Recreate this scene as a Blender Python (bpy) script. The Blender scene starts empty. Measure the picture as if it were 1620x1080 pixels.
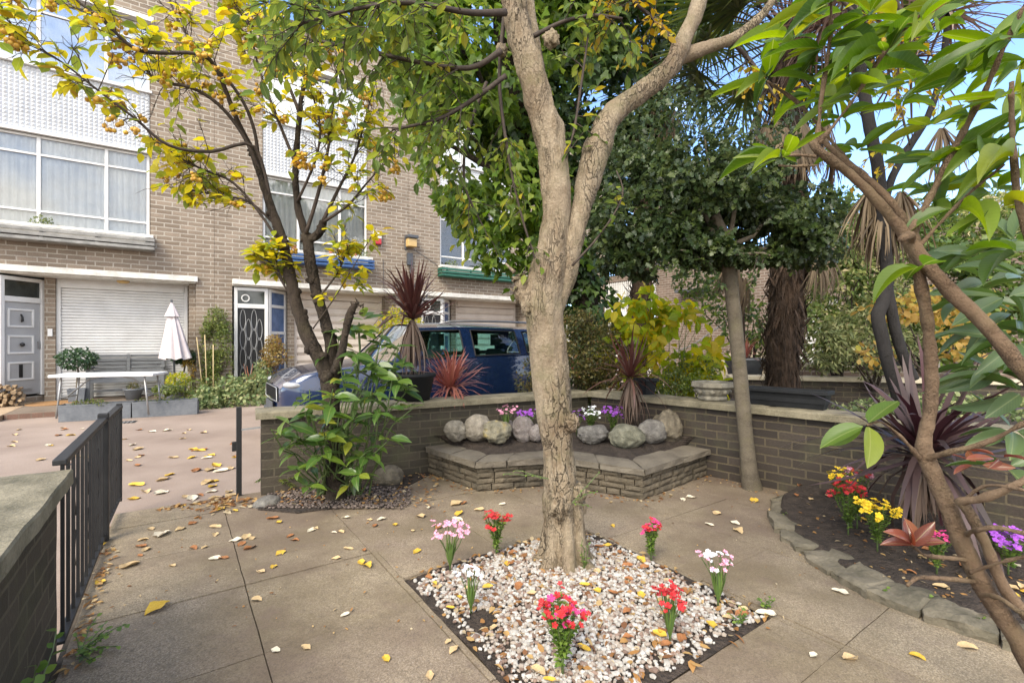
import bpy, bmesh, math, random
import numpy as np
from mathutils import Vector, Matrix, noise as mnoise
R = math.radians
rnd = random.Random(11)
NP = np.random.default_rng(11)
scene = bpy.context.scene
COL = scene.collection
F, H, CX, CY = 760.0, 1.15, 810.0, 540.0
ZR = -0.10                                     # level of the mews road, a small step below the garden
ZF = -0.01                                     # level of the forecourts in front of the houses
TH = math.atan2(0.5719, 0.8203)                # heading of the terrace
FU = Vector((0.8203, 0.5719, 0)); FV = Vector((-0.5719, 0.8203, 0))
FO = Vector((-6.842, 10.4, 0))
V = Vector

def at(x, y, d): return V(((x-CX)/F*d, d, H-(y-CY)/F*d))
def gp(x, y, z=0.0):
    d = (H-z)*F/(y-CY); p = at(x, y, d); p.z = z; return p
def fpos(t, off=0, z=0): p = FO+FU*t+FV*off; return V((p.x, p.y, z))
def ft(px, off=0):
    b = FO+FV*off; r = (px-CX)/F
    return (r*b.y-b.x)/(0.8203-r*0.5719)
def fpx(px, off=0, z=0): return fpos(ft(px, off), off, z)
def uv2(u, v, z=0): return V((u*0.8203-v*0.5719, u*0.5719+v*0.8203, z))
def N3(p, s=1.0, o=0.0): return mnoise.noise(V((p[0]*s+o, p[1]*s+o*1.7, p[2]*s-o)))
def rv(s=1.0): return V((rnd.uniform(-1, 1), rnd.uniform(-1, 1), rnd.uniform(-1, 1)))*s

# ---------------------------------------------------------------- objects
OFF = {}
def thing(name, label, cat, loc=(0, 0, 0), rotz=0, group=None, kind=None, world=True):
    o = bpy.data.objects.new(name, None); COL.objects.link(o)
    o.empty_display_size = .1
    o.location = loc; o.rotation_euler = (0, 0, rotz)
    o['label'] = label; o['category'] = cat
    if group: o['group'] = group
    if kind: o['kind'] = kind
    OFF[o.name] = V(loc) if (world and rotz == 0) else V((0, 0, 0))
    return o
def tag(o, label, cat, group=None, kind=None):
    o['label'] = label; o['category'] = cat
    if group: o['group'] = group
    if kind: o['kind'] = kind
    return o
def struct(o, label, cat):
    return tag(o, label, cat, kind='structure')
def finish(o, parent):
    COL.objects.link(o)
    if parent is not None:
        o.parent = parent; OFF[o.name] = OFF.get(parent.name, V((0, 0, 0)))
    else: OFF[o.name] = V((0, 0, 0))
    return o
def copy_tree(o, parent=None):
    c = o.copy(); COL.objects.link(c); OFF[c.name] = OFF.get(o.name, V((0, 0, 0)))
    if parent is not None: c.parent = parent
    for ch in list(o.children): copy_tree(ch, c)
    return c

class MB:
    def __init__(s): s.v = []; s.f = []; s.mi = []; s.m = 0
    def add(s, vs, fs):
        b = len(s.v); s.v += [tuple(v) for v in vs]
        s.f += [tuple(i+b for i in f) for f in fs]; s.mi += [s.m]*len(fs)
    def box(s, x0, x1, y0, y1, z0, z1, M=None, jit=0):
        vs = [V((x, y, z)) for z in (z0, z1) for y in (y0, y1) for x in (x0, x1)]
        if jit: vs = [v+rv(jit) for v in vs]
        if M is not None: vs = [M @ v for v in vs]
        s.add(vs, [(0, 2, 3, 1), (4, 5, 7, 6), (0, 1, 5, 4), (2, 6, 7, 3), (0, 4, 6, 2), (1, 3, 7, 5)])
    def bar(s, a, b, w, h=None, up=V((0, 0, 1))):
        a, b = V(a), V(b); h = h or w; d = (b-a); L = d.length; d.normalize()
        sd = d.cross(up)
        if sd.length < 1e-4: sd = V((1, 0, 0))
        sd.normalize(); n = sd.cross(d)
        vs = [a+sd*i*w/2+n*j*h/2 for i, j in ((-1, -1), (1, -1), (1, 1), (-1, 1))]
        vs += [v+d*L for v in vs]
        s.add(vs, [(0, 1, 2, 3), (7, 6, 5, 4), (0, 4, 5, 1), (1, 5, 6, 2), (2, 6, 7, 3), (3, 7, 4, 0)])
    def prism(s, poly, z0, z1):
        n = len(poly); vs = [(p[0], p[1], z0) for p in poly]+[(p[0], p[1], z1) for p in poly]
        s.add(vs, [tuple(range(n-1, -1, -1)), tuple(range(n, 2*n))]+[(i, (i+1) % n, n+(i+1) % n, n+i) for i in range(n)])
    def tube(s, pts, rads, n=8, cap=True, disp=None, flat=1.0):
        pts = [V(p) for p in pts]; m = len(pts)
        if not hasattr(rads, '__len__'): rads = [rads]*m
        vs = []; prev = None
        for i, p in enumerate(pts):
            t = (pts[min(i+1, m-1)]-pts[max(i-1, 0)])
            if t.length < 1e-9: t = V((0, 0, 1))
            t.normalize()
            if prev is None:
                a = t.orthogonal().normalized()
                if abs(t.z) > .7: a = (V((1, 0, 0))-t*t.x).normalized()
            else:
                a = prev-t*prev.dot(t)
                a = a.normalized() if a.length > 1e-6 else t.orthogonal().normalized()
            prev = a; b = t.cross(a)
            for k in range(n):
                an = 2*math.pi*k/n; dr = a*math.cos(an)+b*math.sin(an)*flat
                r = rads[i]
                q = p+dr*r
                if disp: q = q+dr*disp(q, r)
                vs.append(q)
        fs = []
        for i in range(m-1):
            for k in range(n):
                k2 = (k+1) % n
                fs.append((i*n+k, i*n+k2, (i+1)*n+k2, (i+1)*n+k))
        if cap: fs += [tuple(range(n-1, -1, -1)), tuple(range((m-1)*n, m*n))]
        s.add(vs, fs)
    def lathe(s, prof, c=(0, 0, 0), n=24, sq=None):
        c = V(c); vs = []; m = len(prof)
        for r, z in prof:
            for k in range(n):
                a = 2*math.pi*k/n; ca, sa = math.cos(a), math.sin(a)
                rr = r
                if sq: rr = r/((abs(ca)**sq+abs(sa)**sq)**(1/sq))
                vs.append(c+V((rr*ca, rr*sa, z)))
        fs = [(i*n+k, i*n+(k+1) % n, (i+1)*n+(k+1) % n, (i+1)*n+k) for i in range(m-1) for k in range(n)]
        fs += [tuple(range(n-1, -1, -1)), tuple(range((m-1)*n, m*n))]
        s.add(vs, fs)
    def ball(s, c, r, k=1, amp=0, sc=(1, 1, 1), o=0, fr=1.5):
        bm = bmesh.new(); bmesh.ops.create_icosphere(bm, subdivisions=k, radius=1)
        c = V(c); vs = []
        for v in bm.verts:
            q = v.co*1.0
            q = q*(1+amp*(mnoise.noise(q*fr+V((o, o*.7, -o)))+.4*mnoise.noise(q*fr*3+V((o, -o, o)))))
            vs.append(c+V((q.x*r*sc[0], q.y*r*sc[1], q.z*r*sc[2])))
        bm.verts.index_update()
        s.add(vs, [tuple(v.index for v in f.verts) for f in bm.faces]); bm.free()
    def build(s, name, mats, parent=None, smooth=False, bevel=0, seg=2):
        off = OFF.get(parent.name, V((0, 0, 0))) if parent is not None else V((0, 0, 0))
        me = bpy.data.meshes.new(name)
        me.from_pydata([(x-off.x, y-off.y, z-off.z) for x, y, z in s.v], [], s.f)
        for m in (mats if isinstance(mats, (list, tuple)) else [mats]): me.materials.append(m)
        if isinstance(mats, (list, tuple)) and len(mats) > 1: me.polygons.foreach_set('material_index', s.mi)
        if smooth: me.polygons.foreach_set('use_smooth', [True]*len(me.polygons))
        me.update()
        o = bpy.data.objects.new(name, me)
        if bevel:
            b = o.modifiers.new('bevel', 'BEVEL'); b.width = bevel; b.segments = seg; b.limit_method = 'ANGLE'; b.angle_limit = R(35)
        return finish(o, parent)

def catmull(pts, rads=None, k=5):
    P = [V(p) for p in pts]; n = len(P); out = []; ro = []
    for i in range(n-1):
        p0, p1, p2, p3 = P[max(i-1, 0)], P[i], P[i+1], P[min(i+2, n-1)]
        for j in range(k):
            t = j/k
            out.append(.5*((2*p1)+(p2-p0)*t+(2*p0-5*p1+4*p2-p3)*t*t+(3*p1-p0-3*p2+p3)*t**3))
            if rads: ro.append(rads[i]*(1-t)+rads[i+1]*t)
    out.append(P[-1])
    if rads: ro.append(rads[-1]); return out, ro
    return out

# ---------------------------------------------------------------- leaves
def _tm(v, f): return np.array(v, float), np.array(f, int)
TM = {
 'oval': _tm([(0, 0, 0), (.3, -.42, .05), (.3, 0, -.02), (.3, .42, .05), (.65, -.42, .0), (.65, 0, -.06), (.65, .42, .0), (1, 0, -.16)],
   [(0, 2, 1), (0, 3, 2), (1, 2, 5), (1, 5, 4), (2, 3, 6), (2, 6, 5), (4, 5, 7), (5, 6, 7)]),
 'small': _tm([(0, 0, 0), (.45, -.5, .08), (.45, .5, .08), (1, 0, -.1)], [(0, 3, 1), (0, 2, 3)]),
 'lance': _tm([(0, 0, 0), (.2, -.32, .03), (.2, 0, -.01), (.2, .32, .03), (.45, -.5, .01), (.45, 0, -.04), (.45, .5, .01),
    (.75, -.33, -.07), (.75, 0, -.11), (.75, .33, -.07), (1, 0, -.24)],
   [(0, 2, 1), (0, 3, 2), (1, 2, 5), (1, 5, 4), (2, 3, 6), (2, 6, 5), (4, 5, 8), (4, 8, 7), (5, 6, 9), (5, 9, 8), (7, 8, 10), (8, 9, 10)]),
 'holly': _tm([(0, 0, 0), (.2, -.5, .12), (.33, -.26, -.03), (.5, -.55, .12), (.66, -.26, -.05), (.8, -.4, .08), (1, 0, -.12),
    (.8, .4, .08), (.66, .26, -.05), (.5, .55, .12), (.33, .26, -.03), (.2, .5, .12), (.5, 0, -.04)],
   [(0, 12, 1), (1, 12, 2), (2, 12, 3), (3, 12, 4), (4, 12, 5), (5, 12, 6), (6, 12, 7), (7, 12, 8), (8, 12, 9), (9, 12, 10), (10, 12, 11), (11, 12, 0)]),
 'ivy': _tm([(0, 0, 0), (-.05, -.35, .03), (.3, -.55, 0), (.45, -.28, .02), (1, 0, -.12), (.45, .28, .02), (.3, .55, 0), (-.05, .35, .03), (.35, 0, -.05)],
   [(0, 8, 1), (1, 8, 2), (2, 8, 3), (3, 8, 4), (4, 8, 5), (5, 8, 6), (6, 8, 7), (7, 8, 0)]),
 'blade': _tm([(0, -.5, 0), (0, .5, 0), (.3, -.5, .0), (.3, .5, .0), (.6, -.42, -.04), (.6, .42, -.04), (.85, -.25, -.12), (.85, .25, -.12), (1, 0, -.2)],
   [(0, 3, 1), (0, 2, 3), (2, 5, 3), (2, 4, 5), (4, 7, 5), (4, 6, 7), (6, 8, 7)]),
}
# a large smooth leaf with a folded midrib and a gentle arch, for foliage close to the camera
def _big(n=9, arch=.22, fold=.10, wid=None):
    v = []; f = []
    for i in range(n):
        a = i/(n-1)
        w = .5*(math.sin(math.pi*min(1, a*.93+.05))**.75) if 0 < i < n-1 else .012
        z = -arch*a*a+.05*a
        v += [(a, -w, z+fold*w*2), (a, -w*.5, z+fold*w*.8), (a, 0, z), (a, w*.5, z+fold*w*.8), (a, w, z+fold*w*2)]
    for i in range(n-1):
        for j in range(4):
            p = i*5+j; f += [(p, p+5, p+1), (p+1, p+5, p+6)]
    return _tm(v, f)
TM['big'] = _big()
TM['slim'] = _big(9, .34, .20)
TM['flatleaf'] = _big(9, .10, .05)

class LC:
    def __init__(s): s.P = []; s.D = []; s.N = []; s.L = []; s.W = []
    def add(s, p, d, n, l, w):
        s.P.append(tuple(p)); s.D.append(tuple(d)); s.N.append(tuple(n)); s.L.append(l); s.W.append(w)
    def __len__(s): return len(s.P)
    def build(s, name, tm, mat, parent=None, smooth=True, curl=0.5):
        return leaf_mesh(name, np.array(s.P), np.array(s.D), np.array(s.N), np.array(s.L), np.array(s.W), tm, mat, parent, smooth, curl)

def leaf_mesh(name, P, D, N, L, W, tm, mat, parent=None, smooth=True, curl=.5):
    tv, tf = TM[tm] if isinstance(tm, str) else tm
    D = D/np.maximum(np.linalg.norm(D, axis=1, keepdims=True), 1e-9)
    S = np.cross(D, N); ln = np.linalg.norm(S, axis=1, keepdims=True)
    bad = ln[:, 0] < 1e-4
    if bad.any(): S[bad] = np.cross(D[bad], np.array([.3, .5, .8])); ln = np.linalg.norm(S, axis=1, keepdims=True)
    S = S/ln; M = np.cross(S, D)
    n = len(P); k = len(tv)
    cz = 1+curl*NP.uniform(-1.2, 1.6, n)
    off = OFF.get(parent.name, V((0, 0, 0))) if parent is not None else V((0, 0, 0))
    A = (P-np.array(off))[:, None, :]+D[:, None, :]*(L[:, None]*tv[None, :, 0])[..., None] \
        + S[:, None, :]*(W[:, None]*tv[None, :, 1])[..., None]+M[:, None, :]*((L*cz)[:, None]*tv[None, :, 2])[..., None]
    Fc = (tf[None, :, :]+(np.arange(n)*k)[:, None, None]).reshape(-1, 3)
    me = bpy.data.meshes.new(name)
    me.vertices.add(n*k); me.vertices.foreach_set('co', A.astype(np.float32).ravel())
    me.loops.add(len(Fc)*3); me.loops.foreach_set('vertex_index', Fc.astype(np.int32).ravel())
    me.polygons.add(len(Fc)); me.polygons.foreach_set('loop_start', np.arange(0, len(Fc)*3, 3, dtype=np.int32))
    if smooth: me.polygons.foreach_set('use_smooth', np.ones(len(Fc), bool))
    uvl = me.uv_layers.new(name='leaf'); uvl.data.foreach_set('uv', np.tile(tv[tf][:, :, :2].reshape(-1, 2), (n, 1)).astype(np.float32).ravel())
    me.update(calc_edges=True); me.validate()
    me.materials.append(mat)
    o = bpy.data.objects.new(name, me)
    return finish(o, parent)

def cloud(blobs, n, l=(.06, .1), w=.6, gap=.0, gfreq=1.6, shell=.55, droop=.3, flat=.6, seed=0):
    """leaf positions spread through ellipsoids [(centre, (rx,ry,rz), weight)]: denser to the outside, with gaps"""
    lc = LC(); tot = sum(b[2] for b in blobs)
    for c, r, wt in blobs:
        m = int(n*wt/tot); k = 0; tries = 0
        while k < m and tries < m*12:
            tries += 1
            d = rv(); q = d.length
            if q > 1 or q < .05: continue
            d.normalize(); rad = rnd.random()**(1/3*(1-shell)+.02)
            rad *= 1+.22*mnoise.noise(d*2.3+V(c)*1.3+V((seed, 0, 0)))
            p = V(c)+V((d.x*r[0]*rad, d.y*r[1]*rad, d.z*r[2]*rad))
            if gap and mnoise.noise(p*gfreq+V((seed, seed, 0)))+.35*mnoise.noise(p*gfreq*3.1) < gap-.5: continue
            k += 1
            out = V((d.x/r[0], d.y/r[1], d.z/r[2])).normalized()
            nn = (out*flat+V((0, 0, .5))+rv(.75)).normalized()
            dd = (out*.5+rv(.9)+V((0, 0, -droop)))
            L = rnd.uniform(*l); lc.add(p, dd, nn, L, L*w*rnd.uniform(.8, 1.2))
    return lc

def wob(p0, p1, n=4, a=.05, sag=0):
    p0, p1 = V(p0), V(p1); L = (p1-p0).length; o = rnd.uniform(0, 50); out = []
    for i in range(n+1):
        t = i/n; p = p0.lerp(p1, t)
        e = math.sin(math.pi*t*.5) if i else 0
        out.append(p+V((N3(p, 3/L, o), N3(p, 3/L, o+9), N3(p, 3/L, o+21)))*a*L*e*2+V((0, 0, -sag*L*t*t)))
    return out

def path_at(pts, t):
    n = len(pts)-1; x = min(max(t, 0), .9999)*n; i = int(x)
    return pts[i].lerp(pts[i+1], x-i), (pts[i+1]-pts[i]).normalized()

def leafy(lc, pts, step, l, w, start=.1, spread=.8, droop=.25, pair=False, up=V((0, 0, 1))):
    L = sum((pts[i+1]-pts[i]).length for i in range(len(pts)-1)); k = max(2, int(L/step)); side = 1
    for i in range(k+1):
        t = start+(1-start)*i/k
        if t > 1: break
        p, d = path_at(pts, t)
        s = d.cross(up)
        if s.length < .1: s = d.orthogonal()
        s.normalize()
        for sg in ((1, -1) if pair else (side,)):
            dd = d*rnd.uniform(.3, .9)+s*sg*spread*rnd.uniform(.6, 1.2)+V((0, 0, -droop*rnd.uniform(.2, 1.6)))+rv(.25)
            ll = rnd.uniform(*l); lc.add(p, dd, (up+rv(.55)), ll, ll*w*rnd.uniform(.85, 1.15))
        side = -side

def branch(mb, lc, pts, rads, ntw, tl, leaf, seed=None, up=.25, sides=6, tr=.0035, sub=2, step=.05, t0=.25, sag=.05, k=4, fruits=None, pfruit=.0, leafp=1.0):
    """a limb with side twigs; leaf=(l0,l1,w). Leaves sit along twigs."""
    P, Rr = catmull(pts, rads, k)
    mb.tube(P, Rr, sides)
    for i in range(ntw):
        t = rnd.uniform(t0, 1); p, d = path_at(P, t)
        dr = (d*rnd.uniform(.2, 1)+rv(1).normalized()*.9+V((0, 0, up))).normalized()
        L = rnd.uniform(*tl); tw = wob(p, p+dr*L, 4, .06, sag)
        rr = min(tr, Rr[min(int(t*(len(Rr)-1)), len(Rr)-1)]*.7)
        mb.tube(tw, [rr, rr*.8, rr*.65, rr*.5, rr*.35], 5, False)
        segs = [tw]
        for j in range(sub):
            q, e = path_at(tw, rnd.uniform(.25, .9))
            e2 = (e*.6+rv(1).normalized()*.8+V((0, 0, up*.5))).normalized()
            s2 = wob(q, q+e2*L*rnd.uniform(.3, .6), 3, .06, sag)
            mb.tube(s2, [rr*.6, rr*.5, rr*.4, rr*.25], 4, False); segs.append(s2)
        for sg in segs:
            if rnd.random() < leafp: leafy(lc, sg, step, leaf[:2], leaf[2], start=.2)
            if fruits is not None and rnd.random() < pfruit: fruits.append(path_at(sg, rnd.uniform(.35, 1))[0])
    return P
# ---------------------------------------------------------------- materials
def _mat(name):
    m = bpy.data.materials.new(name); m.use_nodes = True
    nt = m.node_tree; nt.nodes.clear()
    return m, nt, nt.nodes, nt.links
def _coord(nt, scale=(1, 1, 1), out='Object'):
    tc = nt.nodes.new('ShaderNodeTexCoord'); mp = nt.nodes.new('ShaderNodeMapping')
    mp.inputs['Scale'].default_value = scale
    nt.links.new(tc.outputs[out], mp.inputs['Vector']); return mp.outputs['Vector']
def _noise(nt, vec, scale, detail=4, rough=.6):
    n = nt.nodes.new('ShaderNodeTexNoise'); n.inputs['Scale'].default_value = scale
    n.inputs['Detail'].default_value = detail; n.inputs['Roughness'].default_value = rough
    nt.links.new(vec, n.inputs['Vector']); return n.outputs['Fac']
def _ramp(nt, fac, stops, interp='LINEAR'):
    r = nt.nodes.new('ShaderNodeValToRGB'); e = r.color_ramp.elements; r.color_ramp.interpolation = interp
    while len(e) < len(stops): e.new(.5)
    for i, (p, c) in enumerate(stops):
        e[i].position = p; e[i].color = (*c, 1) if len(c) == 3 else c
    nt.links.new(fac, r.inputs['Fac']); return r.outputs['Color']
def _mix(nt, fac, a, b, mode='MIX'):
    n = nt.nodes.new('ShaderNodeMix'); n.data_type = 'RGBA'; n.blend_type = mode
    for sock, val in ((n.inputs[0], fac), (n.inputs[6], a), (n.inputs[7], b)):
        if hasattr(val, 'is_linked'): nt.links.new(val, sock)
        elif hasattr(val, '__len__'): sock.default_value = (*val[:3], 1)
        else: sock.default_value = val
    return n.outputs[2]
def _math(nt, op, a, b=None):
    n = nt.nodes.new('ShaderNodeMath'); n.operation = op
    for i, v in enumerate((a, b)):
        if v is None: continue
        if hasattr(v, 'is_linked'): nt.links.new(v, n.inputs[i])
        else: n.inputs[i].default_value = v
    return n.outputs[0]
def _bump(nt, h, st=.3, dist=.01):
    b = nt.nodes.new('ShaderNodeBump'); b.inputs['Strength'].default_value = st; b.inputs['Distance'].default_value = dist
    nt.links.new(h, b.inputs['Height']); return b.outputs['Normal']
def _out(nt, col, rough=.7, metal=0, normal=None, spec=.4, coat=0):
    p = nt.nodes.new('ShaderNodeBsdfPrincipled'); o = nt.nodes.new('ShaderNodeOutputMaterial')
    if hasattr(col, 'is_linked'): nt.links.new(col, p.inputs['Base Color'])
    else: p.inputs['Base Color'].default_value = (*col, 1)
    if hasattr(rough, 'is_linked'): nt.links.new(rough, p.inputs['Roughness'])
    else: p.inputs['Roughness'].default_value = rough
    p.inputs['Metallic'].default_value = metal; p.inputs['Specular IOR Level'].default_value = spec
    p.inputs['Coat Weight'].default_value = coat
    if normal is not None: nt.links.new(normal, p.inputs['Normal'])
    nt.links.new(p.outputs[0], o.inputs['Surface']); return p
def mnoisy(name, c1, c2, scale=6, rough=.7, bump=.2, bscale=40, metal=0, spec=.4, stretch=(1, 1, 1), dist=.008, lo=.35, hi=.65, coat=0):
    m, nt, nd, lk = _mat(name); v = _coord(nt, stretch)
    a = _noise(nt, v, scale); b = _noise(nt, v, bscale, 3)
    c = _ramp(nt, _math(nt, 'ADD', _math(nt, 'MULTIPLY', a, .75), _math(nt, 'MULTIPLY', b, .25)), [(lo, c1), (hi, c2)])
    _out(nt, c, rough, metal, _bump(nt, b, bump, dist) if bump else None, spec, coat); return m
def mleaf(name, stops, rough=.45, trans=.35, spec=.4, veins=0, under=.12):
    """leaf colours vary from leaf to leaf; light passes through"""
    m, nt, nd, lk = _mat(name)
    stops = [(p, (c[0]*1.3, c[1]*1.03, c[2]*.9) if c[1] > c[0] else c) for p, c in stops]
    g = nd.new('ShaderNodeNewGeometry')
    c = _ramp(nt, g.outputs['Random Per Island'], stops)
    v = _coord(nt); n = _noise(nt, v, 35, 2)
    c = _mix(nt, _math(nt, 'MULTIPLY', n, .5), c, _mix(nt, .5, c, (.0, .0, .0)))
    if veins:
        uv = nd.new('ShaderNodeUVMap'); uv.uv_map = 'leaf'; sp = nd.new('ShaderNodeSeparateXYZ'); lk.new(uv.outputs[0], sp.inputs[0])
        av = _math(nt, 'ABSOLUTE', sp.outputs[1])
        mid = _ramp(nt, av, [(.012, (1, 1, 1)), (.035, (0, 0, 0))])
        sd = _math(nt, 'ADD', _math(nt, 'MULTIPLY', _math(nt, 'SINE', _math(nt, 'MULTIPLY', _math(nt, 'SUBTRACT', sp.outputs[0], _math(nt, 'MULTIPLY', av, .7)), 75.0)), .5), .5)
        sv = _ramp(nt, sd, [(.86, (0, 0, 0)), (1, (1, 1, 1))])
        c = _mix(nt, _math(nt, 'MULTIPLY', sv, .12), c, _mix(nt, .55, c, (.35, .42, .12)))
        spn = _ramp(nt, _noise(nt, v, 26, 3, .8), [(.66, (0, 0, 0)), (.74, (1, 1, 1))])
        c = _mix(nt, _math(nt, 'MULTIPLY', spn, .55), c, (.14, .085, .03))
        c = _mix(nt, _math(nt, 'MULTIPLY', mid, .45), c, _mix(nt, .5, c, (.5, .5, .2)))
    c = _mix(nt, _math(nt, 'MULTIPLY', g.outputs['Backfacing'], under), c, _mix(nt, .5, c, (.34, .40, .30)))
    p = _out(nt, c, rough, 0, None, spec)
    t = nd.new('ShaderNodeBsdfTranslucent')
    hs = nd.new('ShaderNodeHueSaturation'); hs.inputs['Value'].default_value = 2.0; hs.inputs['Saturation'].default_value = 1.1; hs.inputs['Hue'].default_value = .485
    lk.new(c, hs.inputs['Color']); lk.new(hs.outputs[0], t.inputs['Color'])
    mx = nd.new('ShaderNodeMixShader'); mx.inputs[0].default_value = trans
    o = [x for x in nd if x.type == 'OUTPUT_MATERIAL'][0]
    lk.new(p.outputs[0], mx.inputs[1]); lk.new(t.outputs[0], mx.inputs[2]); lk.new(mx.outputs[0], o.inputs['Surface'])
    return m
def mbrick(name, c1, c2, mortar, bw=.225, bh=.075, mort=.010, rough=.85, dirt=(.05, .045, .035), dirtamt=.35, bump=.5, moss=0.0, diag=0.0):
    m, nt, nd, lk = _mat(name)
    tc = nd.new('ShaderNodeTexCoord'); sp = nd.new('ShaderNodeSeparateXYZ'); cb = nd.new('ShaderNodeCombineXYZ')
    lk.new(tc.outputs['Object'], sp.inputs[0])
    lk.new(_math(nt, 'ADD', sp.outputs[0], sp.outputs[1]), cb.inputs[0]); lk.new(sp.outputs[2], cb.inputs[1])
    br = nd.new('ShaderNodeTexBrick'); v0 = cb.outputs[0]
    wn = nd.new('ShaderNodeTexNoise'); wn.inputs['Scale'].default_value = 9; lk.new(v0, wn.inputs['Vector'])
    vm = nd.new('ShaderNodeVectorMath'); vm.operation = 'MULTIPLY_ADD'; lk.new(wn.outputs['Color'], vm.inputs[0])
    vm.inputs[1].default_value = (.012, .012, 0); lk.new(v0, vm.inputs[2]); v0 = vm.outputs[0]
    lk.new(v0, br.inputs['Vector'])
    br.inputs['Scale'].default_value = 1; br.inputs['Brick Width'].default_value = bw; br.inputs['Row Height'].default_value = bh
    br.inputs['Mortar Size'].default_value = mort; br.inputs['Mortar Smooth'].default_value = .15; br.inputs['Bias'].default_value = 0
    br.inputs['Color1'].default_value = (*c1, 1); br.inputs['Color2'].default_value = (*c2, 1); br.inputs['Mortar'].default_value = (*mortar, 1)
    fine = _noise(nt, tc.outputs['Object'], 60, 4, .7); big = _noise(nt, tc.outputs['Object'], 1.7, 5, .6)
    c = _mix(nt, _ramp(nt, fine, [(.3, (0, 0, 0)), (.75, (.55, .55, .55))]), br.outputs['Color'], dirt)
    c = _mix(nt, _math(nt, 'MULTIPLY', _ramp(nt, big, [(.42, (0, 0, 0)), (.7, (1, 1, 1))]), dirtamt), c, dirt)
    tone = _noise(nt, tc.outputs['Object'], .55, 6, .7)
    c = _mix(nt, _ramp(nt, tone, [(.35, (.38, .38, .38)), (.55, (0, 0, 0))]), c, _mix(nt, .35, c, (.02, .015, .01)))
    if moss:
        mg = _ramp(nt, _noise(nt, tc.outputs['Object'], 3.1, 5, .7), [(.5, (0, 0, 0)), (.68, (1, 1, 1))])
        c = _mix(nt, _math(nt, 'MULTIPLY', mg, moss), c, (.10, .105, .05))
    h = _math(nt, 'ADD', _math(nt, 'MULTIPLY', br.outputs['Fac'], -1.0), _math(nt, 'MULTIPLY', fine, .5))
    _out(nt, c, rough, 0, _bump(nt, h, bump, .012), .3); return m

M = {}
M['brick_house'] = mbrick('pale_brown_brick', (.36, .285, .215), (.23, .178, .132), (.50, .45, .375), bw=.275, bh=.091, mort=.011, dirtamt=.3, dirt=(.085, .062, .045), moss=0)
M['brick_dark'] = mbrick('dark_garden_brick', (.078, .060, .048), (.036, .028, .024), (.135, .108, .068), bw=.19, bh=.066, mort=.0065, dirt=(.03, .027, .022), dirtamt=.3, moss=.3, bump=.8)
M['brick_mossy'] = mbrick('mossy_garden_brick', (.088, .070, .053), (.042, .035, .028), (.125, .105, .075), bw=.19, bh=.066, mort=.0065, dirt=(.045, .04, .026), dirtamt=.4, moss=.35, bump=.9)
M['brick_red'] = mbrick('reddish_end_brick', (.225, .16, .125), (.14, .098, .075), (.36, .31, .26), dirtamt=.25, dirt=(.08, .06, .045))
M['white'] = mnoisy('white_paint', (.58, .57, .55), (.69, .68, .66), 3, .5, .05)
M['offwhite'] = mnoisy('weathered_white_paint', (.50, .48, .43), (.74, .72, .67), 5, .6, .1, 30)
M['cream'] = mnoisy('pinkish_cream_boards', (.50, .43, .37), (.60, .53, .46), 3, .6, .05)
M['panelwhite'] = mnoisy('white_relief_tile', (.46, .47, .48), (.56, .57, .58), 4, .35, .03)
M['black'] = mnoisy('black_gloss_paint', (.008, .008, .009), (.018, .018, .018), 8, .5, .1, 60)
M['dark'] = mnoisy('dark_interior', (.02, .02, .02), (.03, .03, .03), 3, .9, 0)
M['grey_door'] = mnoisy('grey_door_paint', (.33, .33, .33), (.37, .37, .37), 3, .45, .03)
M['grey_trough'] = mnoisy('slate_grey_trough', (.10, .11, .125), (.16, .17, .185), 5, .6, .1)
M['grey_wood'] = mnoisy('grey_painted_timber', (.10, .105, .11), (.19, .195, .2), 5, .6, .25, 30, stretch=(1, 8, 8))
M['blue_slat'] = mnoisy('blue_slat_paint', (.03, .075, .19), (.05, .11, .26), 6, .5, .1)
M['green_slat'] = mnoisy('green_slat_paint', (.015, .09, .06), (.03, .13, .09), 6, .5, .1)
M['grey_slat'] = mnoisy('weathered_grey_slats', (.16, .155, .145), (.30, .29, .27), 6, .7, .2)
M['copper'] = mnoisy('roofing_grey', (.20, .21, .22), (.27, .28, .29), 4, .6, .1)
M['concrete'] = mnoisy('lichened_concrete_coping', (.085, .076, .048), (.28, .245, .17), 4.5, .9, .7, 90, dist=.006, lo=.36, hi=.66)
M['cream_coping'] = mnoisy('cream_coping_stone', (.36, .31, .22), (.52, .46, .34), 5, .85, .3, 50)
M['stone'] = mnoisy('brown_walling_stone', (.045, .038, .027), (.155, .125, .085), 4, .9, .8, 45, dist=.012, lo=.35, hi=.67)
M['stone_cap'] = mnoisy('sandstone_cap', (.075, .062, .048), (.20, .172, .13), 3, .85, .5, 50, lo=.35, hi=.67)
M['edging'] = mnoisy('edging_stone', (.07, .063, .042), (.205, .175, .125), 5, .9, .6, 60, lo=.35, hi=.65)
M['soil'] = mnoisy('dark_soil', (.022, .016, .012), (.07, .052, .04), 18, .95, 1.0, 60, dist=.03)
M['jointsoil'] = mnoisy('joint_soil', (.05, .04, .028), (.11, .085, .06), 9, .95, .5, 60)
M['plastic'] = mnoisy('black_plastic', (.008, .009, .010), (.016, .017, .019), 8, .6, .1, spec=.25)
M['terracotta'] = mnoisy('terracotta', (.28, .11, .06), (.40, .17, .10), 6, .8, .2)
M['urn'] = mnoisy('weathered_cast_stone', (.12, .108, .085), (.28, .255, .20), 9, .9, .6, 60)
M['table'] = mnoisy('white_plastic', (.74, .74, .74), (.80, .80, .80), 3, .4, 0)
M['steel'] = mnoisy('grey_steel_tube', (.28, .28, .28), (.36, .36, .36), 4, .4, 0, metal=.6)
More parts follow.
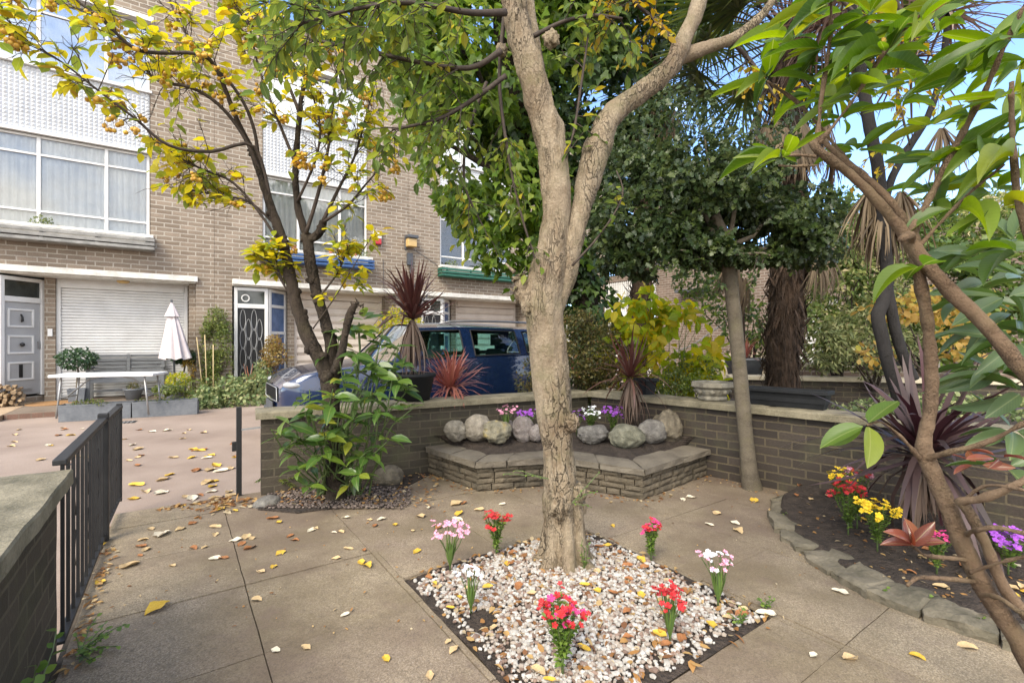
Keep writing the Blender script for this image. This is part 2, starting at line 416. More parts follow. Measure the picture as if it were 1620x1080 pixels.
M['fabric'] = mnoisy('pale_mauve_fabric', (.50, .44, .44), (.58, .52, .52), 8, .9, .15, 120)
M['wood_logs'] = mnoisy('split_firewood', (.20, .13, .07), (.42, .31, .19), 9, .85, .5, 40)
M['bamboo'] = mnoisy('bamboo_cane', (.42, .32, .16), (.55, .44, .25), 5, .6, .1)
M['coir'] = mnoisy('coir_mat', (.25, .13, .05), (.34, .19, .08), 30, .95, .4)
M['red'] = mnoisy('red_plastic', (.42, .03, .04), (.48, .04, .05), 3, .4, 0)
M['lampamber'] = mnoisy('amber_lamp_glass', (.50, .33, .12), (.58, .40, .18), 4, .25, 0)
M['greyplastic'] = mnoisy('dark_grey_plastic', (.05, .055, .065), (.08, .085, .095), 4, .5, 0)
M['chrome'] = mnoisy('polished_metal', (.5, .5, .5), (.6, .6, .6), 3, .2, 0, metal=1)
M['carblue'] = mnoisy('blue_car_paint', (.006, .018, .062), (.009, .024, .075), 2, .25, 0, metal=.35, coat=1.0)
M['rubber'] = mnoisy('tyre_rubber', (.012, .012, .012), (.02, .02, .02), 8, .8, .1)
M['carseat'] = mnoisy('car_seat_cloth', (.015, .016, .018), (.03, .03, .033), 8, .9, .1)
M['headlight'] = mnoisy('headlamp_lens', (.20, .21, .22), (.36, .36, .38), 6, .08, 0, coat=1)
M['bluepane'] = mnoisy('blue_leaded_glass', (.06, .10, .20), (.10, .16, .30), 6, .2, 0)
M['curtain'] = mnoisy('net_curtain', (.66, .66, .64), (.82, .82, .80), 3, .9, .0)
M['curtain2'] = mnoisy('grey_net_curtain', (.60, .60, .585), (.78, .78, .76), 2, .9, .0)
M['asphalt'] = None

def mglass(name, tint=(.9, .93, .95), base=.10, dark=0.0):
    m, nt, nd, lk = _mat(name)
    t = nd.new('ShaderNodeBsdfTransparent'); t.inputs[0].default_value = (*tint, 1)
    g = nd.new('ShaderNodeBsdfGlossy'); g.inputs['Roughness'].default_value = .01; g.inputs[0].default_value = (1, 1, 1, 1)
    fr = nd.new('ShaderNodeFresnel'); fr.inputs[0].default_value = 1.5
    fac = _math(nt, 'ADD', _math(nt, 'MULTIPLY', fr.outputs[0], .9), base)
    mx = nd.new('ShaderNodeMixShader'); lk.new(fac, mx.inputs[0]); lk.new(t.outputs[0], mx.inputs[1]); lk.new(g.outputs[0], mx.inputs[2])
    o = nd.new('ShaderNodeOutputMaterial'); lk.new(mx.outputs[0], o.inputs[0]); return m
M['glass'] = mglass('window_glass', (.93, .94, .94), base=.02)
M['glass_sky'] = mglass('reflective_window_glass', (.75, .8, .82), base=.22)
M['carglass'] = mglass('green_tinted_car_glass', (.50, .78, .75), base=.05)
M['darkglass'] = mnoisy('dark_door_glass', (.02, .024, .022), (.05, .055, .05), 3, .06, 0, spec=.6)

def mslab():
    m, nt, nd, lk = _mat('concrete_paving'); v = _coord(nt)
    g = nd.new('ShaderNodeNewGeometry')
    fine = _noise(nt, v, 170, 3, .75); mid = _noise(nt, v, 22, 5, .65); big = _noise(nt, v, 1.3, 6, .6)
    vo = nd.new('ShaderNodeTexVoronoi'); vo.inputs['Scale'].default_value = 240; lk.new(v, vo.inputs['Vector'])
    c = _ramp(nt, g.outputs['Random Per Island'], [(0, (.29, .232, .155)), (.5, (.335, .272, .185)), (1, (.265, .208, .15))])
    sp = _ramp(nt, vo.outputs['Color'], [(.15, (.25, .25, .25)), (.85, (1.3, 1.3, 1.3))])
    c = _mix(nt, .55, c, _mix(nt, 1, c, sp, 'MULTIPLY'))
    sp2 = _noise(nt, v, 95, 4, .8)
    c = _mix(nt, _ramp(nt, sp2, [(.36, (.6, .6, .6)), (.52, (0, 0, 0))]), c, (.10, .078, .058))
    c = _mix(nt, _ramp(nt, fine, [(.54, (0, 0, 0)), (.72, (.6, .6, .6))]), c, (.52, .45, .37))
    c = _mix(nt, _ramp(nt, big, [(.42, (0, 0, 0)), (.62, (.75, .75, .75))]), c, (.125, .096, .058))
    c = _mix(nt, _ramp(nt, _noise(nt, v, 4.2, 6, .7), [(.52, (0, 0, 0)), (.72, (.5, .5, .5))]), c, (.16, .115, .095))
    c = _mix(nt, _ramp(nt, _noise(nt, v, .75, 5, .6), [(.44, (0, 0, 0)), (.60, (.6, .6, .6))]), c, (.125, .088, .070))
    c = _mix(nt, _ramp(nt, mid, [(.52, (0, 0, 0)), (.75, (.45, .45, .45))]), c, (.10, .078, .062))
    h = _math(nt, 'ADD', fine, _math(nt, 'MULTIPLY', mid, .6))
    _out(nt, c, .88, 0, _bump(nt, h, .35, .006), .25); return m
M['slab'] = mslab()
def mroad():
    m, nt, nd, lk = _mat('pinkish_tarmac'); v = _coord(nt)
    fine = _noise(nt, v, 110, 3, .8); big = _noise(nt, v, .9, 6, .6)
    c = _ramp(nt, big, [(.32, (.235, .180, .142)), (.5, (.31, .245, .198)), (.68, (.37, .295, .242))])
    c = _mix(nt, _ramp(nt, fine, [(.4, (.5, .5, .5)), (.62, (0, 0, 0))]), c, (.16, .115, .1))
    _out(nt, c, .9, 0, _bump(nt, fine, .35, .006), .25); return m
M['asphalt'] = mroad()
M['brickpave'] = mbrick('red_brown_patio_tiles', (.27, .15, .11), (.22, .125, .095), (.25, .19, .14), bw=.2, bh=.1, dirtamt=.4, bump=.2)
M['tanpave'] = mnoisy('tan_paving', (.30, .21, .13), (.42, .31, .20), 4, .9, .2)

def mbark(name, pale, mid, crack, vs=24, bump=1.0, dist=.02, moss=0, zs=.45, blotch=0, fs=70):
    m, nt, nd, lk = _mat(name); v = _coord(nt, (1, 1, zs)); v1 = _coord(nt)
    wn = nd.new('ShaderNodeTexNoise'); wn.inputs['Scale'].default_value = 14; wn.inputs['Detail'].default_value = 5; lk.new(v, wn.inputs['Vector'])
    vm = nd.new('ShaderNodeVectorMath'); vm.operation = 'MULTIPLY_ADD'; lk.new(wn.outputs['Color'], vm.inputs[0]); vm.inputs[1].default_value = (.16, .16, .16); lk.new(v, vm.inputs[2])
    vo = nd.new('ShaderNodeTexVoronoi'); vo.feature = 'DISTANCE_TO_EDGE'; vo.inputs['Scale'].default_value = vs; lk.new(vm.outputs[0], vo.inputs['Vector'])
    vc = nd.new('ShaderNodeTexVoronoi'); vc.inputs['Scale'].default_value = vs; lk.new(vm.outputs[0], vc.inputs['Vector'])
    fine = _noise(nt, v1, fs, 5, .75); big = _noise(nt, v, 5, 5, .6)
    edge = _ramp(nt, vo.outputs['Distance'], [(.0, (0, 0, 0)), (.07, (1, 1, 1))])
    pl = _ramp(nt, _math(nt, 'ADD', _math(nt, 'MULTIPLY', vc.outputs['Distance'], .5), _math(nt, 'MULTIPLY', big, .9)), [(.35, mid), (.75, pale)])
    gate = _ramp(nt, big, [(.40, (1, 1, 1)), (.56, (.06, .06, .06))])       # cracks come and go in patches
    c = _mix(nt, _math(nt, 'MULTIPLY', _math(nt, 'SUBTRACT', 1.0, edge), gate), pl, crack)
    c = _mix(nt, _ramp(nt, fine, [(.45, (.6, .6, .6)), (.68, (0, 0, 0))]), c, _mix(nt, .5, c, crack))
    if blotch:
        bl_ = _ramp(nt, _noise(nt, v1, 3.2, 5, .65), [(.46, (0, 0, 0)), (.62, (1, 1, 1))])
        c = _mix(nt, _math(nt, 'MULTIPLY', bl_, blotch), c, _mix(nt, .62, c, (.11, .066, .04)))
    if moss:
        g = _ramp(nt, _noise(nt, v1, 6, 5, .7), [(.5, (0, 0, 0)), (.72, (1, 1, 1))])
        c = _mix(nt, _math(nt, 'MULTIPLY', g, moss), c, (.13, .12, .055))
    h = _math(nt, 'ADD', _math(nt, 'MULTIPLY', edge, gate), _math(nt, 'MULTIPLY', fine, .9))
    _out(nt, c, .9, 0, _bump(nt, h, bump, dist), .2); return m
M['bark'] = mbark('pale_flaking_bark', (.39, .315, .22), (.22, .16, .10), (.05, .036, .023), 30, 1.0, .016, moss=.6, zs=.36, blotch=.62)
M['bark_crab'] = mbark('dark_brown_bark', (.06, .045, .034), (.026, .019, .015), (.010, .008, .006), 34, 1.0, .016, moss=.15)
M['bark_holly'] = mbark('grey_holly_bark', (.155, .13, .095), (.10, .083, .062), (.045, .036, .027), 40, .5, .006, moss=.35, zs=2.5)
M['bark_dark'] = mbark('charcoal_stem_bark', (.032, .029, .028), (.02, .018, .017), (.014, .013, .012), 50, .6, .008)
M['bark_rhodo'] = mbark('brown_ringed_bark', (.225, .155, .10), (.115, .073, .046), (.06, .04, .027), 85, .9, .007, zs=1.6, moss=.35, blotch=.7, fs=130)
M['twig'] = mnoisy('dark_twig', (.03, .021, .016), (.06, .043, .032), 20, .8, .2)
M['twig_green'] = mnoisy('green_stem', (.06, .10, .03), (.11, .14, .05), 20, .6, .1)
M['fibre'] = mnoisy('brown_palm_fibre', (.022, .014, .009), (.085, .052, .032), 16, .95, 1.0, 60, stretch=(1, 1, .3), dist=.03)

G = dict
M['l_ivy'] = mleaf('ivy_leaf', [(0, (.035, .085, .014)), (.4, (.07, .16, .02)), (.8, (.12, .23, .03)), (1, (.20, .30, .05))], .4, .45)  # brighter ivy colours, sunlight on the crown's left side painted in
M['l_ivydark'] = mleaf('dark_ivy_leaf', [(0, (.014, .042, .012)), (.6, (.03, .075, .018)), (1, (.06, .12, .026))], .4, .28, .35)  # darker ivy colours, shade on the crown's right side painted in
M['l_canopy'] = mleaf('canopy_leaf', [(0, (.045, .10, .018)), (.55, (.085, .165, .024)), (.88, (.16, .24, .03)), (1, (.30, .31, .03))], .5, .45, .3, 1, .12)
M['l_yellow'] = mleaf('yellow_autumn_leaf', [(0, (.34, .20, .012)), (.5, (.48, .33, .015)), (1, (.32, .30, .02))], .5, .4)
M['l_crab'] = mleaf('crab_apple_leaf', [(0, (.11, .21, .02)), (.25, (.22, .33, .02)), (.5, (.40, .44, .02)), (.92, (.56, .50, .02)), (1, (.45, .29, .02))], .5, .45, .3, 1, .2)
M['l_holly'] = mleaf('holly_leaf', [(0, (.018, .042, .014)), (.6, (.036, .075, .022)), (1, (.075, .125, .035))], .36, .25, .4)
M['l_rhodo'] = mleaf('rhododendron_leaf', [(0, (.034, .095, .014)), (.5, (.07, .165, .018)), (.88, (.13, .24, .025)), (1, (.19, .26, .03))], .36, .5, .35, 1, .12)
M['l_rhododark'] = mleaf('dark_rhododendron_leaf', [(0, (.026, .075, .018)), (.6, (.05, .12, .024)), (1, (.07, .15, .035))], .3, .35, .4, 1, .35)
M['l_red'] = mleaf('red_young_leaf', [(0, (.13, .028, .022)), (.6, (.20, .045, .03)), (1, (.26, .085, .04))], .2, .25, .5, 1, .1)
M['l_aucuba'] = mleaf('aucuba_leaf', [(0, (.03, .085, .022)), (.6, (.055, .14, .03)), (.9, (.10, .20, .03)), (1, (.22, .28, .04))], .3, .35, .5, 1, .15)
M['l_hydr'] = mleaf('hydrangea_leaf', [(0, (.14, .27, .02)), (.4, (.24, .37, .025)), (.8, (.40, .43, .03)), (1, (.50, .40, .03))], .5, .55, .3, 1, .12)
M['l_coto'] = mleaf('cotoneaster_leaf', [(0, (.035, .05, .016)), (.5, (.06, .075, .022)), (.85, (.12, .13, .03)), (1, (.16, .09, .035))], .5, .3)
M['l_varieg'] = mleaf('variegated_leaf', [(0, (.06, .13, .035)), (.5, (.13, .22, .06)), (.82, (.26, .34, .13)), (1, (.55, .58, .40))], .5, .3)
M['l_olive'] = mleaf('olive_leaf', [(0, (.07, .12, .045)), (.6, (.14, .20, .08)), (1, (.27, .33, .18))], .5, .25)
M['l_hedge'] = mleaf('hedge_leaf', [(0, (.025, .065, .014)), (.6, (.06, .13, .025)), (1, (.13, .22, .04))], .45, .3)
M['l_gold'] = mleaf('golden_shrub_leaf', [(0, (.35, .22, .05)), (.6, (.46, .32, .08)), (1, (.38, .35, .06))], .5, .4)
M['l_palm'] = mleaf('palm_blade', [(0, (.03, .065, .02)), (.6, (.06, .11, .03)), (1, (.11, .16, .045))], .4, .25)
M['l_dead'] = mleaf('dead_palm_blade', [(0, (.07, .042, .024)), (.6, (.14, .09, .05)), (1, (.25, .175, .10))], .8, .2)
M['l_cordred'] = mleaf('red_cordyline_blade', [(0, (.075, .028, .024)), (.6, (.13, .05, .04)), (1, (.20, .085, .06))], .35, .15, .5)
M['l_cordpink'] = mleaf('pink_cordyline_blade', [(0, (.34, .11, .08)), (.6, (.46, .18, .13)), (1, (.30, .10, .06))], .4, .2)
M['l_cordpurple'] = mleaf('purple_cordyline_blade', [(0, (.028, .010, .012)), (.6, (.055, .018, .022)), (1, (.10, .05, .055))], .4, .1, .35)
M['l_corddead'] = mleaf('withered_cordyline_blade', [(0, (.11, .065, .05)), (.6, (.19, .12, .09)), (1, (.30, .22, .17))], .8, .2)
M['l_ground'] = mleaf('ground_cover_leaf', [(0, (.07, .14, .06)), (.5, (.13, .22, .09)), (1, (.28, .36, .19))], .5, .25)
M['l_bay'] = mleaf('bay_leaf', [(0, (.012, .045, .022)), (.6, (.025, .08, .035)), (1, (.05, .12, .05))], .35, .2, .5)
M['l_bushg'] = mleaf('wall_shrub_leaf', [(0, (.05, .10, .022)), (.6, (.10, .17, .04)), (1, (.18, .25, .06))], .5, .3)
M['l_bronze'] = mleaf('bronze_shrub_leaf', [(0, (.22, .17, .05)), (.6, (.32, .24, .07)), (1, (.22, .10, .035))], .5, .3)
M['l_litter'] = mleaf('leaf_litter', [(0, (.16, .07, .03)), (.4, (.34, .17, .05)), (.75, (.45, .30, .12)), (1, (.50, .42, .28))], .8, .15)
M['l_weed'] = mleaf('weed_leaf', [(0, (.06, .15, .03)), (1, (.15, .28, .06))], .5, .3)
M['leaf_tan'] = mnoisy('dry_tan_leaf', (.38, .26, .12), (.56, .42, .24), 25, .8, .3)
M['leaf_pale'] = mnoisy('pale_cream_leaf', (.52, .45, .33), (.66, .60, .47), 25, .8, .3)
M['leaf_yellow'] = mnoisy('fallen_yellow_leaf', (.48, .29, .03), (.62, .42, .06), 25, .7, .3)
M['leaf_brown'] = mnoisy('fallen_russet_leaf', (.20, .08, .03), (.36, .16, .06), 25, .8, .3)
for k, c1, c2 in (('f_red', (.34, .008, .012), (.44, .020, .025)), ('f_pink', (.62, .20, .32), (.72, .40, .50)), ('f_magenta', (.48, .02, .14), (.60, .05, .22)),
                  ('f_yellow', (.70, .44, .01), (.80, .58, .03)), ('f_purple', (.22, .04, .36), (.34, .09, .50)), ('f_white', (.66, .68, .70), (.80, .80, .82)), ('f_pale', (.55, .60, .72), (.72, .75, .82))):
    M[k] = mnoisy(k[2:]+'_petal', c1, c2, 60, .6, 0)
M['fruit'] = mnoisy('orange_crab_apple', (.45, .23, .03), (.60, .38, .05), 40, .35, 0)
# ---------------------------------------------------------------- the ground
mb = MB(); S_ = 300
mb.add([(-S_, -S_, ZR), (S_, -S_, ZR), (S_, S_, ZR), (-S_, S_, ZR)], [(0, 1, 2, 3)])
struct(mb.build('road', M['asphalt']), 'pinkish tarmac of the mews road between garden and houses', 'road')

A0 = V((-1.88, 3.60, 0)); C0 = V((.80, 5.07, 0)); D0 = V((4.0, 1.67, 0)); ZW = .63
def wdep(px, off=0): r = (px-CX)/F; return (4.634/(1-.55*r) if r < .155 else 5.91/(1+1.06*r))+off
def inside(p):                                   # on the garden side of both walls
    n1 = V((-(C0-A0).y, (C0-A0).x, 0)); n2 = V((-(D0-C0).y, (D0-C0).x, 0))
    return (p-A0).dot(n1) < 0.12 and (p-C0).dot(n2) < 0.12
# base under the slabs
mb = MB()
poly = [uv2(-.36, -1.5), uv2(5, -1.5), D0+V((.15, -1.2, 0)), C0+V((.1, .12, 0)), A0+V((-.02, .12, 0)), uv2(.37, 4.12), uv2(-.36, 3.72)]
mb.prism([(p.x, p.y) for p in poly], ZR-.2, -.016)
struct(mb.build('path', M['jointsoil']), 'dark bedding showing in the joints of the garden paving', 'ground')
# slabs of the garden paving: one sheet, each slab with its own slight level
mb = MB(); P0u, P0v, PT = .265, 1.985, .606
BED = (.90, 2.05, 1.03, 2.22)
def rects_minus(a, b):
    x0, x1, y0, y1 = a; X0, X1, Y0, Y1 = b
    if x1 <= X0 or x0 >= X1 or y1 <= Y0 or y0 >= Y1: return [a]
    out = []
    if x0 < X0: out.append((x0, X0, y0, y1))
    if x1 > X1: out.append((X1, x1, y0, y1))
    c0, c1 = max(x0, X0), min(x1, X1)
    if y0 < Y0: out.append((c0, c1, y0, Y0))
    if y1 > Y1: out.append((c0, c1, Y1, y1))
    return out
for i in range(-2, 9):
    for j in range(-6, 5):
        u0, v0 = P0u+i*PT, P0v+j*PT
        u1, v1 = u0+PT, v0+PT
        u0 = max(u0, -.352)
        if u1 <= -.34: continue
        v1 = min(v1, 4.14)
        if v1-v0 < .05: continue
        zz = rnd.uniform(-.0025, .0025); tl = (rnd.uniform(-.003, .003), rnd.uniform(-.003, .003))
        for a in rects_minus((u0, u1, v0, v1), BED):
            g = .0024 if rnd.random() < .75 else .0014
            a = (a[0]+g, a[1]-g, a[2]+g, a[3]-g)
            if a[1]-a[0] < .02 or a[3]-a[2] < .02: continue
            if not inside(uv2((a[0]+a[1])/2, (a[2]+a[3])/2)): continue
            if a[0] < .34 and a[2] > 3.7: pass
            nu = max(1, int((a[1]-a[0])/.06)); nv = max(1, int((a[3]-a[2])/.06))
            vs = []; fs = []
            def hz(u, v): return zz+tl[0]*(u-u0)+tl[1]*(v-v0)+.0012*N3((u, v, 0), 7)
            for q in range(nv+1):
                for p in range(nu+1):
                    u = a[0]+(a[1]-a[0])*p/nu; v = a[2]+(a[3]-a[2])*q/nv
                    e = .0022 if (p in (0, nu) or q in (0, nv)) else 0
                    if p in (0, nu): u += .003*N3((u*5, v*22, 3))
                    if q in (0, nv): v += .003*N3((u*22, v*5, 8))
                    w = uv2(u, v, hz(u, v)-e); vs.append(w)
            for q in range(nv):
                for p in range(nu):
                    k = q*(nu+1)+p; fs.append((k, k+1, k+nu+2, k+nu+1))
            ring = [p for p in range(nu+1)]+[(q+1)*(nu+1)-1 for q in range(1, nv+1)]+[nv*(nu+1)+p for p in range(nu-1, -1, -1)]+[q*(nu+1) for q in range(nv-1, 0, -1)]
            b = len(vs); vs += [vs[k]+V((0, 0, -.02)) for k in ring]; m = len(ring)
            fs += [(ring[(k+1) % m], ring[k], b+k, b+(k+1) % m) for k in range(m)]
            mb.add(vs, fs)
struct(mb.build('paving', M['slab'], smooth=False), 'square concrete paving slabs of the front garden', 'paving')
# forecourts in front of the houses
def forecourt(t0, t1, depth, mat, nm, lab, z=ZF):
    mb = MB(); pts = [fpos(t0, -depth), fpos(t1, -depth), fpos(t1, .9), fpos(t0, .9)]
    mb.prism([(p.x, p.y) for p in pts], ZR-.1, z)
    return struct(mb.build(nm, mat, bevel=.01), lab, 'pavement')
forecourt(-2.6, .15, 1.55, M['brickpave'], 'patio', 'red brown tiled patio under the white folding table')
forecourt(-6.5, -2.61, 1.75, M['tanpave'], 'patio', 'tan stone forecourt before the grey front door', z=ZF-.004)
forecourt(.16, 2.0, 1.0, M['tanpave'], 'patio', 'stone forecourt under the ground cover by the black door', z=ZF-.006)
forecourt(2.01, 12.4, .5, M['concrete'], 'pavement', 'narrow concrete apron before the garages', z=ZF-.03)

# ---------------------------------------------------------------- the terrace
def frame_window(root, x0, x1, z0, z1, y, cols, rows, fw=.05, mat='white', cur='curtain2', glass='glass', fd=.07):
    """white casement window: frame mesh, glass and curtain as its pieces"""
    mb = MB(); xs = [x0]+cols+[x1]; zs = [z0]+rows+[z1]
    for i, x in enumerate(xs):
        w = fw if i in (0, len(xs)-1) else fw*1.15
        a = x if i == 0 else (x-w if i == len(xs)-1 else x-w/2); mb.box(a, a+w, y, y+fd, z0, z1)
    for j in range(len(xs)-1):
        xa = xs[j]+(fw if j == 0 else fw*.575); xb = xs[j+1]-(fw if j == len(xs)-2 else fw*.575)
        for i, z in enumerate(zs):
            w = fw if i in (0, len(zs)-1) else fw*.8
            a = z if i == 0 else (z-w if i == len(zs)-1 else z-w/2); mb.box(xa, xb, y+.003, y+fd-.003, a, a+w)
    f = mb.build('window', M[mat], root, bevel=.005)
    g = MB(); g.box(x0+fw*.6, x1-fw*.6, y+.03, y+.036, z0+fw*.6, z1-fw*.6); g.build('pane', M[glass], f)
    if cur:
        c = MB(); n = int((x1-x0)*46); vs = []; fs = []; o = rnd.uniform(0, 99)
        for k in range(n+1):
            x = x0+.02+(x1-x0-.04)*k/n; yy = y+.095+.022*math.sin(k*1.15+2.5*N3((k*.13, o, 0)))+.02*N3((k*.06, o, 4))
            for z in (z0+.01, z1-.02): vs.append((x, yy+(.012*N3((k*.3, o, z)) if z == z0+.01 else 0), z))
        for k in range(n): fs.append((2*k, 2*k+2, 2*k+3, 2*k+1))
        c.add(vs, fs); c.build('curtain', M[cur], f, smooth=True)
    return f

def relief_panel(root, x0, x1, z0, z1, y, p=.075):
    mb = MB(); nx = int(round((x1-x0)/p)); nz = int(round((z1-z0)/p)); px = (x1-x0)/nx; pz = (z1-z0)/nz
    for i in range(nx):
        for j in range(nz):
            a, b = x0+i*px, z0+j*pz; e = px*.10; d = .024
            vs = [(a, y, b), (a+px, y, b), (a+px, y, b+pz), (a, y, b+pz), (a+px*.5, y-d, b+pz*.62)]
            mb.add(vs, [(0, 1, 4), (1, 2, 4), (2, 3, 4), (3, 0, 4)])
    mb.box(x0, x1, y+.002, y+.05, z0, z1)
    return mb.build('relief_panel', M['panelwhite'], root)

def slat_box(root, x0, x1, z0, z1, mat, n=3):
    mb = MB(); h = (z1-z0)/n
    for i in range(n):
        mb.box(x0, x1, -.30, -.275, z0+i*h+.012, z0+(i+1)*h-.012)
        for xx, s in ((x0, 1), (x1-.025, 1)): mb.box(xx, xx+.025, -.274, -.01, z0+i*h+.012, z0+(i+1)*h-.012)
    for k in range(4):
        x = x0+.15+(x1-x0-.3)*k/3; mb.box(x, x+.04, -.272, -.24, z0, z1)
    mb.box(x0+.03, x1-.03, -.272, -.02, z0-.0, z0+.02)
    return mb.build('slatted_window_ledge', M[mat], root, bevel=.004)

def panel_door(root, a, b, z0, z1, kind):
    """door leaf with frame and transom in the vertical plane from a to b (local x,y)"""
    a, b = V((a[0], a[1], 0)), V((b[0], b[1], 0)); d = (b-a); L = d.length; d.normalize(); nrm = V((d.y, -d.x, 0))
    Mx = Matrix(((d.x, -nrm.x, 0, a.x), (d.y, -nrm.y, 0, a.y), (0, 0, 1, 0), (0, 0, 0, 1)))   # x along door, y into house
    zt = z1-.42; fw = .07
    mb = MB()
    mb.box(0, fw, -.03, .07, z0, z1, Mx); mb.box(L-fw, L, -.03, .07, z0, z1, Mx)
    mb.box(fw, L-fw, -.027, .067, z1-.07, z1, Mx); mb.box(fw, L-fw, -.027, .067, zt-.05, zt+.05, Mx)
    fr = mb.build('door_frame', M['white'], root, bevel=.006)
    mb = MB(); mb.box(fw, L-fw, .02, .03, zt+.05, z1-.07, Mx); tr = mb.build('transom_pane', M['darkglass'], fr)
    mb = MB(); mb.box(fw+.004, L-fw-.004, .0, .045, z0+.03, zt-.054, Mx)
    dz = (zt-.054-z0-.03)
    dr = mb.build('door', M['grey_door'] if kind == 'grey' else M['black'], root, bevel=.004)
    if kind == 'grey':
        for k in range(3):
            zz = z0+.03+dz*(.16+.285*k); zh = dz*.20
            mb = MB(); x0, x1 = fw+.06, L-fw-.12; w = .035
            mb.box(x0, x0+w, -.018, .001, zz, zz+zh, Mx); mb.box(x1-w, x1, -.018, .001, zz, zz+zh, Mx)
            mb.box(x0+w, x1-w, -.017, .001, zz, zz+w, Mx); mb.box(x0+w, x1-w, -.017, .001, zz+zh-w, zz+zh, Mx)
            mb.build('door_panel', M['white'], dr, bevel=.004)
        xm = (fw+.06+L-fw-.12)/2
        mb = MB(); zz = z0+.03+dz*(.16+.57)+dz*.10
        mb.tube([Mx @ V((xm, -.01, zz+.07)), Mx @ V((xm, -.035, zz+.02)), Mx @ V((xm, -.04, zz-.05)), Mx @ V((xm, -.015, zz-.07))], [.012, .016, .022, .012], 8)
        mb.build('door_knocker', M['black'], dr, smooth=True)
        mb = MB(); mb.ball(Mx @ V((xm, -.04, z0+.03+dz*.545)), .038, 2); mb.build('door_knob', M['black'], dr, smooth=True)
        mb = MB(); mb.box(xm-.03, xm+.03, -.012, .002, z0+.03+dz*.19, z0+.03+dz*.33, Mx); mb.build('letter_plate', M['black'], dr, bevel=.003)
        mb = MB(); mb.box(L-fw-.06, L-fw-.025, -.02, .0, z0+.03+dz*.5, z0+.03+dz*.58, Mx); mb.build('lock_plate', M['steel'], dr)
        mb = MB(); mb.box(fw+.09, L-fw-.15, -.006, .002, z0+.09, z0+.14, Mx); mb.build('name_plate', M['steel'], dr)
    else:
        mb = MB()                                    # interlaced iron grille before dark glass
        x0, x1 = fw+.05, L-fw-.05; ncol = 4; w = (x1-x0)/ncol; nr = 4; hh = (dz-.1)/nr
        for i in range(ncol):
            for j in range(nr):
                cx, cz = x0+w*(i+.5), z0+.08+hh*(j+.5*(i % 2)+.5)
                if cz+hh*.5 > z0+dz: continue
                pts = [Mx @ V((cx+w*.5*math.sin(s)*(1 if abs(math.sin(s)) < .99 else 1), -.012, cz+hh*.5*math.cos(s)*(1+.12*math.cos(2*s)))) for s in [2*math.pi*q/16 for q in range(17)]]
                mb.tube(pts, .008, 5, False)
        mb.build('iron_grille', M['steel'], dr)
        mb = MB(); c = Mx @ V((fw+.16, -.0, zt+.18)); rr = .075
        pts = [c+d*rr*math.cos(q*math.pi/10)+V((0, 0, rr*math.sin(q*math.pi/10))) for q in range(21)]
        mb.tube(pts, .014, 6, False)
        mb.build('round_emblem', M['white'], fr)
    return dr

def shutter(root, x0, x1, z0, z1, y, mat, pitch, name='garage_door'):
    mb = MB(); n = int((z1-z0)/pitch); p = (z1-z0)/n
    for i in range(n):
        a = z0+i*p
        vs = [(x0, y, a+.004), (x1, y, a+.004), (x1, y-p*.16, a+p*.35), (x0, y-p*.16, a+p*.35), (x1, y-p*.10, a+p*.9), (x0, y-p*.10, a+p*.9), (x1, y+.012, a+p), (x0, y+.012, a+p), (x1, y+.012, a+.004), (x0, y+.012, a+.004)]
        mb.add(vs, [(0, 1, 2, 3), (3, 2, 4, 5), (5, 4, 6, 7), (9, 8, 1, 0)])
    mb.box(x0, x1, y+.02, y+.05, z0, z1)
    return mb.build(name, M[mat], root)

